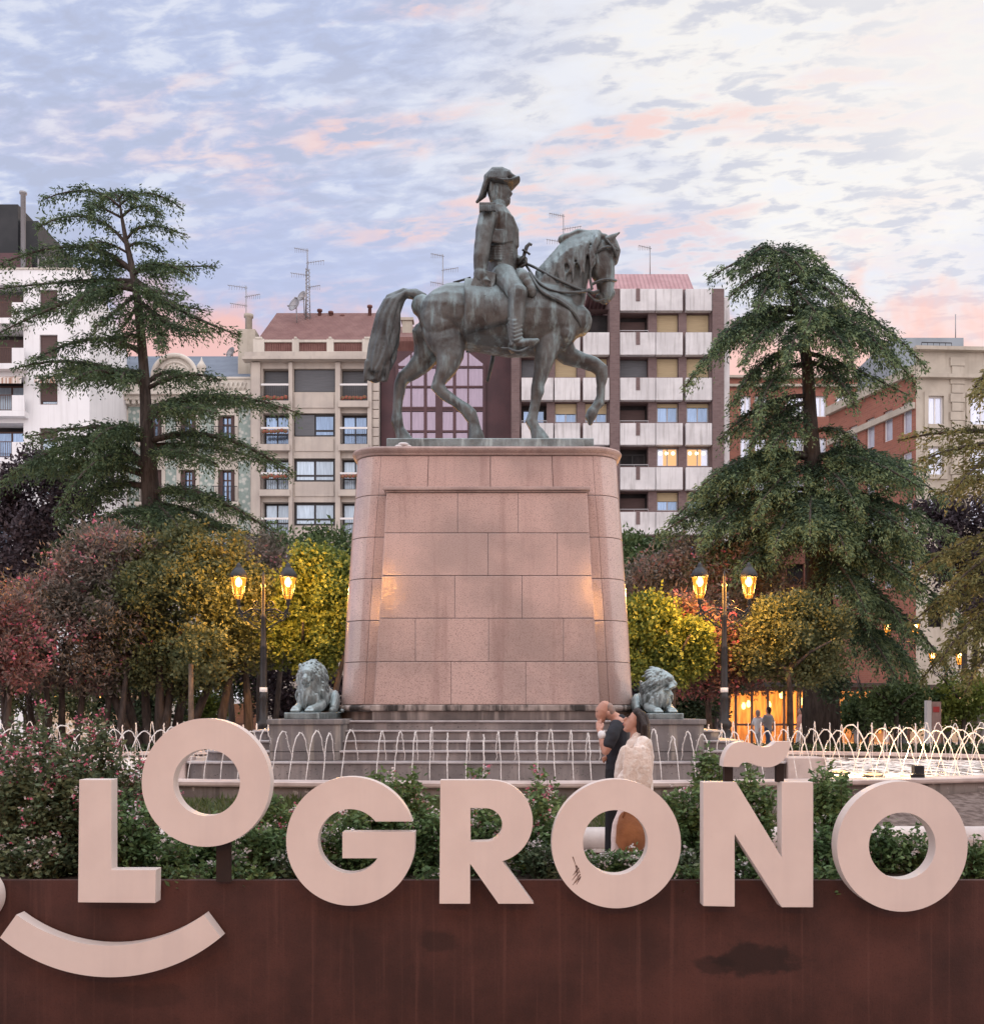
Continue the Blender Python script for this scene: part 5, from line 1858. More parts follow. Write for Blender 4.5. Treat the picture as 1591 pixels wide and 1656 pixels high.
for a_, b_ in ((985, 1001), (1150, 1169), (827, 840)):
    pier.obox(fn, Un(a_), Un(b_), -0.35, -0.003, 0, zpx(470 if a_ > 900 else 545, Yn))
obj('pier', pier, brick_mat('brown_brick_pier', (0.135, 0.088, 0.088), (0.175, 0.118, 0.115), (0.16, 0.125, 0.12), 1.6), nb)
obj('side_strip', MB().box(x1170 + .02, xpx(1181, Yn), Yn + .25, Yn + 13, 0, zpx(478, Yn)), M['concrete_white'], nb)
for i, (t_, b_) in enumerate(bands):
    for a_, b2 in ((1001.5, 1058), (1059, 1102), (1107, 1149)) + (((843, 894), (896, 937), (942, 984)) if i >= 1 else ()):
        if t_ > 960:
            continue
        o = obj('concrete_panel', MB().obox(fn, Un(a_), Un(b2), -0.42, -0.006, zpx(b_, Yn), zpx(t_, Yn)), M['concrete_white'], nb, bevel=0.02)
        if a_ == 1001.5:
            br_u = Un(1030)
            obj('drain_slot', MB().obox(fn, br_u - .13, br_u + .13, -0.46, -0.424, zpx(t_ + 20, Yn), zpx(t_, Yn)), M['brick_brown'], o)
lit = emit('lit_room', (1.0, 0.52, 0.24), 0.95)
rn = random.Random(21)
for i, kd, h, a_ in spec_[:46]:
    if kd == 'dark':
        if i in (1,):
            window(nb, fn, h[0] + .02, h[1] - .02, h[2] + .02, h[3] - .02, 0.5, frame='frame_dark', pane='pane', cols=1, shutter='shutter_grey', shut_h=.98)
        else:
            railing(nb, fn, h[0], h[1], h[2] - .3, h[2] + .12, -0.02, m='metal_grey', step=1.2)
            window(nb, fn, h[0] + .1, h[1] - .1, h[2] + .02, h[3] - .3, 0.7, frame='frame_dark', pane='pane' if a_ < 900 else 'dark_opening', cols=2, fw=.08, shutter='shutter_brown' if a_ > 900 and i != 3 else None, shut_h=0.93)
    else:
        sh = {0: 1.0, 1: .99, 2: 0.98 if a_ > 990 else .55, 3: 0.0, 4: .5}.get(i, .4)
        if i == 2 and a_ > 990:
            sh = 0.22
        isl = i == 3 and a_ > 990
        wn = window(nb, fn, h[0] + .02, h[1] - .02, h[2] + .02, h[3] - .02, 0.25, frame='metal_grey', pane=lit if isl else 'pane', cols=2, fw=.08, shutter='blind_tan' if sh else None, shut_h=sh,
                    label='window of a lit room glowing orange' if isl else None)
        if isl:
            cu = MB().obox(fn, h[0] + .1, h[0] + .45, .27, .285, h[2] + .1, h[3] - .1) if a_ < 1100 else MB().obox(fn, h[1] - .5, h[1] - .1, .27, .285, h[2] + .1, h[3] - .1)
            obj('curtain', cu, M['pane_pale'], wn)
            lp = MB()
            for k in range(3):
                lp.ell(fn(h[0] + (h[1] - h[0]) * (.18 + .3 * k), h[3] - .35, .27), (.13, .02, .13), n=10, m=6)
            obj('bulb', lp, emit('room_bulb', (1.0, 0.80, 0.45), 3.0), wn)
ro = MB()
zA, zB = zpx(468, Yn) + .05, zpx(443, Yn + 3)
q0, q1 = Vector((xpx(950, Yn + .6), Yn + .6, zA)), Vector((xpx(1124, Yn + .6), Yn + .6, zA))
q2, q3 = Vector((xpx(1112, Yn + 3), Yn + 3, zB)), Vector((xpx(950, Yn + 3), Yn + 3, zB))
ro.add([q0, q1, q2, q3, Vector((q1.x, Yn + 8, zA)), Vector((q2.x, Yn + 5, zB)), Vector((q3.x, Yn + 5, zB)), Vector((q0.x, Yn + 8, zA))],
       [(0, 1, 2, 3), (1, 4, 5, 2), (3, 2, 5, 6), (4, 7, 6, 5), (7, 0, 3, 6), (0, 7, 4, 1)])
obj('roof', ro, M['roof_pink'], nb)

# ---- red brick block farther back, and the long brick and stone corner building at right
Yr = 82.0
XR = xpx(1168, Yr)
rb2 = thing('apartment_building', 'red brick block with white windows behind the tall cedar', 'building', (xpx(1270, Yr), Yr, 0), 'buildings round the square')
fr_ = Face((XR, Yr, 0), (1, 0, 0))
Ur = lambda px: xpx(px, Yr) - XR
holes = []
for t_ in (640, 708, 776, 844, 912):
    for a_, b2 in ((1197, 1214), (1220, 1240), (1272, 1300), (1318, 1336), (1352, 1372)):
        holes.append((Ur(a_), Ur(b2), zpx(t_ + 34, Yr), zpx(t_, Yr)))
wl = MB()
wall_holes(wl, fr_, 0, Ur(1430), 0, zpx(612, Yr), holes, 0.35)
objw('facade', wl, M['brick_red'], rb2)
obj('rear_block', MB().box(XR + .05, XR + Ur(1430), Yr + 0.4, Yr + 10, 0, zpx(614, Yr)), M['dark_opening'], rb2)
for h in holes[:15]:
    window(rb2, fr_, h[0], h[1], h[2], h[3], 0.15, frame='frame_white', pane='pane_pale', cols=2, fw=.12)
bd = MB()
bd.obox(fr_, 0, Ur(1430), -.25, -.004, zpx(626, Yr), zpx(622, Yr))
bd.obox(fr_, 0, Ur(1430), -.3, .3, zpx(612, Yr) + .003, zpx(608, Yr))
obj('cornice', bd, M['ochre_stone'], rb2)
bl = MB().obox(fr_, Ur(1264), Ur(1310), -.9, -.004, zpx(682, Yr), zpx(678, Yr))
o = obj('balcony', bl, M['ochre_stone'], rb2)
railing(rb2, fr_, Ur(1265), Ur(1309), zpx(678, Yr), zpx(660, Yr), -.85, m='frame_white')

Yc = 60.0
XC = xpx(1481, Yc)
cb = thing('apartment_building', 'corner building of ochre stone with a receding red brick wing', 'building', (XC, Yc, 0), 'buildings round the square')
# stone end
fs_ = Face((XC, Yc, 0), (1, 0.05, 0))
holes = []
for t_ in (640, 722, 804, 886, 968):
    for u_ in (0.75, 3.35, 6.0, 8.6):
        w_ = 0.95 if u_ < 1 else 1.5
        holes.append((u_, u_ + w_, zpx(t_ + 46, Yc), zpx(t_, Yc)))
wl = MB()
ztop = zpx(568, Yc)
wall_holes(wl, fs_, 0, 12, 0, ztop, holes, 0.3)
objw('stone_facade', wl, M['ochre_stone'], cb)
for h in holes[:12]:
    window(cb, fs_, h[0], h[1], h[2], h[3], 0.12, frame='frame_white', pane='pane_pale', cols=2, fw=.09)
    s_ = MB()
    s_.obox(fs_, h[0] - .25, h[0] - .003, -.08, -.003, h[2] - .25, h[3] + .25)
    s_.obox(fs_, h[1] + .003, h[1] + .25, -.08, -.003, h[2] - .25, h[3] + .25)
    s_.obox(fs_, h[0], h[1], -.08, -.003, h[3] + .003, h[3] + .25)
    s_.obox(fs_, h[0], h[1], -.14, -.003, h[2] - .25, h[2] - .003)
    obj('surround', s_, M['ochre_stone'], cb)
qn = MB()
for k in range(42):
    z0 = k * .55
    if z0 > ztop - .7:
        break
    qn.obox(fs_, 2.1 if k % 2 else 2.2, 3.0 if k % 2 else 2.9, -.10, -.003, z0 + .02, z0 + .53)
obj('quoin', qn, M['ochre_stone'], cb)
bd = MB()
bd.obox(fs_, -.15, 12, -.35, -.003, zpx(612, Yc), zpx(606, Yc))
bd.obox(fs_, -.2, 12, -.4, .4, ztop + .003, ztop + .22)
obj('cornice', bd, M['ochre_stone'], cb)
# brick wing running back along the street
A_, B_ = Vector((XC, Yc, 0)), Vector((xpx(1340, 68.5), 68.5, 0))
du = (A_ - B_)
fb = Face(B_, (du.x, du.y, 0))
Lb = Vector((du.x, du.y)).length
zb_t = zpx(605, Yc)
holes = []
for zz_ in (zpx(690, Yc), zpx(690, Yc) - 3.1, zpx(690, Yc) - 6.2, zpx(690, Yc) - 9.3):
    for k in range(5):
        u_ = Lb * (k + .28) / 5
        holes.append((u_, u_ + Lb * .1, zz_ - .2, zz_ + 1.75))
wl = MB()
wall_holes(wl, fb, 0, Lb, 0, zb_t, holes, .3)
objw('brick_wing', wl, M['brick_red'], cb)
for h in holes:
    window(cb, fb, h[0], h[1], h[2], h[3], .15, frame='frame_white', pane='pane_pale', cols=1, fw=.08)
bd = MB()
bd.obox(fb, 0, Lb - .05, -.3, .3, zb_t + .003, zb_t + .55)
bd.obox(fb, 0, Lb - .05, -.18, -.003, zpx(660, Yc), zpx(650, Yc))
obj('string_course', bd, M['ochre_stone'], cb)
obj('rear_block', MB().add([(XC + .4, Yc + .9, 0), (XC + 12, Yc + 1.6, 0), (XC + 12, Yc + 16, 0), (B_.x + .6, B_.y + .2, 0),
                            (XC + .4, Yc + .9, zb_t), (XC + 12, Yc + 1.6, zb_t), (XC + 12, Yc + 16, zb_t), (B_.x + .6, B_.y + .2, zb_t)],
                           [(0, 3, 2, 1), (4, 5, 6, 7), (0, 1, 5, 4), (1, 2, 6, 5), (2, 3, 7, 6), (3, 0, 4, 7)]), M['dark_opening'], cb)
ph = MB().box(xpx(1440, 66), xpx(1558, 66), 66, 72, 15, zpx(546, 66))
obj('penthouse', ph, M['zinc'], cb)
railing(cb, Face((xpx(1490, 61), 61, 0), (1, .05, 0)), 0, 1.9, ztop + .22, zpx(566, 61) + .5, 0, step=.32)

CAFE_LAMP, CAFE_STRIP = emit('cafe_lamp', (1.0, 0.50, 0.12), 6.0), emit('cafe_strip', (1.0, 0.30, 0.05), 1.6)
# ---- shop fronts and arcade under the trees at the far side of the square
for i, (pa, pb, lab, cl_) in enumerate(((1190, 1320, 'low cafe pavilion glowing orange between the cedar trunk and the lamp', 1), (1325, 1470, 'glass cafe terrace with warm lights right of the cedar trunk', 2),
                                         (20, 200, 'pale kiosk front behind the oleanders at left', 0), (330, 400, 'kiosk with a pale awning beneath the trees', 3), (1480, 1640, 'cream shop front behind the information sign', 0))):
    Yk = 47.0 + i
    xa, xb = xpx(pa, Yk), xpx(pb, Yk)
    kt = thing('cafe_pavilion', lab, 'pavilion', ((xa + xb) / 2, Yk, 0), 'low pavilions at the far side of the square')
    fk = Face((xa, Yk, 0), (1, 0, 0))
    Lk = xb - xa
    fr2 = MB()
    n = max(3, int(Lk / 0.75))
    for k in range(n + 1):
        u_ = Lk * k / n
        fr2.obox(fk, u_ - .05, u_ + .05, 0, .12, 0, 2.55)
    fr2.obox(fk, 0, Lk, .001, .119, 2.551, 2.75)
    fr2.obox(fk, 0, Lk, .02, .10, .9, 1.0)
    obj('post_frame', fr2, M['frame_brown'] if cl_ in (1, 2, 3) else M['cream_render'], kt)
    roof = MB().obox(fk, -.3, Lk + .3, -.4, 4, 2.752, 2.95)
    obj('roof', roof, M['frame_dark'] if cl_ != 3 else M['white_render'], kt)
    bkm = MB().obox(fk, 0, Lk, 3.0, 3.1, 0, 2.7)
    if cl_ == 1:
        wm_ = surf('cafe_timber', (0.52, 0.30, 0.13), (0.30, 0.15, 0.06), 2.2, 0.6, stretch=(3, 1, 0.4))
    elif cl_ == 2:
        wm_ = surf('cafe_back', (0.40, 0.26, 0.16), (0.2, 0.12, 0.08), 1.2, 0.8)
    elif cl_ == 3:
        wm_ = M['shutter_brown']
    else:
        wm_ = M['cream_render']
    obj('back_wall', bkm, wm_, kt)
    if cl_ in (1, 2):
        rr2 = random.Random(i)
        for k in range(5 if cl_ == 1 else 4):
            u_ = Lk * (k + .5) / (5 if cl_ == 1 else 4) + rr2.gauss(0, .2)
            z_ = rr2.uniform(1.2, 2.3)
            nb_ = MB().lathe([(.01, 0), (.09, .06), (.11, .2), (.05, .34), (.01, .36)], fk(u_, z_, rr2.uniform(.4, 2.0)), 8)
            obj('lamp', nb_, CAFE_LAMP, kt)
            ld = bpy.data.lights.new('cafe_light', 'POINT')
            ld.energy = 70 if cl_ == 1 else 60
            ld.color = (1.0, 0.48, 0.13)
            ld.shadow_soft_size = 0.2
            lo = bpy.data.objects.new('cafe_light', ld)
            COL.objects.link(lo)
            lo.parent = kt
            lo.location = fk(u_, z_ - .15, 1.6) - ORG[kt.name]
        for k in range(4 if cl_ == 1 else 2):
            u_ = Lk * rr2.random()
            bars = MB().obox(fk, u_ - .06, u_ + .06, 1.0, 1.05, .5, 2.5)
            obj('light_strip', bars, CAFE_STRIP, kt)
    if cl_ in (0, 3):
        for u_ in (Lk * .3, Lk * .7):
            gl2 = MB().lathe([(.01, 0), (.10, .05), (.12, .16), (.05, .26), (.01, .28)], fk(u_, 2.25, 1.2), 8)
            obj('lamp', gl2, CAFE_LAMP, kt)
            ld = bpy.data.lights.new('kiosk_light', 'POINT')
            ld.energy = 55
            ld.color = (1.0, 0.55, 0.22)
            ld.shadow_soft_size = 0.2
            lo = bpy.data.objects.new('kiosk_light', ld)
            COL.objects.link(lo)
            lo.parent = kt
            lo.location = fk(u_, 2.0, 1.0) - ORG[kt.name]
    if cl_ == 3:
        aw = MB().add([fk(-.2, 2.7, -.4), fk(Lk + .2, 2.7, -.4), fk(Lk + .2, 2.2, -1.6), fk(-.2, 2.2, -1.6), fk(-.2, 1.95, -1.6), fk(Lk + .2, 1.95, -1.6)], [(0, 1, 2, 3), (3, 2, 5, 4)])
        objw('awning', aw, M['white_render'], kt)

# ---- aerials, dishes and flues on the roofs
def aerial(px, pb, pt, Y_, lab, mast=0.035, yag=3, lattice=False):
    q0, q1 = P(px, pb, Y_), P(px, pt, Y_)
    t_ = thing('roof_aerial', lab, 'aerial', q0, 'television aerials on the roofs')
    m_ = MB()
    if lattice:
        for k in range(3):
            a_ = 2.1 * k
            m_.tube([q0 + Vector((.22 * math.cos(a_), .22 * math.sin(a_), 0)), q1 + Vector((.12 * math.cos(a_), .12 * math.sin(a_), -1.5))], .035, 5)
        n = 14
        for k in range(n):
            z0, z1 = q0.z + (q1.z - 1.5 - q0.z) * k / n, q0.z + (q1.z - 1.5 - q0.z) * (k + 1) / n
            for j in range(3):
                a0_, a1_ = 2.1 * j, 2.1 * (j + 1)
                m_.tube([(q0.x + .2 * math.cos(a0_), Y_ + .2 * math.sin(a0_), z0), (q0.x + .2 * math.cos(a1_), Y_ + .2 * math.sin(a1_), z1)], .02, 4)
        m_.tube([(q1.x, Y_, q1.z - 1.6), q1], .04, 5)
    else:
        m_.tube([q0, q1], mast, 6)
    obj('mast', m_, M['metal_grey'], t_)
    r_ = random.Random(int(px))
    for k in range(yag):
        z_ = q1.z - .15 - k * (q1.z - q0.z) * .17
        sgn = 1 if k % 2 else -1
        y_ = MB()
        ln = r_.uniform(.8, 1.3)
        y_.tube([(q1.x - .1 * sgn, Y_, z_), (q1.x + ln * sgn, Y_ - .2, z_ + .12)], .02, 5)
        for j in range(7):
            c = q1.x + sgn * (.1 + ln * j / 7)
            y_.tube([(c, Y_ - .28, z_ + .02 * j), (c, Y_ + .12, z_ + .02 * j)], .010, 4)
            y_.tube([(c, Y_ - .05, z_ - .16), (c + .03, Y_ - .05, z_ + .18)], .010, 4)
        obj('antenna', y_, M['metal_grey'], t_)
    return t_


aerial(398, 548, 462, 70, 'small television aerial above the chimney left of the beige block')
aerial(497, 520, 402, 73, 'tall lattice television mast on the red roof of the beige block', lattice=True, yag=5)
aerial(716, 545, 411, 74, 'slender aerial on the maroon building behind the rider')
aerial(911, 470, 346, 70, 'aerial rising above the horse neck')
aerial(1051, 446, 398, 69, 'thin whip aerial on the pink roof', mast=.035, yag=1)
aerial(1545, 548, 508, 68, 'thin mast on the zinc penthouse at right', mast=.035, yag=0)
for px, py, r_, lab in ((479, 494, .55, 'white satellite dish tilted beside the lattice mast'), (491, 481, .40, 'smaller satellite dish fixed to the lattice mast'), (376, 572, .42, 'satellite dish behind the slate roof')):
    Yd = 72.0
    c = P(px, py, Yd)
    t_ = thing('satellite_dish', lab, 'dish', (c.x, Yd, c.z - r_ - .6), 'satellite dishes on the roofs')
    d_ = MB().lathe([(.01, 0), (r_ * .4, .03), (r_ * .75, .10), (r_, .2), (r_ * .98, .23), (r_ * .7, .12), (.01, .02)], (0, 0, 0), 20)
    rot = Matrix.Rotation(R(-62), 4, 'Y') @ Matrix.Rotation(R(50), 4, 'X')
    d_.v = [tuple(c + (rot @ Vector(p_))) for p_ in d_.v]
    obj('reflector', d_, M['metal_grey'], t_)
    s_ = MB().tube([c, c + Vector((0, .3, -r_ - .8))], .04, 5)
    s_.tube([c, c + Vector((-.55, -.1, -.05))], .02, 5)
    s_.ell(c + Vector((-.57, -.1, -.05)), (.08, .08, .06), n=7, m=5)
    obj('stand', s_, M['metal_grey'], t_)
q = P(401, 540, 70)
chs = single('roof_chimney', MB().box(q.x - .6, q.x + .6, 69.6, 70.8, q.z - 3, q.z + .2).lathe([(.25, q.z + .2), (.25, q.z + 1.2), (.34, q.z + 1.25), (.34, q.z + 1.45)], (q.x, 70.2, 0), 10),
             M['ochre_stone'], 'stone chimney with a round pot between slate and red roofs', 'chimney')
for px, py, h_, lab in ((517, 520, .9, 'short flue pipe on the middle of the red roof'), (535, 520, .75, 'short stub flue pipe right of the middle of the red roof'), (598, 520, 1.2, 'square vent pipe at the right end of the red roof'), (554, 520, .5, 'lowest stub flue pipe on the red roof')):
    q = P(px, py, 73.6)
    single('flue_pipe', MB().lathe([(.13, -.4), (.13, h_ - .15), (.2, h_ - .14), (.2, h_)], q, 8), M['roof_red'], lab, 'flue', 'flue pipes on the red roof')

# ---- unseen street front added behind the photographer to keep low sky off the letters
sb = thing('apartment_building', 'unseen brick front added behind the photographer to block low sky', 'building', (0, -20, -0.65), 'buildings round the square')
fsb = Face((34, -20, 0), (-1, 0, 0))
holes = [(4 + 7.5 * i, 6.4 + 7.5 * i, 2.5 + 3.4 * j, 4.3 + 3.4 * j) for i in range(9) for j in range(6)]
wl = MB()
wall_holes(wl, fsb, 0, 68, -0.65, 24, holes, .3)
objw('facade', wl, M['brick_red'], sb)
obj('rear_block', MB().box(-34, 34, -32, -20.35, -0.65, 24.01), M['dark_opening'], sb)
for h in holes:
    window(sb, fsb, h[0], h[1], h[2], h[3], .15, frame='frame_white', pane='pane', cols=2)
# ------------------------------------------------------------------ trees and bushes
M['cedar_leaf'] = leaf_mat('cedar_needles', [(0.0, (0.022, 0.042, 0.028)), (0.5, (0.055, 0.095, 0.055)), (1.0, (0.11, 0.16, 0.085))], trans=0.3, isl=0.30, nscale=1.3)
M['cedar_dark'] = leaf_mat('dark_cedar_needles', [(0.0, (0.029, 0.053, 0.034)), (0.5, (0.063, 0.103, 0.055)), (1.0, (0.132, 0.185, 0.079))], trans=0.3, isl=0.30, nscale=1.3)
M['cedar_gold'] = leaf_mat('golden_cedar_needles', [(0.0, (0.060, 0.066, 0.030)), (0.5, (0.144, 0.144, 0.054)), (1.0, (0.240, 0.216, 0.084))], trans=0.3, isl=0.30, nscale=1.3)
M['cedar_leaf_tip'] = leaf_mat('pale_cedar_tips', [(0.0, (0.10, 0.16, 0.085)), (0.5, (0.18, 0.25, 0.125)), (1.0, (0.29, 0.35, 0.17))], trans=0.35, isl=0.35, nscale=1.3)
M['cedar_dark_tip'] = leaf_mat('dull_cedar_tips', [(0.0, (0.055, 0.09, 0.05)), (0.5, (0.10, 0.15, 0.075)), (1.0, (0.19, 0.235, 0.11))], trans=0.35, isl=0.35, nscale=1.0)
M['cedar_gold_tip'] = leaf_mat('golden_cedar_tips', [(0.0, (0.12, 0.13, 0.05)), (0.5, (0.22, 0.21, 0.08)), (1.0, (0.34, 0.29, 0.12))], trans=0.35, isl=0.35)
M['purple_leaf'] = leaf_mat('purple_leaves', [(0.0, (0.028, 0.021, 0.028)), (0.6, (0.062, 0.046, 0.057)), (1.0, (0.124, 0.097, 0.103))], trans=0.1)
M['oleander'] = leaf_mat('oleander_leaves', [(0.0, (0.089, 0.089, 0.073)), (0.45, (0.170, 0.154, 0.130)), (0.78, (0.235, 0.186, 0.162)), (0.9, (0.324, 0.162, 0.162)), (1.0, (0.421, 0.194, 0.211))], trans=0.2)
M['oleander_red'] = leaf_mat('reddish_oleander_leaves', [(0.0, (0.097, 0.082, 0.073)), (0.5, (0.194, 0.138, 0.121)), (0.75, (0.308, 0.138, 0.130)), (1.0, (0.486, 0.179, 0.194))], trans=0.2)
M['olive_leaf'] = leaf_mat('olive_leaves', [(0.0, (0.060, 0.078, 0.036)), (0.5, (0.112, 0.132, 0.060)), (0.85, (0.165, 0.175, 0.078)), (1.0, (0.235, 0.21, 0.09))], trans=0.2)
M['yellow_leaf'] = leaf_mat('yellow_green_leaves', [(0.0, (0.079, 0.113, 0.029)), (0.5, (0.158, 0.205, 0.047)), (1.0, (0.290, 0.317, 0.066))], trans=0.25)
M['green_leaf'] = leaf_mat('green_leaves', [(0.0, (0.047, 0.081, 0.038)), (0.5, (0.095, 0.149, 0.061)), (1.0, (0.162, 0.230, 0.095))], trans=0.2)
M['hedge_leaf'] = leaf_mat('hedge_leaves', [(0.0, (0.026, 0.041, 0.023)), (0.6, (0.050, 0.079, 0.041)), (1.0, (0.086, 0.122, 0.058))], trans=0.1)
M['pink_flower'] = leaf_mat('pink_flowers', [(0.0, (0.500, 0.080, 0.160)), (0.5, (0.650, 0.170, 0.260)), (1.0, (0.750, 0.320, 0.380))], trans=0.3)
M['white_flower'] = leaf_mat('white_flowers', [(0.0, (0.660, 0.580, 0.560)), (1.0, (0.820, 0.760, 0.740))], trans=0.3)
M['rust_leaf'] = leaf_mat('rusty_leaves', [(0.0, (0.140, 0.055, 0.022)), (0.6, (0.240, 0.100, 0.035)), (1.0, (0.300, 0.160, 0.060))], trans=0.2)


def limb(mb, pts, r0, r1, n=7):
    k = len(pts) - 1
    mb.tube(pts, [r0 + (r1 - r0) * i / k for i in range(k + 1)], n)


def bezier(a, b, c, n=7):
    return [a * (1 - t) ** 2 + b * 2 * t * (1 - t) + c * t * t for t in (i / n for i in range(n + 1))]


class Cedar:
    """trunk, level branches and their flat pads of needle sprays"""
    def __init__(s, seed):
        s.rng = np.random.default_rng(seed)
        s.wood = MB()
        s.limb = MB()
        s.pp, s.dd, s.ll, s.ww, s.tip = [], [], [], [], []

    def branch(s, a, b, c, width, r0=0.10, dens=1.0, needle=0.26, droop=0.45, start=0.12, hang=0.35):
        """a: at the trunk, b: middle control point, c: tip; width: half breadth of the pad"""
        rng = s.rng
        L = (b - a).length + (c - b).length
        n = max(6, int(L / 0.5))
        ctr = bezier(a, b, c, n)
        limb(s.limb, ctr, r0, 0.02, 6)
        step = 0.20 / dens
        m = int(L * (1 - start) / step)
        for i in range(m):
            t = start + (1 - start) * (i + rng.random()) / m
            q = a * (1 - t) ** 2 + b * 2 * t * (1 - t) + c * t * t
            tg = ((b - a) * (1 - t) + (c - b) * t).normalized()
            side = tg.cross(Vector((0, 0, 1)))
            if side.length < 0.2:
                side = Vector((0, 1, 0))
            side.normalize()
            w = width * (0.35 + 0.65 * math.sin(min(1, t * 1.25) * math.pi) ** 0.6) * (1 - 0.75 * t ** 3) * (0.6 + 0.6 * rng.random())
            for sg in (-1, 1):
                if rng.random() < 0.12:
                    continue
                tw = (side * sg * (0.8 + 0.3 * rng.random()) + tg * (0.55 + 0.4 * rng.random()) + Vector((0, 0, 0.10 * rng.normal()))).normalized()
                k = max(2, int(w / 0.11))
                for j in range(k):
                    f = (j + rng.random()) / k
                    p = q + tw * (w * f) + Vector((0, 0, -droop * w * f * f + 0.09 * rng.normal()))
                    d = (tw + Vector((0, 0, -droop * 1.2 * f)) + tg * 0.3) * 0.7
                    for e in range(5):
                        s.pp.append((p.x + 0.06 * rng.normal(), p.y + 0.06 * rng.normal(), p.z + 0.04 * rng.normal()))
                        s.dd.append((d.x + 0.5 * rng.normal(), d.y + 0.5 * rng.normal(), d.z + 0.32 * rng.normal() + 0.12))
                        s.ll.append(needle * (0.6 + 0.7 * rng.random()))
                        s.ww.append(needle * (0.12 + 0.07 * rng.random()))
                        s.tip.append(f > 0.66 or t > 0.80)
                    if rng.random() < hang:                       # short hanging sprays
                        hl = 0.25 + 0.45 * rng.random()
                        for e in range(4):
                            s.pp.append((p.x + 0.05 * rng.normal(), p.y + 0.05 * rng.normal(), p.z - hl * e / 4))
                            s.dd.append((0.45 * rng.normal() + tw.x * .4, 0.45 * rng.normal() + tw.y * .4, -0.8))
                            s.ll.append(needle * (0.6 + 0.5 * rng.random()))
                            s.ww.append(needle * (0.12 + 0.08 * rng.random()))
                            s.tip.append(rng.random() < 0.6)

    def finish(s, name, label, base, mat, trunk_pts, trunk_r, cat='tree'):
        t = thing(name, label, cat, base, 'cedars in the square')
        s.wood.tube(trunk_pts, trunk_r, 12)
        # roots flare and bark ridges
        obj('trunk', s.wood, M['bark'], t)
        obj('limb', s.limb, M['bark'], t)
        tip = np.array(s.tip) & (s.rng.random(len(s.tip)) < 0.8)
        pp, dd, ll, ww = (np.array(q) for q in (s.pp, s.dd, s.ll, s.ww))
        np_mesh('crown', *leaves(pp[~tip], dd[~tip], ll[~tip], ww[~tip], s.rng), M[mat], t)
        np_mesh('foliage', *leaves(pp[tip], dd[tip], ll[tip], ww[tip], s.rng), M[mat + '_tip'], t)      # this year's paler growth
        return t


# --- bare-topped cedar at the left: every branch follows the photograph's outline
YL = 34.0
cd = Cedar(5)
trunk_px = [(250, 1170), (248, 1000), (246, 840), (240, 740), (236, 660), (233, 600), (228, 540), (222, 480), (213, 430), (203, 385), (196, 345), (193, 318)]
tr_r = [0.55, 0.46, 0.34, 0.27, 0.20, 0.17, 0.155, 0.14, 0.115, 0.085, 0.05, 0.02]
tp = [P(a_, b_, YL) for a_, b_ in trunk_px]
tp[0].z = 0
rl = random.Random(2)


def tr_at(py):
    for (x0, y0), (x1, y1) in zip(trunk_px, trunk_px[1:]):
        if y1 <= py <= y0:
            k = (py - y0) / (y1 - y0)
            return x0 + (x1 - x0) * k
    return trunk_px[-1][0]


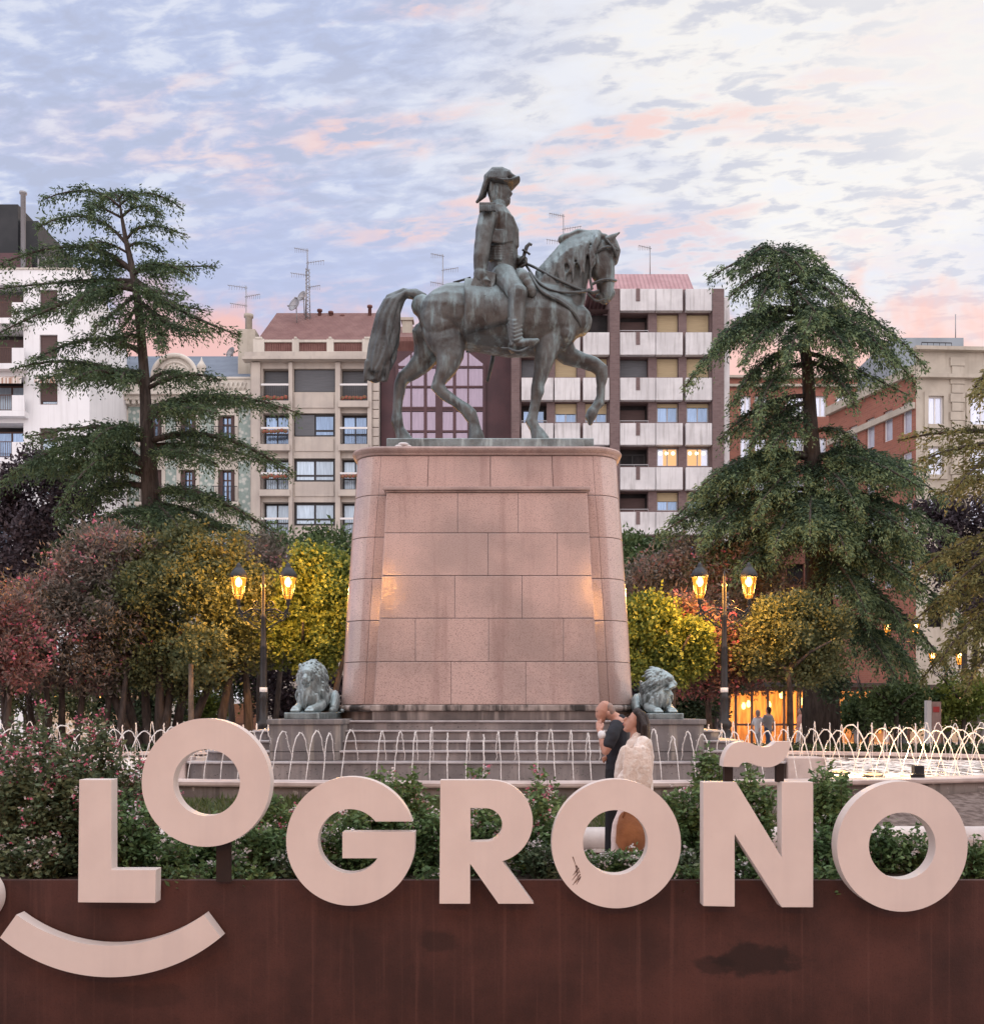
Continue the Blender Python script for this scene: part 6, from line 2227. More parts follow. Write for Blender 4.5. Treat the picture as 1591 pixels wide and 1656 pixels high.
spec_l = [  # start y, mid (x, y), tip (x, y), depth of tip, width, radius
    (335, (140, 308), (66, 324), -0.6, 0.45, .05), (330, (240, 312), (296, 338), 0.5, 0.45, .05), (326, (180, 312), (160, 330), 1.2, .4, .04), (322, (205, 310), (222, 322), -1, .4, .04),
    (352, (150, 330), (150, 342), -1.2, .5, .05), (350, (230, 332), (262, 348), -1.0, .5, .05),
    (395, (140, 350), (60, 368), 0.6, 0.5, .06), (388, (240, 365), (300, 380), -0.5, 0.45, .05), (400, (232, 392), (264, 407), 0.8, .45, .05), (410, (170, 392), (146, 396), -1.4, .5, .05),
    (440, (120, 398), (-20, 436), -0.8, 0.8, .10), (438, (270, 432), (350, 430), 0.5, 0.65, .08), (445, (255, 425), (306, 446), -1.5, .6, .07), (436, (150, 420), (70, 425), 1.6, .8, .08),
    (455, (120, 455), (-30, 470), 1.2, 0.8, .10), (462, (130, 480), (-5, 540), -1.0, 0.8, .12), (458, (100, 490), (20, 505), 1.8, .7, .09), (470, (150, 470), (110, 520), -2.2, .7, .08),
    (452, (290, 500), (388, 543), -0.8, 0.85, .12), (470, (270, 488), (336, 503), 1.2, 0.7, .09), (480, (268, 520), (340, 538), -2.0, .8, .09), (455, (248, 470), (300, 478), -2.4, .7, .08),
    (475, (190, 500), (152, 530), -1.6, 0.7, .08), (490, (205, 520), (182, 545), 1.5, .6, .07), (500, (250, 530), (262, 560), -2.0, .6, .07),
    (572, (150, 548), (50, 585), 0.5, 0.6, .10), (560, (215, 540), (190, 560), -1.0, .4, .06),
    (622, (130, 586), (24, 596), -1.4, 0.95, .11), (615, (150, 596), (60, 618), 1.6, .9, .10), (618, (160, 600), (110, 625), -2.5, .8, .09), (606, (205, 600), (196, 620), -2.4, .7, .08),
    (630, (300, 606), (358, 616), -0.6, 0.6, .09), (622, (280, 600), (320, 625), 1.6, .6, .08),
    (668, (350, 640), (482, 668), -1.2, 0.75, .12), (664, (320, 645), (440, 660), 1.0, .7, .10), (676, (290, 660), (350, 668), -2.6, .7, .09),
    (700, (160, 690), (44, 706), -1.2, 0.9, .12), (712, (150, 706), (60, 716), 1.5, .9, .11), (705, (190, 690), (150, 715), -2.8, .9, .10),
    (715, (350, 706), (472, 766), -1.4, 0.9, .13), (722, (340, 722), (430, 748), 1.4, .8, .11), (735, (290, 730), (350, 750), -3.0, .9, .10),
    (760, (130, 716), (-20, 800), -1.0, 1.1, .15), (770, (120, 745), (20, 770), 2.0, 1.1, .14), (765, (170, 740), (90, 830), -2.5, 1.0, .13), (790, (170, 790), (100, 850), 1.0, 1.0, .12),
    (800, (330, 800), (452, 868), -1.5, 1.0, .13), (815, (330, 835), (420, 890), 1.6, 1.0, .12), (820, (270, 830), (300, 870), -3.0, 1.0, .12), (835, (190, 830), (140, 880), -3.0, 1.0, .12),
    (850, (330, 850), (470, 880), 0.6, 1.0, .12), (860, (160, 850), (60, 900), 2.2, 1.0, .12)]
for sy, md, tip, dp, wdt, rr in spec_l:
    a_ = P(tr_at(sy), sy, YL)
    c_ = P(tip[0], tip[1], YL + dp)
    b_ = P(md[0], md[1], YL + dp * 0.5) * 2 - (a_ + c_) * 0.5          # the curve passes through md
    cd.branch(a_, b_, c_, wdt * (0.60 + 0.5 * rl.random()) * (0.55 if sy < 415 else 0.8 if sy < 500 else 1.0), rr, dens=2.2, needle=0.15, droop=0.30 + 0.35 * rl.random(), hang=0.35 + 0.3 * rl.random())
cd.finish('cedar_tree', 'tall open cedar with bare trunk and level tiers at left', (tp[0].x, YL, 0), 'cedar_dark', tp, tr_r)

# --- dense cedar at the right
YR = 34.0
cd = Cedar(9)
trunk_px = [(1328, 1180), (1326, 1040), (1322, 900), (1316, 780), (1310, 680), (1306, 600), (1296, 520), (1278, 470), (1258, 430), (1246, 402)]
tr_r = [0.72, 0.52, 0.42, 0.32, 0.24, 0.20, 0.16, 0.11, 0.07, 0.03]
tp = [P(a_, b_, YR) for a_, b_ in trunk_px]
tp[0].z = 0
spec_r = [
    (412, (1215, 410), (1142, 452), -.3, .9), (408, (1300, 400), (1345, 445), .4, .9), (405, (1230, 396), (1200, 430), -1.2, .8), (410, (1270, 405), (1300, 440), -1.4, .8), (420, (1255, 415), (1262, 470), -1.6, .8), (425, (1285, 420), (1312, 440), 1.4, .8),
    (445, (1225, 440), (1180, 480), -1.0, .9), (450, (1330, 430), (1412, 505), -.4, .9), (460, (1320, 450), (1370, 500), -1.5, .9), (455, (1245, 450), (1225, 500), -1.8, .9), (470, (1290, 470), (1330, 520), -2.0, .9),
    (500, (1190, 520), (1106, 628), -.6, 1.1), (505, (1200, 510), (1150, 570), -1.8, 1.0), (498, (1220, 500), (1170, 540), 1.4, 1.0), (515, (1240, 520), (1200, 590), -2.3, 1.0),
    (505, (1400, 500), (1498, 596), -.6, 1.1), (510, (1380, 510), (1450, 600), -1.8, 1.1), (520, (1400, 530), (1482, 625), .8, 1.1), (525, (1340, 520), (1380, 590), -2.4, 1.0), (530, (1290, 530), (1270, 590), -2.6, .9), (500, (1320, 490), (1300, 540), -2.6, .9),
    (560, (1230, 580), (1180, 660), -1.4, 1.0), (570, (1370, 590), (1470, 640), -1.4, 1.0), (590, (1250, 600), (1225, 680), -2.2, .9), (585, (1350, 600), (1385, 660), -2.2, .9),
    (640, (1230, 650), (1162, 712), -.8, 1.0), (650, (1250, 670), (1210, 725), -1.8, .9), (660, (1270, 690), (1245, 730), -2.4, .9), (700, (1360, 690), (1395, 730), -1.0, .7),
    (735, (1200, 740), (1080, 850), -1.0, 1.35), (740, (1210, 730), (1120, 800), -2.4, 1.3), (745, (1400, 720), (1530, 810), -.8, 1.35), (750, (1380, 730), (1490, 790), -2.4, 1.3),
    (738, (1400, 730), (1500, 760), 1.6, 1.2), (742, (1230, 740), (1150, 770), 1.6, 1.2), (755, (1270, 760), (1220, 830), -3.0, 1.2), (760, (1350, 760), (1390, 830), -3.0, 1.2),
    (790, (1180, 800), (1064, 866), -1.4, 1.4), (800, (1200, 810), (1130, 880), -3.0, 1.4), (800, (1430, 800), (1560, 880), -1.4, 1.4), (805, (1400, 810), (1490, 880), -3.0, 1.4),
    (815, (1280, 820), (1250, 890), -3.6, 1.3), (820, (1340, 825), (1370, 900), -3.6, 1.3), (810, (1310, 800), (1310, 870), -4.0, 1.3),
    (850, (1200, 860), (1110, 920), -1.5, 1.3), (860, (1240, 870), (1190, 930), -3.0, 1.2), (860, (1430, 850), (1545, 930), -1.6, 1.4), (870, (1400, 880), (1490, 960), -3.0, 1.3),
    (900, (1440, 900), (1560, 1010), -1.0, 1.4), (920, (1400, 930), (1470, 1030), -2.6, 1.3), (960, (1430, 960), (1540, 1090), -1.6, 1.3), (980, (1390, 1000), (1450, 1100), -2.8, 1.2), (900, (1360, 910), (1400, 990), -3.6, 1.1),
    (1000, (1420, 1010), (1500, 1120), 1.0, 1.2)]
for sy, md, tip, dp, wdt in spec_r:
    a_ = P(tr_at(sy), sy, YR)
    c_ = P(tip[0], tip[1], YR + dp)
    b_ = P(md[0], md[1], YR + dp * 0.5) * 1.5 - (a_ + c_) * 0.25
    cd.branch(a_, b_, c_, wdt * (0.80 + 0.4 * rl.random()) * (1 if sy > 600 else 0.9 if sy > 480 else 0.7), 0.09, dens=2.3, needle=0.15, droop=0.75, hang=0.6)
cd.finish('cedar_tree', 'dense dark green cedar with drooping tiers at right', (tp[0].x, YR, 0), 'cedar_leaf', tp, tr_r)

# --- golden cedar cut off by the right edge
YE2 = 28.0
cd = Cedar(13)
trunk_px = [(1660, 1200), (1658, 1000), (1650, 800), (1640, 650), (1635, 560)]
tp = [P(a_, b_, YE2) for a_, b_ in trunk_px]
tp[0].z = 0
for sy, md, tip, dp, wdt in [(580, (1610, 570), (1568, 640), 0, .9), (600, (1620, 600), (1580, 640), -1.2, .8), (700, (1540, 690), (1452, 712), .8, .8), (720, (1560, 710), (1490, 745), -.6, .9), (735, (1590, 730), (1545, 790), -1.4, .9),
                             (770, (1580, 770), (1512, 800), 1.0, .8), (860, (1560, 860), (1480, 925), .6, 1.0), (880, (1590, 890), (1530, 960), -1.0, 1.0), (930, (1560, 930), (1470, 1010), 0.4, 1.1), (960, (1580, 970), (1520, 1070), -1.2, 1.1),
                             (1000, (1560, 1000), (1490, 1100), .6, 1.0), (1020, (1600, 1030), (1560, 1120), -1.4, 1.0)]:
    cd.branch(P(tr_at(sy), sy, YE2), P(3300 - md[0], md[1] + 8, YE2 - dp * .6), P(3310 - tip[0], tip[1] - 12, YE2 - dp * 1.1), wdt, .08, dens=1.0, needle=.16, droop=.45, hang=.4)
    cd.branch(P(tr_at(sy), sy, YE2), P(md[0], md[1], YE2 + dp * .5), P(tip[0], tip[1], YE2 + dp), wdt, .08, dens=1.4, needle=.16, droop=.45, hang=.4)
cd.finish('cedar_tree', 'golden tipped cedar cut off by the right edge of the photo', (tp[0].x, YE2, 0), 'cedar_gold', tp, [.5, .4, .3, .2, .1])


def bush(name, label, cat, px, base_y, blobs, mat, seed, n_cl, per=16, spread=0.15, leaf=(0.15, 0.035), trunks=(), flowers=None, group=None, trunk_r=0.12):
    """blobs: (px, py, radius px, depth offset); trunks: (px at ground, px at top, py at top)"""
    rng = np.random.default_rng(seed)
    Y_ = base_y
    B = []
    for b in blobs:
        c = P(b[0], b[1], Y_ + (b[3] if len(b) > 3 else 0))
        r = b[2] / F * Y_
        B.append(((c.x, c.y, c.z), (r, r * 0.85, r * (b[4] if len(b) > 4 else 0.9))))
    t = thing(name, label, cat, (xpx(px, Y_), Y_, 0), group)
    pts, dirs = crown_points(B, n_cl, per, spread, rng)
    k = pts[:, 2] > 0.05
    pts, dirs = pts[k], dirs[k]
    L = leaf[0] * (0.65 + 0.7 * rng.random(len(pts)))
    W_ = leaf[1] * (0.7 + 0.6 * rng.random(len(pts)))
    V, Q = leaves(pts, dirs, L, W_, rng)
    np_mesh('crown', V, Q, M[mat], t)
    if trunks:
        m = MB()
        r_ = random.Random(seed)
        for a_, b_, ty in trunks:
            p0, p2 = P(a_, 1150, Y_ + r_.uniform(-.5, .5)), P(b_, ty, Y_ + r_.uniform(-.6, .6))
            p0.z = 0
            p1 = (p0 + p2) / 2 + Vector((r_.uniform(-.15, .15), 0, .2))
            limb(m, bezier(p0, p1, p2, 6), trunk_r, trunk_r * .5, 7)
            for e in range(3):
                q = p2 + Vector((r_.uniform(-1, 1), r_.uniform(-.8, .8), r_.uniform(.5, 1.3)))
                limb(m, [p2, (p2 + q) / 2 + Vector((0, 0, .1)), q], trunk_r * .5, .02, 5)
        obj('trunk', m, M['bark'], t)
    if flowers:
        mat_f, nf, sz = flowers
        fp, fd = crown_points(B, nf, 5, 0.07, rng, inner=0.9)
        k = fd[:, 2] > -0.6
        V, Q = leaves(fp[k], fd[k], sz, sz * .4, rng)
        np_mesh('blossoms', V, Q, M[mat_f], t)
    return t


GB = 'shrubs and small trees behind the fountain'
# left side, back to front
bush('plum_tree', 'dark purple leaved tree in front of the white building', 'tree', 70, 38, [(60, 800, 60), (110, 850, 55), (30, 870, 50), (80, 900, 60, -1), (-20, 820, 50), (140, 790, 40), (20, 930, 40), (110, 930, 50), (60, 760, 30)], 'purple_leaf', 1, 1500, 14, .2, (.20, .06),
     trunks=((70, 70, 900), (70, 100, 880), (70, 40, 890)), group=GB, trunk_r=.16)
bush('evergreen_shrub', 'dark evergreen shrub in the corner below the plum tree', 'shrub', 30, 40, [(0, 960, 45), (60, 960, 45), (110, 980, 40), (20, 1020, 50), (-40, 980, 50)], 'hedge_leaf', 2, 900, 14, .2, (.2, .06), trunks=((20, 20, 1000),), group=GB)
bush('evergreen_shrub', 'green shrub showing above the yellow tree left of the pedestal', 'shrub', 500, 36, [(480, 900, 45), (540, 895, 45), (450, 930, 45), (585, 930, 50), (520, 950, 60)], 'green_leaf', 3, 1100, 14, .16, (.18, .05), trunks=((500, 500, 1000), (540, 545, 1000)), group=GB)
bush('oleander', 'greyish oleander with faded pink tips above the left lamp', 'shrub', 425, 32, [(420, 920, 42), (380, 930, 40), (455, 940, 40), (350, 960, 45), (400, 980, 60), (460, 990, 45)], 'oleander', 4, 1300, 16, .14, (.17, .03), trunks=((420, 420, 1010), (380, 370, 1000), (440, 460, 1000)), flowers=('pink_flower', 50, .10), group=GB)
bush('yellow_tree', 'yellow green tree lit by the left lamp beside the pedestal', 'tree', 520, 27.6, [(520, 930, 48), (560, 950, 50), (490, 980, 52), (540, 1010, 60), (470, 1030, 45), (580, 1020, 50), (510, 1060, 38), (600, 980, 40)], 'yellow_leaf', 5, 2500, 18, .13, (.12, .042), trunks=((520, 525, 1060), (515, 490, 1050), (525, 560, 1050)), group=GB)
bush('oleander', 'large grey red oleander with pink flowers at the left edge', 'shrub', 110, 27, [(120, 940, 60), (60, 980, 60), (170, 910, 50), (20, 1040, 60), (100, 1040, 80), (190, 1000, 70), (60, 1070, 50), (150, 1075, 50), (-30, 1050, 55), (210, 900, 35)], 'oleander', 6, 3300, 16, .14, (.16, .028),
     trunks=((60, 40, 1075), (100, 100, 1070), (115, 140, 1070), (160, 180, 1075), (80, 70, 1075), (10, 0, 1070), (185, 205, 1080)), flowers=('pink_flower', 260, .10), group=GB)
bush('oleander', 'red flowered oleander lit orange in the far left corner', 'shrub', -10, 25, [(-10, 1000, 50), (10, 1045, 50), (-40, 1060, 55), (20, 1080, 40)], 'oleander_red', 7, 1100, 16, .13, (.15, .028), trunks=((-10, -10, 1090), (10, 20, 1090)), flowers=('pink_flower', 140, .10), group=GB)
bush('olive_tree', 'broad olive green tree standing left of the left lamp', 'tree', 290, 27.4, [(285, 905, 50), (340, 930, 60), (250, 950, 60), (200, 1010, 60), (300, 1000, 90), (380, 990, 62), (220, 1055, 52), (320, 1050, 62), (395, 1045, 46), (260, 1075, 45), (420, 1020, 38), (350, 1080, 42), (310, 880, 30)], 'olive_leaf', 8, 5600, 17, .13, (.115, .036),
     trunks=((235, 195, 1080), (245, 235, 1070), (262, 280, 1070), (275, 312, 1070), (225, 165, 1085), (290, 352, 1080), (255, 258, 1075), (345, 375, 1080), (400, 395, 1080)), group=GB, trunk_r=.17)
st_ = thing('young_tree', 'slim straight tree trunk before the broad olive tree', 'tree', (xpx(308, 25.2), 25.2, 0), GB)
m = MB()
m.tube([(xpx(308, 25.2), 25.2, 0), (xpx(309, 25.2), 25.2, 1.2), (xpx(307, 25.2), 25.3, 2.8)], [.085, .075, .06], 9)
obj('trunk', m, surf('pale_bark', (.15, .115, .09), (.09, .07, .055), 5, .9, bump=.4), st_)
rng = np.random.default_rng(77)
pp_, dd_ = crown_points([((xpx(305, 25.2), 25.6, 3.0), (.8, .6, .55)), ((xpx(325, 25.2), 25.7, 3.4), (.6, .5, .5))], 160, 14, .1, rng)
np_mesh('crown', *leaves(pp_, dd_, .13, .04, rng), M['olive_leaf'], st_)
# right side
bush('oleander', 'tall greyish oleander rising above the right lamp', 'shrub', 1120, 33, [(1120, 915, 45), (1070, 930, 45), (1170, 920, 45), (1040, 960, 40), (1220, 950, 45), (1110, 980, 60), (1180, 980, 55), (1260, 990, 45), (1030, 1000, 40)], 'oleander', 11, 2300, 16, .15, (.18, .03),
     trunks=((1100, 1100, 1020), (1150, 1160, 1020), (1060, 1050, 1020)), flowers=('pink_flower', 150, .10), group=GB)
bush('evergreen_shrub', 'green shrub beside the right corner of the pedestal top bushes', 'shrub', 1030, 37, [(1030, 900, 35), (1060, 910, 35), (1020, 950, 45), (1080, 890, 22)], 'green_leaf', 12, 600, 14, .16, (.18, .05), trunks=((1030, 1030, 960),), group=GB)
bush('oleander', 'oleander with red flowers glowing behind the right lamp post', 'shrub', 1150, 27.9, [(1110, 1010, 42), (1150, 1030, 48), (1180, 1060, 48), (1130, 1075, 46), (1200, 1085, 42), (1165, 1090, 42), (1100, 1085, 38)], 'oleander_red', 13, 1700, 16, .13, (.15, .03), trunks=((1150, 1140, 1100), (1160, 1180, 1100)), flowers=('pink_flower', 260, .11), group=GB)
bush('yellow_tree', 'yellow green tree right of the pedestal under the right lamp', 'tree', 1070, 27, [(1060, 1010, 45), (1100, 1040, 42), (1030, 1045, 45), (1080, 1065, 40), (1120, 1065, 32), (1040, 1075, 33)], 'yellow_leaf', 14, 2000, 18, .12, (.11, .042), trunks=((1070, 1060, 1080), (1075, 1090, 1090)), group=GB)
bush('round_tree', 'small round headed tree with a straight slim trunk at right', 'tree', 1275, 27, [(1275, 1010, 48), (1235, 1030, 40), (1315, 1030, 42), (1270, 1060, 55), (1225, 1070, 36), (1325, 1070, 40), (1250, 1000, 30), (1300, 990, 26)], 'olive_leaf', 15, 2600, 18, .11, (.10, .036), trunks=((1276, 1275, 1085),), group=GB, trunk_r=.12)
bush('plum_tree', 'dark purple leaved tree against the corner building', 'tree', 1560, 40, [(1560, 850, 50), (1520, 880, 40), (1600, 880, 60), (1560, 920, 50), (1510, 830, 25), (1590, 960, 50)], 'purple_leaf', 16, 1000, 14, .2, (.2, .06), trunks=((1560, 1560, 930), (1560, 1590, 920)), group=GB, trunk_r=.15)
bush('evergreen_shrub', 'low grey green shrub under the round headed tree', 'shrub', 1190, 31, [(1080, 1130, 40), (1130, 1140, 36), (1190, 1095, 26), (1345, 1110, 26)], 'hedge_leaf', 17, 700, 14, .14, (.14, .04), trunks=((1150, 1150, 1150),), group=GB)
for i, (px, Y_, bl_, lab) in enumerate(((1400, 36, [(1400, 1150, 26), (1430, 1155, 24), (1380, 1158, 22)], 'small green shrub left of the information sign'),
                                        (1450, 33, [(1450, 1140, 30), (1480, 1145, 28), (1425, 1152, 24)], 'round green shrub just left of the information sign'),
                                        (1560, 33, [(1560, 1130, 40), (1590, 1150, 45), (1530, 1150, 30)], 'yellowish shrub right of the information sign'))):
    bush('garden_shrub', lab, 'shrub', px, Y_, bl_, 'green_leaf' if i < 2 else 'yellow_leaf', 30 + i, 500, 14, .13, (.14, .05), trunks=((px, px, 1150),), group=GB)
bush('garden_shrub', 'shrub with lit leaves behind the jets at far left', 'shrub', 40, 31, [(30, 1130, 30), (90, 1135, 28), (-20, 1130, 35), (130, 1145, 22)], 'olive_leaf', 34, 450, 14, .12, (.13, .04), trunks=((40, 40, 1150),), group=GB)
bush('garden_shrub', 'pale shrub lit yellow between the dark trunks at left', 'shrub', 330, 34, [(335, 1140, 22), (350, 1150, 22), (315, 1155, 20)], 'yellow_leaf', 35, 250, 14, .12, (.13, .04), trunks=((335, 335, 1155),), group=GB)
# dark mass of trunks and shade plants behind the lamps
for i, (px, Y_, bl_, lab) in enumerate(((470, 33, [(440, 1110, 45), (490, 1110, 45), (530, 1120, 40), (460, 1150, 40), (510, 1160, 40), (560, 1130, 40)], 'dark yew behind the left lion'),
                                        (1100, 33, [(1060, 1120, 40), (1105, 1130, 40), (1140, 1145, 30), (1040, 1150, 40), (1100, 1165, 36)], 'dark yew behind the right lion'),
                                        (180, 33, [(150, 1120, 40), (210, 1120, 40), (260, 1130, 40), (390, 1110, 40), (200, 1160, 30)], 'dark shade plant behind the trunks of the olive tree'))):
    bush('yew_shrub', lab, 'shrub', px, Y_, bl_, 'purple_leaf' if i < 2 else 'hedge_leaf', 40 + i, 800, 14, .14, (.15, .04), trunks=((px - 20, px - 25, 1110), (px + 25, px + 40, 1110)), group=GB)
# clipped hedge beyond the water
rng = np.random.default_rng(50)
for i, (xa, xb, yy, h_, lab) in enumerate(((5.0, 17.5, 26.2, .62, 'low dark hedge beyond the fountain at right'), (-17.5, -4.5, 26.2, .62, 'low dark hedge beyond the fountain at left'))):
    t = thing('clipped_hedge', lab, 'hedge', ((xa + xb) / 2, yy, 0), 'hedges beyond the fountain')
    n = 9000
    p_ = np.stack([rng.uniform(xa, xb, n), rng.uniform(yy - .35, yy + .35, n), rng.uniform(0.05, h_, n)], 1)
    fcz = rng.random(n)
    p_[fcz < .4, 1] = yy - .35 + .05 * rng.normal(size=(fcz < .4).sum())
    p_[fcz > .65, 2] = h_ + .03 * rng.normal(size=(fcz > .65).sum())
    np_mesh('foliage', *leaves(p_, rng.normal(size=(n, 3)) + [0, -.3, .5], .12, .04, rng), M['hedge_leaf'], t)
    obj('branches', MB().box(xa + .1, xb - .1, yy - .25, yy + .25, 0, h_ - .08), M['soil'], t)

# ------------------------------------------------------------------ planting in the steel planter
SOIL = 0.345


def salvia(px, Y_, top_py, wid, seed, label, flowers='white', nf=40, pink=0, dens=1.0, mat='salvia', lean=0.0):
    """bushy plant: stems fan out from the soil, small leaves all along, flowers at the tips"""
    rng = np.random.default_rng(seed)
    x0 = xpx(px, Y_)
    H = (zpx(top_py, Y_) - SOIL) * 1.14
    t = thing('flowering_plant', label, 'plant', (x0, Y_, SOIL), 'plants in the steel planter')
    ns = int(26 * dens)
    sm = MB()
    lp, ld, fp, fd, kp, kd = [], [], [], [], [], []
    for i in range(ns):
        a_ = rng.uniform(0, 2 * math.pi)
        rr = wid * math.sqrt(rng.random())
        h = H * (0.55 + 0.45 * rng.random()) * (1 - 0.30 * (rr / wid) ** 2)
        b0 = Vector((x0 + .35 * rr * math.cos(a_), Y_ + .25 * rr * math.sin(a_), SOIL - .02))
        b2 = Vector((x0 + rr * math.cos(a_) + lean * h, Y_ + .6 * rr * math.sin(a_), SOIL + h))
        b1 = (b0 + b2) / 2 + Vector((rng.normal() * .04, rng.normal() * .04, .08 * h))
        pts = bezier(b0, b1, b2, 8)
        sm.tube(pts, [.005 - .0004 * k for k in range(9)], 4)
        n = int(h / 0.0072)
        for k in range(n):
            f = 0.04 + 0.96 * rng.random() ** 0.85
            q = b0 * (1 - f) ** 2 + b1 * 2 * f * (1 - f) + b2 * f * f
            sp = 0.055 * (1.1 - .6 * f)
            lp.append((q.x + sp * rng.normal(), q.y + sp * rng.normal(), q.z + .02 * rng.normal()))
            ld.append((rng.normal(), rng.normal() - .2, .45 * rng.normal() + .25))
        if rng.random() < nf / 80:
            for k in range(int(5 + 6 * rng.random())):
                q = b2 + Vector((.025 * rng.normal(), .025 * rng.normal(), -.11 * rng.random() + .04))
                for e in range(3):
                    (kp if rng.random() < pink else fp).append((q.x + .006 * rng.normal(), q.y + .006 * rng.normal(), q.z + .006 * rng.normal()))
                    (kd if len(kp) > len(kd) else fd).append((rng.normal(), rng.normal(), .3 * rng.normal()))
        if rng.random() < nf / 170:                       # flowers low in the plant
            f = rng.uniform(.4, .95)
            q = b0 * (1 - f) ** 2 + b1 * 2 * f * (1 - f) + b2 * f * f + Vector((.06 * rng.normal(), -.06, .03 * rng.normal()))
            for e in range(4):
                (kp if rng.random() < pink * .5 else fp).append((q.x + .008 * rng.normal(), q.y + .008 * rng.normal(), q.z + .008 * rng.normal()))
                (kd if len(kp) > len(kd) else fd).append((rng.normal(), rng.normal(), rng.normal()))
    obj('stems', sm, M['stem'], t)
    n = len(lp)
    V, Q = leaves(lp, ld, .036 + .030 * rng.random(n), .0105 + .0065 * rng.random(n), rng)
    np_mesh('foliage', V, Q, M[mat], t)
    if fp:
        V, Q = leaves(fp, fd, .024, .009, rng)
        np_mesh('blossoms', V, Q, M['white_flower'], t)
    if kp:
        V, Q = leaves(kp, kd, .026, .010, rng)
        np_mesh('blossoms', V, Q, M['pink_flower'], t)
    return t


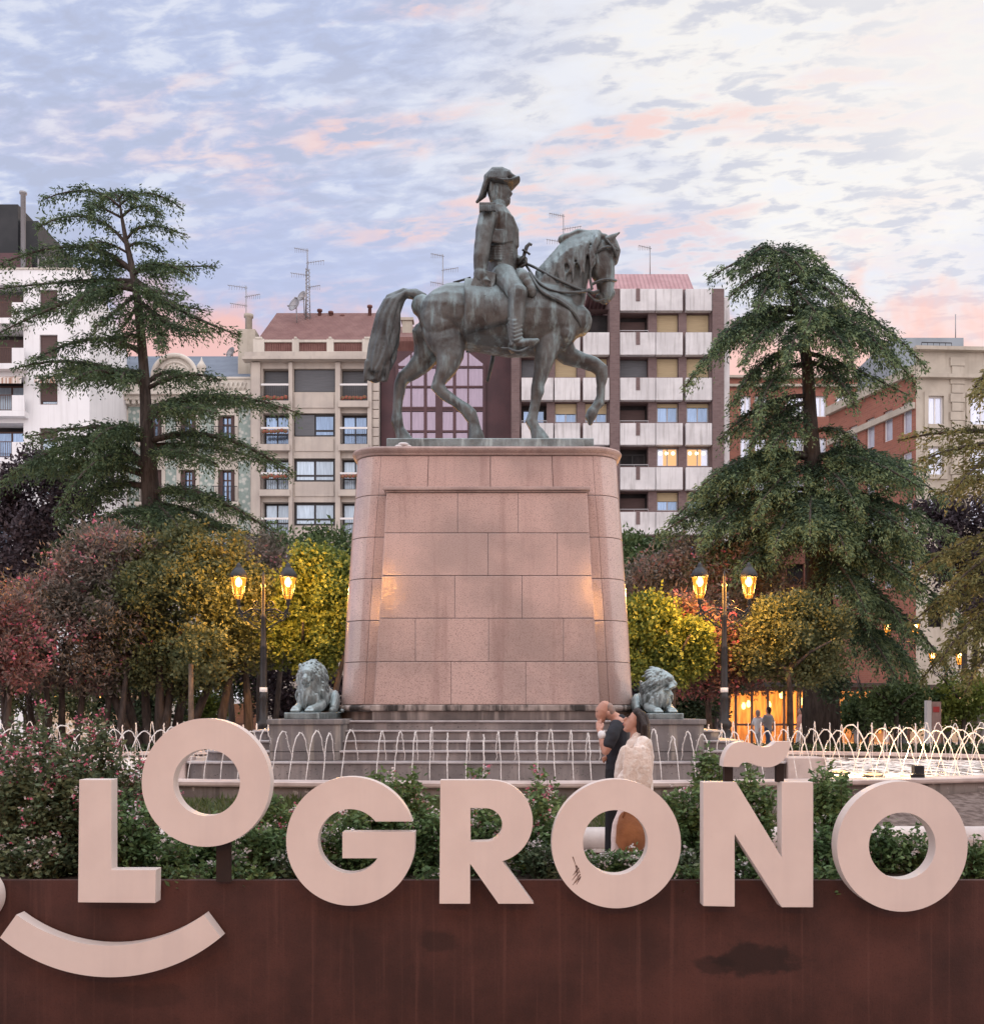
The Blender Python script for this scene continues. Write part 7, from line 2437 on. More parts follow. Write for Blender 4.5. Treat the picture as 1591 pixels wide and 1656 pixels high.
M['salvia'] = leaf_mat('salvia_leaves', [(0.0, (0.053, 0.095, 0.042)), (0.5, (0.123, 0.199, 0.080)), (0.85, (0.209, 0.302, 0.113)), (1.0, (0.322, 0.378, 0.169))], trans=0.25, nscale=5)
M['salvia_dark'] = leaf_mat('dark_salvia_leaves', [(0.0, (0.050, 0.077, 0.045)), (0.5, (0.112, 0.153, 0.081)), (0.9, (0.203, 0.234, 0.122)), (1.0, (0.325, 0.265, 0.183))], trans=0.25, nscale=5)
M['stem'] = surf('plant_stem', (0.07, 0.055, 0.035), (0.06, 0.07, 0.035), 8, 0.8)
plants = [  # px, Y, top row, half width, white share, pink share, density, leaf, where
    (-20, 7.7, 1205, .36, 40, .7, 1.9, 'salvia_dark', 'tall pink and white flowered plant at the left end of the planter'),
    (40, 7.5, 1225, .34, 40, .5, 1.9, 'salvia_dark', 'tall plant with pink and white flowers left of the letter L'),
    (70, 8.2, 1160, .32, 40, .95, 1.2, 'salvia_dark', 'tallest plant with pink flower spikes reaching the fountain jets'),
    (110, 7.6, 1210, .34, 40, .5, 1.9, 'salvia_dark', 'tall white flowered plant behind the letter L'),
    (10, 8.3, 1175, .34, 40, .95, 1.2, 'salvia_dark', 'tall pink flowered plant in the back row at the left edge'),
    (150, 8.3, 1170, .32, 40, .95, 1.2, 'salvia_dark', 'tall pink flowered plant in the back row above the letter L'),
    (215, 8.1, 1222, .34, 36, .85, 1.9, 'salvia_dark', 'pink flowered plant between the letter L and the raised O'),
    (205, 7.5, 1290, .24, 30, .2, 1.2, 'salvia', 'green plant filling the corner of the letter L'),
    (275, 7.5, 1345, .26, 14, .1, 1.2, 'salvia', 'low green plant under the raised O'),
    (330, 7.9, 1325, .28, 10, .2, 1.2, 'salvia', 'low green plant seen through the raised O'),
    (405, 7.5, 1330, .25, 12, .1, 1.2, 'salvia', 'low plant between the raised O and the letter G'),
    (440, 7.8, 1275, .20, 24, .5, 1.1, 'salvia', 'white flowered plant at the left side of the letter G'),
    (505, 7.7, 1325, .24, 30, .1, 1.2, 'salvia', 'leafy plant with white flowers behind the letter G'),
    (565, 7.6, 1318, .25, 30, .1, 1.2, 'salvia', 'leafy plant seen through the opening of the letter G'),
    (610, 7.9, 1262, .18, 10, .2, 1.1, 'salvia', 'plant rising above the top of the letter G'),
    (655, 7.7, 1245, .22, 24, .2, 1.4, 'salvia', 'bushy plant standing between the letters G and R'),
    (690, 7.5, 1300, .18, 24, .1, 1.2, 'salvia', 'small plant against the left side of the letter R'),
    (785, 7.6, 1305, .24, 24, .2, 1.3, 'salvia', 'plant filling the opening of the letter R'),
    (860, 7.7, 1275, .22, 22, .4, 1.3, 'salvia', 'plant between the letter R and the scratched O'),
    (760, 8.3, 1225, .14, 40, .9, .35, 'salvia', 'sparse plant with pink flowers above the letter R'),
    (880, 8.3, 1240, .12, 40, .9, .3, 'salvia', 'sparse pink flowered stems right of the letter R'),
    (965, 7.5, 1380, .22, 40, .0, 1.1, 'salvia', 'low plant with a white bloom seen through the scratched O'),
    (1030, 7.5, 1380, .22, 20, .0, 1.1, 'salvia', 'low dark plant at the right inside of the scratched O'),
    (1115, 7.7, 1262, .22, 24, .1, 1.4, 'salvia', 'tall green plant between the scratched O and the letter N'),
    (1155, 8.0, 1235, .18, 10, .0, 1.2, 'salvia', 'tall green plant rising left of the tilde'),
    (1215, 7.8, 1245, .20, 16, .0, 1.3, 'salvia', 'green plant in the upper notch of the letter N'),
    (1215, 7.4, 1390, .20, 22, .0, 1.0, 'salvia', 'low plant in the lower notch of the letter N'),
    (1340, 7.7, 1258, .20, 10, .0, 1.3, 'salvia', 'tall green plant between the letter N and the last O'),
    (1330, 7.4, 1340, .18, 10, .0, 1.1, 'salvia', 'low green plant right of the letter N'),
    (1420, 7.7, 1335, .22, 12, .0, 1.2, 'salvia', 'plant at the left inside of the last O'),
    (1485, 7.7, 1345, .22, 12, .0, 1.2, 'salvia', 'plant at the right inside of the last O'),
    (1575, 7.4, 1360, .16, 10, .0, 1.0, 'salvia', 'plant spilling over the planter right of the last O'),
    (1660, 7.6, 1330, .26, 10, .0, 1.0, 'salvia', 'plant beyond the right edge of the photograph'),
    (360, 7.35, 1395, .2, 6, .0, .9, 'salvia', 'broad leaved low plant beside the steel post'),
    (470, 7.4, 1380, .2, 20, .0, 1.0, 'salvia_dark', 'dark low plant at the foot of the letter G'),
    (730, 7.5, 1370, .2, 10, .0, 1.0, 'salvia_dark', 'dark low plant hidden behind the letter R'),
    (880, 7.4, 1360, .18, 14, .0, 1.0, 'salvia_dark', 'dark low plant left of the scratched O'),
    (1090, 7.4, 1370, .18, 14, .0, 1.0, 'salvia_dark', 'dark low plant right of the scratched O'),
    (60, 7.3, 1350, .26, 26, .1, 1.2, 'salvia_dark', 'dark low plant in front of the tall ones at left'),
    (300, 7.08, 1402, .17, 4, 0, .5, 'salvia', 'sprig spilling over the steel edge left of the dark post'),
    (415, 7.08, 1400, .17, 4, 0, .5, 'salvia', 'sprig spilling over the steel edge right of the dark post'),
    (690, 7.08, 1404, .15, 4, 0, .45, 'salvia', 'sprig spilling over the steel edge left of the letter R'),
    (1120, 7.08, 1398, .16, 4, 0, .5, 'salvia', 'sprig spilling over the steel edge left of the letter N'),
    (1345, 7.08, 1396, .16, 4, 0, .5, 'salvia', 'sprig spilling over the steel edge left of the last O'),
    (1150, 7.9, 1212, .16, 6, 0, 1.0, 'salvia', 'tall leafy plant reaching up to the tilde'),
    (1345, 7.9, 1235, .16, 6, 0, 1.0, 'salvia', 'tall leafy plant beside the shoulder of the last O'),
]
for i, (px, Y_, ty, w_, nf, pk_, dn, mt, lab) in enumerate(plants):
    if px > 1600:
        continue
    salvia(px, Y_, ty, w_, 100 + i, lab, nf=nf, pink=pk_, dens=dn, mat=mt)
# rust coloured shrub in the lawn behind the walkers
0 and bush('rusty_shrub', 'rust brown dried shrub seen through the scratched O', 'shrub', 1022, 11.9, [(1022, 1330, 24), (1005, 1345, 18), (1045, 1345, 18)], 'rust_leaf', 61, 260, 14, .035, (.07, .02), trunks=((1022, 1022, 1345),), trunk_r=.015)
# ------------------------------------------------------------------ street lamps
M['lantern_glass'] = None


def lantern_mat():
    m, t, out = new_mat('lantern_glass')
    e = t.n('ShaderNodeEmission', ins={'Color': (1.0, 0.34, 0.035), 'Strength': 1.4})
    tr = t.n('ShaderNodeBsdfTransparent', ins={'Color': (1.0, 0.86, 0.62)})
    mx = t.n('ShaderNodeMixShader', ins={0: 0.6, 1: tr.outputs[0], 2: e.outputs[0]})
    t.put(out.inputs['Surface'], mx.outputs[0])
    return m


M['lantern_glass'] = lantern_mat()
M['bulb'] = emit('lamp_bulb', (1.0, 0.66, 0.28), 30.0)


def street_lamp(x, y, z0, label, energy, tall=5.85, rot=0.0, tint=(1.0, 0.50, 0.13)):
    t = thing('street_lamp', label, 'street lamp', (x, y, z0), 'double lantern street lamps')
    o3 = Vector((x, y, z0))
    m = MB()
    m.lathe([(.30, 0), (.30, .12), (.24, .16), (.22, .5), (.25, .55), (.25, .9), (.20, .95), (.16, 1.15), (.19, 1.2), (.19, 1.3), (.12, 1.38), (.10, 1.9), (.125, 1.95), (.10, 2.0), (.085, 3.2),
             (.10, 3.23), (.075, 3.28), (.065, tall - 1.1), (.09, tall - 1.05), (.06, tall - 1.0), (.05, tall - .3), (.08, tall - .25), (.03, tall - .18), (.05, tall - .05), (.01, tall + .12)], o3, 14)
    obj('lamp_post', m, M['iron'], t)
    st_ = MB().lathe([(.099, 2.05), (.099, 2.2)], o3, 14)
    obj('sticker', st_, M['frame_white'], t)
    for s_ in (-1, 1):
        d = Vector((math.cos(rot), math.sin(rot), 0)) * s_
        up = Vector((0, 0, 1))
        hx = 0.63
        za = tall - 0.95
        ar = MB()
        b_ = o3 + up * za
        ar.tube([b_ + up * .05, b_ + d * .3 + up * .10, b_ + d * (hx - .12) + up * -.02, b_ + d * hx + up * .12, b_ + d * hx + up * .22], [.028, .026, .026, .03, .03], 6)
        for (cx_, cz_, r_, a0, a1) in ((.20, -.12, .17, 0, 500), (.46, -.12, .13, 180, -300), (.18, .24, .10, 200, 620), (.62, -.06, .07, 0, 420)):
            pts = []
            for k in range(22):
                f_ = k / 21
                a_ = R(a0 + (a1 - a0) * f_)
                rr = r_ * (1 - .7 * f_)
                pts.append(b_ + d * (cx_ + rr * math.cos(a_)) + up * (cz_ + rr * math.sin(a_)))
            ar.tube(pts, .016, 5)
        ar.tube([b_ + up * -.45, b_ + d * .25 + up * -.32, b_ + d * .5 + up * -.12, b_ + d * hx + up * .06], .018, 5)
        obj('bracket', ar, M['iron'], t)
        c = b_ + d * hx + up * .22
        base = MB().lathe([(.02, -.05), (.06, 0), (.05, .08), (.085, .13)], c, 10)
        ln = obj('lantern', base, M['iron'], t)
        gl_ = MB().lathe([(.085, .13), (.125, .24), (.205, .68)], c, 6, smooth=False)
        # open top and bottom: panes only
        gl_.f = [f_ for f_ in gl_.f if len(f_) == 4]
        gl_.sm = [False] * len(gl_.f)
        obj('pane', gl_, M['lantern_glass'], ln)
        fr_2 = MB()
        for k in range(6):
            a_ = 2 * math.pi * k / 6
            fr_2.tube([c + Vector((r_ * 1.03 * math.cos(a_), r_ * 1.03 * math.sin(a_), z_)) for r_, z_ in ((.085, .13), (.125, .24), (.205, .68))], .011, 4)
        for r_, z_ in ((.125, .24), (.208, .68)):
            fr_2.tube([c + Vector((r_ * 1.03 * math.cos(2 * math.pi * k / 6), r_ * 1.03 * math.sin(2 * math.pi * k / 6), z_)) for k in range(7)], .012, 4)
        obj('frame', fr_2, M['iron'], ln)
        hd = MB().lathe([(.23, .685), (.235, .72), (.20, .80), (.13, .90), (.07, .95), (.075, .98), (.02, 1.06)], c, 12)
        obj('cap', hd, M['iron'], ln)
        bl_ = MB().ell(c + up * .56, (.085, .085, .12), n=10, m=8)
        obj('bulb', bl_, M['bulb'], ln)
        ld = bpy.data.lights.new('lantern_light', 'POINT')
        ld.energy = energy
        ld.color = tint
        ld.shadow_soft_size = 0.12
        lo = bpy.data.objects.new('lantern_light', ld)
        COL.objects.link(lo)
        lo.parent = t
        lo.location = c + up * .50 - o3
    return t


street_lamp(xpx(426, 25.2), 25.2, 0, 'black double lantern lamp post shining left of the pedestal', 1700, tall=5.05)
street_lamp(xpx(1171, 25.5), 25.5, 0, 'black double lantern lamp post shining right of the pedestal', 2300, tall=5.1)
street_lamp(xpx(1458, 45), 45, 0, 'small distant lamp post glowing through the cedar branches', 600, tall=5.6)
street_lamp(xpx(1530, 47), 47, 0, 'distant lamp post glowing behind the golden cedar', 600, tall=4.4)
street_lamp(xpx(-100, 26), 26, 0, 'lamp post outside the left edge lighting the oleanders', 800, tall=5.4)
# the two behind the photographer, mirrored in the polished granite
street_lamp(-4.3, -3.6, -0.65, 'lamp post behind the photographer on the left', 1500, tall=6.7, tint=(1.0, 0.47, 0.13))
street_lamp(4.15, -3.6, -0.65, 'lamp post behind the photographer on the right', 1500, tall=6.7, tint=(1.0, 0.47, 0.13))

# ------------------------------------------------------------------ people
M['skin'] = surf('skin', (0.52, 0.29, 0.22), (0.46, 0.25, 0.19), 9, 0.55, spec=0.35)
M['black_cotton'] = surf('black_cotton', (0.022, 0.024, 0.032), (0.032, 0.034, 0.042), 7, 0.85, bump=0.3, bscale=18)
M['black_trousers'] = surf('black_trousers', (0.015, 0.015, 0.018), None, rough=0.85)
M['hair_dark'] = surf('dark_hair', (0.018, 0.013, 0.012), (0.04, 0.028, 0.025), 12, 0.5, bump=0.6, bscale=30, stretch=(3, 3, 0.5))
M['hair_grey'] = surf('cropped_hair', (0.24, 0.19, 0.17), (0.36, 0.25, 0.21), 30, 0.8)
M['cream_wool'] = surf('cream_jacket', (0.74, 0.63, 0.56), (0.68, 0.56, 0.48), 4, 0.9, bump=0.6, bscale=24, detail=6, speck=((0.78, 0.70, 0.64), 18, .5, .6))
M['pink_cloth'] = surf('pale_pink_cloth', (0.74, 0.62, 0.59), (0.66, 0.54, 0.51), 5, 0.9, bump=.5, bscale=14, stretch=(1, 1, 2.5))
M['shoe'] = surf('pale_shoe', (0.62, 0.56, 0.53), None, rough=0.7)
M['shoe_dark'] = surf('dark_shoe', (0.02, 0.02, 0.022), None, rough=0.6)
KP = 5.018


def Q6(cx, cy, Y_):
    return P(920 + cx / KP, 1070 + cy / KP, Y_)


def pch(mb, pts, Y_, n=14, lat=(0, 1, 0)):
    p3, rr = [], []
    for p in pts:
        yy_ = Y_ + (p[4] if len(p) > 4 else 0)
        k = yy_ / KP / F
        p3.append(Q6(p[0], p[1], yy_))
        rb_ = p[3] if len(p) > 3 and p[3] is not None else p[2]
        rr.append((p[2] * k, rb_ * k))
    mb.loft(p3, rr, n, lat)


def feet(mb, px, Y_, dirx, off):
    x = xpx(px, Y_ + off)
    mb.loft([(x + .07 * -dirx, Y_ + off, .055), (x + .05 * dirx, Y_ + off, .05), (x + .15 * dirx, Y_ + off, .035)], [(.05, .045), (.045, .048), (.028, .04)], 10, (0, 1, 0))


# the man: head bowed, hand at his face
YM_ = 10.45
gx = xpx(986, YM_)
man = thing('person', 'bald man in black clothes bowing his head and touching his face', 'person', (gx, YM_, 0))
bd = MB()
pch(bd, [(290, 368, 52, 50), (272, 400, 58, 56), (262, 440, 50, 48), (262, 470, 34, 36)], YM_)            # head, tipped forward
pch(bd, [(238, 420, 16, 18), (226, 448, 13, 13), (234, 462, 10, 12)], YM_, 8)                               # nose
pch(bd, [(246, 490, 16, 22), (262, 500, 20, 26)], YM_, 10)                                                  # chin
pch(bd, [(238, 400, 14, 34), (246, 392, 12, 38)], YM_, 10)                                                  # brow
pch(bd, [(318, 412, 16, 10, -.10), (322, 432, 12, 8, -.105)], YM_, 8)                                       # near ear
pch(bd, [(318, 412, 16, 10, .11), (322, 432, 12, 8, .115)], YM_, 8)
pch(bd, [(320, 420, 46, 46), (360, 445, 42, 46), (400, 475, 50, 56)], YM_)                                  # neck
pch(bd, [(402, 495, 56, 110), (396, 600, 78, 112), (390, 720, 80, 100), (388, 850, 76, 104)], YM_)             # trunk
# near arm: elbow down, forearm raised to the face
pch(bd, [(370, 540, 48, 44, -.16), (345, 620, 42, 40, -.24), (312, 700, 36, 36, -.28), (296, 730, 33, 33, -.28)], YM_)
pch(bd, [(296, 728, 33, 32, -.28), (276, 670, 31, 28, -.26), (266, 610, 26, 24, -.22), (258, 575, 24, 24, -.18)], YM_)
pch(bd, [(256, 572, 26, 18, -.17), (248, 540, 30, 18, -.15), (244, 520, 26, 16, -.13)], YM_)
for k in range(4):
    pch(bd, [(226 + 10 * k, 524 - 3 * k, 9, 9, -.13 + .012 * k), (224 + 11 * k, 500 - 4 * k, 8, 8, -.11 + .014 * k), (236 + 9 * k, 484 - 2 * k, 7, 7, -.08 + .014 * k)], YM_, 8)
pch(bd, [(266, 545, 9, 9, -.19), (278, 520, 8, 8, -.17), (274, 500, 7, 7, -.14)], YM_, 8)
# far arm folded across the waist
pch(bd, [(420, 540, 46, 42, .18), (400, 640, 40, 38, .26), (385, 740, 36, 36, .24), (340, 770, 30, 30, .10), (310, 782, 26, 26, 0)], YM_)
pch(bd, [(308, 784, 24, 20, -.02), (290, 790, 22, 18, -.05)], YM_, 10)
for k in range(4):
    pch(bd, [(284, 776 + 9 * k, 8, 8, -.06), (270 + 2 * k, 784 + 10 * k, 7, 7, -.07), (280 + 2 * k, 798 + 8 * k, 6, 6, -.05)], YM_, 8)
for sx, off in ((-8, -.09), (12, .10)):
    pch(bd, [(385, 900, 60, 56, off * .75), (372 + sx, 1050, 54, 50, off), (352 + sx, 1240, 42, 40, off), (346 + sx, 1400, 36, 35, off), (338 + sx, 1560, 26, 26, off), (336 + sx, 1600, 24, 24, off)], YM_)
    feet(bd, 920 + (336 + sx) / KP, YM_, -1, off)
remesh('body', bd, M['skin'], 0.0075, 2, man)
ey = MB()
for yo in (-.034, .034):
    pch(ey, [(226, 404, 6, 10, yo), (232, 398, 6, 12, yo)], YM_, 8)
obj('eyebrows', ey, M['hair_grey'], man)
sh = MB()
pch(sh, [(418, 478, 52, 74), (406, 510, 72, 130), (398, 600, 92, 134), (392, 720, 96, 122), (388, 850, 92, 122), (386, 905, 90, 124)], YM_)
pch(sh, [(380, 520, 56, 54, -.14), (352, 600, 54, 52, -.23), (322, 668, 52, 50, -.27)], YM_)
pch(sh, [(420, 530, 56, 52, .17), (405, 620, 52, 48, .25), (396, 680, 48, 46, .26)], YM_)
remesh('t_shirt', sh, M['black_cotton'], 0.010, 2, man, lambda co, nr: 0.010 * noise.noise(Vector((co.x * 9, co.y * 9, co.z * 16))))
tr_ = MB()
pch(tr_, [(386, 880, 92, 120), (384, 930, 92, 120), (384, 980, 86, 112)], YM_)
for sx, off in ((-8, -.09), (12, .10)):
    pch(tr_, [(385, 930, 74, 66, off), (372 + sx, 1050, 66, 62, off), (354 + sx, 1240, 54, 50, off), (346 + sx, 1400, 48, 46, off), (340 + sx, 1560, 44, 42, off)], YM_)
remesh('trousers', tr_, M['black_trousers'], 0.012, 2, man)
so_ = MB()
for sx, off in ((-8, -.09), (12, .10)):
    x = xpx(920 + (336 + sx) / KP, YM_ + off)
    so_.loft([(x + .09, YM_ + off, .05), (x - .05, YM_ + off, .05), (x - .17, YM_ + off, .04)], [(.058, .052), (.055, .056), (.036, .046)], 10, (0, 1, 0))
obj('shoes', so_, M['shoe_dark'], man)
wt_ = MB()
pch(wt_, [(270, 606, 33, 31, -.235), (263, 590, 32, 30, -.22)], YM_, 14)
obj('watch', wt_, M['frame_white'], man)
hr_ = MB()
pch(hr_, [(322, 372, 40, 52), (338, 405, 40, 52), (340, 430, 34, 46)], YM_)
remesh('hair', hr_, M['hair_grey'], 0.008, 2, man)

# the woman: chin lifted, long dark hair, cream jacket
YW_ = 9.95
wx = xpx(1030, YW_)
wom = thing('person', 'dark haired woman in a cream jacket lifting her face', 'person', (wx, YW_, 0))
bd = MB()
pch(bd, [(540, 448, 46, 48), (524, 492, 58, 54), (508, 530, 46, 44)], YW_)
pch(bd, [(507, 478, 38, 42), (487, 514, 35, 38), (472, 550, 26, 30)], YW_)                                  # lifted face
pch(bd, [(472, 456, 12, 12), (446, 474, 13, 13), (456, 486, 11, 12)], YW_, 8)                                                   # nose
pch(bd, [(452, 502, 10, 17), (449, 518, 9, 15)], YW_, 8)                                                     # lips
pch(bd, [(456, 552, 17, 20), (474, 560, 18, 24)], YW_, 10)                                                  # chin
pch(bd, [(505, 452, 14, 34), (490, 458, 13, 30)], YW_, 10)                                                  # brow
pch(bd, [(530, 545, 40, 42), (540, 590, 42, 46), (545, 640, 56, 80)], YW_)
pch(bd, [(550, 650, 52, 84), (546, 760, 70, 80), (540, 900, 70, 76), (535, 1020, 80, 84), (520, 1100, 76, 84)], YW_)
pch(bd, [(586, 670, 36, 34, -.15), (560, 780, 42, 38, -.22), (520, 900, 36, 34, -.22), (480, 1000, 28, 28, -.2), (462, 1050, 24, 24, -.2)], YW_)
pch(bd, [(462, 1048, 24, 18, -.2), (452, 1085, 26, 16, -.2)], YW_, 10)
for k in range(4):
    pch(bd, [(438 + 9 * k, 1088, 8, 8, -.2), (434 + 9 * k, 1115 + 4 * (k % 2), 7.5, 7.5, -.2), (438 + 9 * k, 1138 + 4 * (k % 2), 6.5, 6.5, -.19)], YW_, 8)
pch(bd, [(474, 1070, 9, 9, -.2), (480, 1095, 8, 8, -.2), (474, 1112, 7, 7, -.2)], YW_, 8)
pch(bd, [(586, 670, 36, 34, .15), (610, 780, 42, 38, .22), (600, 900, 36, 34, .22), (560, 1000, 28, 28, .2), (545, 1050, 24, 24, .2)], YW_)
for k in range(4):
    pch(bd, [(536 + 9 * k, 1050, 10, 10, .2), (532 + 9 * k, 1090, 8, 8, .2), (536 + 9 * k, 1118, 6.5, 6.5, .19)], YW_, 8)
legs = (((520, 1080), (450, 1230), (398, 1330), (382, 1450), (372, 1560), -.08, 372), ((530, 1080), (470, 1230), (440, 1330), (420, 1450), (404, 1560), .09, 404))
for a_, b_, c_, d_, e_, off, fx in legs:
    pch(bd, [(*a_, 70, 66, off), (*b_, 54, 52, off), (*c_, 38, 38, off), (*d_, 34, 34, off), (*e_, 24, 24, off), (fx, 1615, 22, 22, off)], YW_)
    feet(bd, 920 + fx / KP, YW_, -1, off)
remesh('body', bd, M['skin'], 0.0075, 2, wom)
ey = MB()
for yo in (-.034, .034):
    pch(ey, [(470, 446, 6, 9, yo), (476, 450, 6, 9, yo)], YW_, 8)
    pch(ey, [(474, 434, 4, 14, yo), (482, 436, 4, 14, yo)], YW_, 8)
obj('eyes', ey, M['hair_dark'], wom)
lip = MB()
pch(lip, [(444, 505, 5, 12), (441, 512, 5, 12)], YW_, 8)
obj('lips', lip, surf('lips', (.42, .14, .13), None, rough=.45), wom)
jk = MB()
pch(jk, [(554, 612, 54, 70), (556, 650, 88, 126), (552, 760, 114, 130), (552, 880, 122, 128), (556, 980, 130, 122), (560, 1075, 132, 124), (562, 1110, 130, 122)], YW_)
pch(jk, [(600, 655, 62, 56, -.16), (560, 770, 60, 54, -.24), (500, 880, 54, 50, -.25), (440, 950, 48, 44, -.24), (410, 985, 44, 42, -.23)], YW_)
pch(jk, [(470, 740, 60, 60, -.05), (430, 850, 62, 70, -.02), (420, 930, 60, 70, 0)], YW_)
pch(jk, [(610, 660, 60, 54, .16), (640, 780, 56, 50, .24), (630, 900, 50, 46, .25), (600, 990, 44, 42, .23)], YW_)
for k in range(9):
    xk = 440 + 27 * k
    pch(jk, [(xk + 20 - 3 * k, 690 + 11 * (k % 3), 10, 10, -.27), (xk + 6, 850, 15, 13, -.31), (xk, 1000 + 18 * (k % 4), 13, 12, -.32), (xk - 4, 1085, 9, 9, -.30)], YW_, 8)
remesh('jacket', jk, M['cream_wool'], 0.011, 2, wom, lambda co, nr: 0.011 * noise.noise(Vector((co.x * 8, co.y * 8, co.z * 3.5))) + 0.002 * noise.noise(co * 26))
pt = MB()
pch(pt, [(545, 1040, 108, 104), (535, 1110, 100, 100)], YW_)
for a_, b_, c_, d_, e_, off, fx in legs:
    pch(pt, [(*a_, 78, 72, off), (*b_, 62, 58, off), (*c_, 48, 46, off), (*d_, 42, 42, off), (*e_, 38, 38, off)], YW_)
remesh('trousers', pt, M['pink_cloth'], 0.011, 2, wom, lambda co, nr: 0.008 * noise.noise(co * 9))
so_ = MB()
for a_, b_, c_, d_, e_, off, fx in legs:
    x = xpx(920 + fx / KP, YW_ + off)
    so_.loft([(x + .08, YW_ + off, .05), (x - .05, YW_ + off, .05), (x - .16, YW_ + off, .038)], [(.055, .05), (.052, .054), (.034, .044)], 10, (0, 1, 0))
obj('shoes', so_, M['shoe'], wom)
hr_ = MB()
pch(hr_, [(556, 420, 44, 62), (586, 452, 56, 70), (600, 510, 56, 72), (602, 570, 56, 70), (612, 618, 44, 62)], YW_)
pch(hr_, [(566, 470, 44, 66), (566, 540, 36, 64), (560, 590, 26, 56)], YW_)
for k in range(14):
    yo = -.13 + .26 * (k % 7) / 6
    pch(hr_, [(570 + 4 * k, 430 + 4 * k, 16, 16, yo * .6), (600 + 3 * k, 520, 15, 15, yo), (590 + 5 * k, 600, 13, 13, yo), (584 + 5 * k, 640 + 6 * (k % 3), 7, 7, yo)], YW_, 8)
remesh('hair', hr_, M['hair_dark'], 0.008, 1, wom)


# her bag
bgx, bgz = Q6(505, 1370, YW_ - .16).x, Q6(505, 1370, YW_ - .16).z
bag = thing('handbag', 'large tan leather bag hanging beside the woman in the cream jacket', 'bag', (bgx, YW_ - .16, bgz - .17))
lm = surf('tan_leather', (0.34, 0.135, 0.055), (0.24, 0.09, 0.035), 7, .55, bump=.4, bscale=20)
bb = MB()
bb.loft([(bgx, YW_ - .16, bgz - .165), (bgx, YW_ - .16, bgz - .12), (bgx, YW_ - .16, bgz + .05), (bgx - .01, YW_ - .16, bgz + .15), (bgx - .01, YW_ - .16, bgz + .17)],
        [(.13, .05), (.155, .075), (.145, .07), (.11, .035), (.09, .02)], 18, (0, 1, 0))
obj('bag_body', bb, lm, bag)
hd_ = MB()
hz_ = Q6(500, 1120, YW_ - .2).z
for yo in (-.03, .03):
    hd_.tube([(bgx - .09, YW_ - .16 + yo, bgz + .13), (bgx - .06, YW_ - .16 + yo * .6, (bgz + hz_) / 2 + .06), (Q6(462, 1100, YW_ - .2).x, YW_ - .19, hz_ + .02), (bgx + .02, YW_ - .16 + yo * .6, (bgz + hz_) / 2 + .04), (bgx + .08, YW_ - .16 + yo, bgz + .12)], .008, 6)
obj('handle', hd_, lm, bag)

# small figures far off, between the trees
def figure(px, Y_, h, label, top, bottom, hair, face=0.0, step=0.18, seed=0):
    r_ = random.Random(seed)
    k = h / 1.72
    t = thing('person', label, 'person', (xpx(px, Y_), Y_, 0), 'people strolling beyond the fountain')
    m = MB()
    lat = (math.cos(face), math.sin(face), 0)
    fw_ = Vector((-math.sin(face), math.cos(face), 0))
    lt = Vector(lat)
    o3 = Vector((xpx(px, Y_), Y_, 0))

    def V3(s_, f_, z_):
        return o3 + lt * (s_ * k) + fw_ * (f_ * k) + Vector((0, 0, z_ * k))
    m.loft([V3(0, .01, 1.57), V3(0, .02, 1.64)], [.085 * k, .08 * k], 12)
    m.loft([V3(0, .10, 1.59), V3(0, .115, 1.575)], [.018 * k, .016 * k], 8)
    m.loft([V3(0, 0, 1.42), V3(0, .01, 1.52)], [.055 * k, .05 * k], 10)
    m.loft([V3(0, 0, 1.38), V3(0, 0, 1.2), V3(0, 0, 1.0), V3(0, 0, .88)], [(.10 * k, .17 * k), (.115 * k, .165 * k), (.105 * k, .145 * k), (.115 * k, .16 * k)], 14, lat)
    tp_, bt_ = MB(), MB()
    tp_.loft([V3(0, 0, 1.42), V3(0, 0, 1.36), V3(0, 0, 1.2), V3(0, 0, 1.0), V3(0, 0, .86)], [(.08 * k, .11 * k), (.12 * k, .19 * k), (.135 * k, .185 * k), (.125 * k, .165 * k), (.13 * k, .175 * k)], 14, lat)
    for s_ in (-1, 1):
        f_ = step * s_ * (1 if seed % 2 else -1)
        m.loft([V3(.09 * s_, 0, .88), V3(.09 * s_, f_ * .5, .48), V3(.09 * s_, f_ * 1.0 - .04, .08)], [.085 * k, .06 * k, .04 * k], 10)
        m.loft([V3(.09 * s_, f_ - .05, .04), V3(.09 * s_, f_ + .13, .03)], [.04 * k, .03 * k], 8)
        bt_.loft([V3(.09 * s_, 0, .90), V3(.09 * s_, f_ * .5, .48), V3(.09 * s_, f_ - .04, .10)], [.10 * k, .078 * k, .06 * k], 10)
        m.loft([V3(.19 * s_, 0, 1.36), V3(.24 * s_, -f_ * .4, 1.10), V3(.22 * s_, -f_ * .8 + .08, .88), V3(.21 * s_, -f_ * .9 + .1, .80)], [.05 * k, .042 * k, .034 * k, .03 * k], 10)
        tp_.loft([V3(.17 * s_, 0, 1.37), V3(.225 * s_, -f_ * .3, 1.17)], [.066 * k, .062 * k], 10)
    remesh('body', m, M['skin'], .018, 2, t)
    remesh('top', tp_, top, .022, 2, t)
    remesh('trousers', bt_, bottom, .022, 2, t)
    hr = MB().loft([V3(0, -.03, 1.66), V3(0, -.055, 1.58), V3(0, -.06, 1.50)], [.09 * k, .085 * k, .05 * k], 10)
    obj('hair', hr, hair, t)


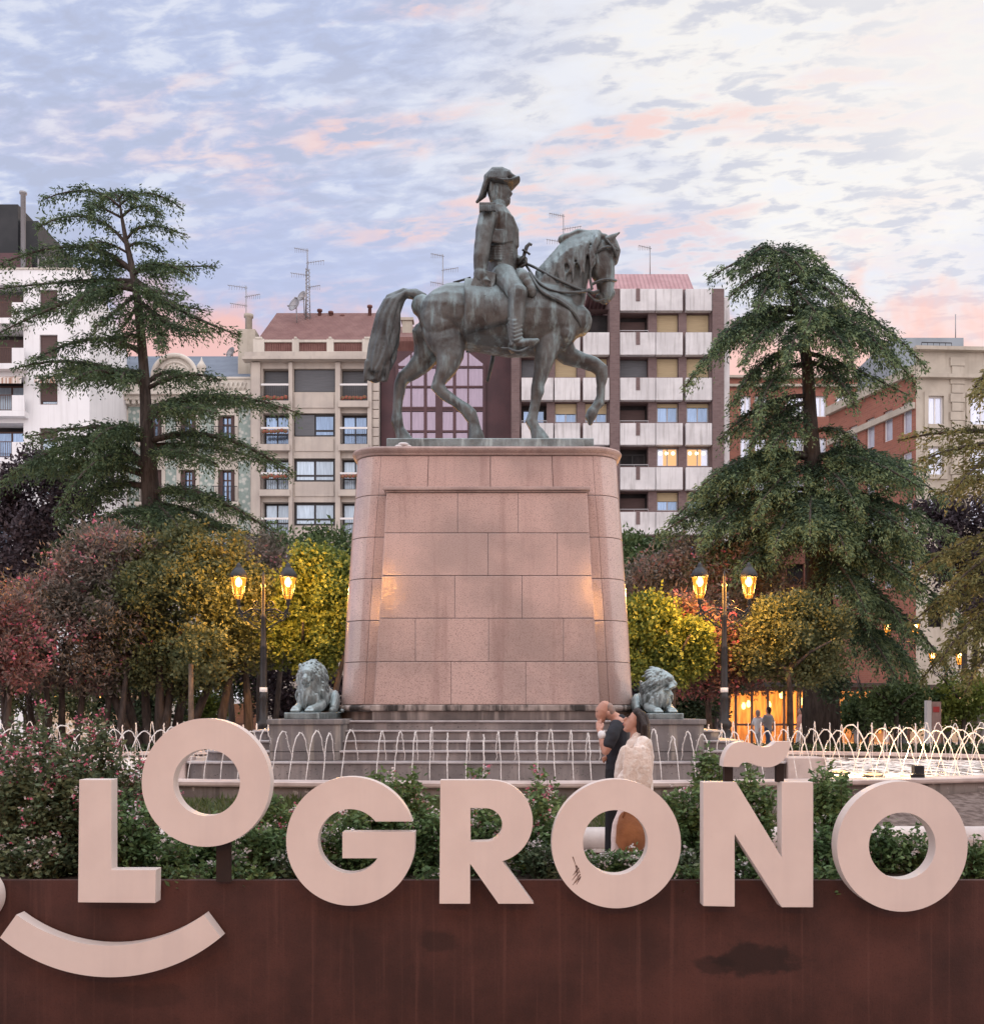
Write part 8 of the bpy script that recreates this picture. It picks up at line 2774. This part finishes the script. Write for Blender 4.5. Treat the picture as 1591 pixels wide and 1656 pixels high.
cl_white = surf('white_shirt', (.66, .64, .64), None, rough=.85)
cl_grey = surf('grey_shirt', (.30, .28, .28), None, rough=.85)
cl_blue = surf('blue_denim', (.06, .08, .13), None, rough=.85)
cl_pink = surf('salmon_shirt', (.55, .28, .24), None, rough=.85)
figure(1242, 38, 1.75, 'person in a grey shirt in front of the glowing cafe', cl_grey, cl_blue, M['hair_dark'], .6, seed=1)
figure(1226, 38.5, 1.62, 'person in a white top in front of the glowing cafe', cl_white, cl_grey, M['hair_grey'], -.8, seed=2)
figure(1294, 40, 1.7, 'person in a salmon top left of the cedar trunk', cl_pink, cl_white, M['hair_dark'], 1.4, seed=3)
figure(1347, 37, 1.72, 'person in a salmon shirt just right of the cedar trunk', cl_pink, cl_grey, M['hair_dark'], -1.5, seed=4)
figure(1386, 36, 1.2, 'child in white beside the cafe terrace', cl_white, cl_white, M['hair_grey'], .3, seed=5)
figure(1399, 36.4, 1.3, 'taller child in pale clothes beside the cafe terrace', cl_white, cl_blue, M['hair_dark'], -.4, seed=6)
figure(1557, 34, 1.55, 'person in a white shirt right of the information sign', cl_white, cl_blue, M['hair_dark'], 1.5, seed=7)
figure(1583, 33, 1.8, 'tall person in pale clothes at the right edge', cl_white, cl_grey, M['hair_dark'], -1.0, seed=8)
figure(198, 40, 1.7, 'person in a salmon top between the dark trunks at left', cl_pink, cl_blue, M['hair_dark'], 1.2, seed=9)
figure(362, 42, 1.65, 'person in a blue top beside the pale awning', cl_blue, cl_grey, M['hair_dark'], .2, seed=10)

# ------------------------------------------------------------------ information sign, right of the fountain
q = P(1500, 1150, 30)
sg = thing('information_sign', 'white and pink information pillar beyond the fountain at right', 'sign', (q.x, 30, 0))
obj('pillar', MB().box(xpx(1498, 30), xpx(1505, 30), 29.95, 30.15, 0, zpx(1133, 30)), M['frame_white'], sg)
obj('panel', MB().box(xpx(1506, 30), xpx(1521, 30), 29.97, 30.08, 0.1, zpx(1135, 30)), surf('sign_panel', (.42, .30, .27), (.34, .23, .21), 2, .6), sg)
mk = MB().box(xpx(1508, 30), xpx(1518, 30), 29.955, 29.968, zpx(1152, 30), zpx(1143, 30))
obj('red_emblem', mk, surf('red_emblem', (.45, .06, .06), None, rough=.5), sg)
# crumpled paper on the cornice
pb = MB()
q = P(650, 722, 15.75)
rp = random.Random(3)
for k in range(5):
    pb.ell((q.x + rp.gauss(0, .04), 15.75 + rp.gauss(0, .03), TOPZ + .035 + .012 * k), (.07 + .03 * rp.random(), .05, .03), n=7, m=5)
single('pigeon_litter', pb, M['frame_white'], 'crumpled white scrap lying on the pedestal cornice', 'litter')
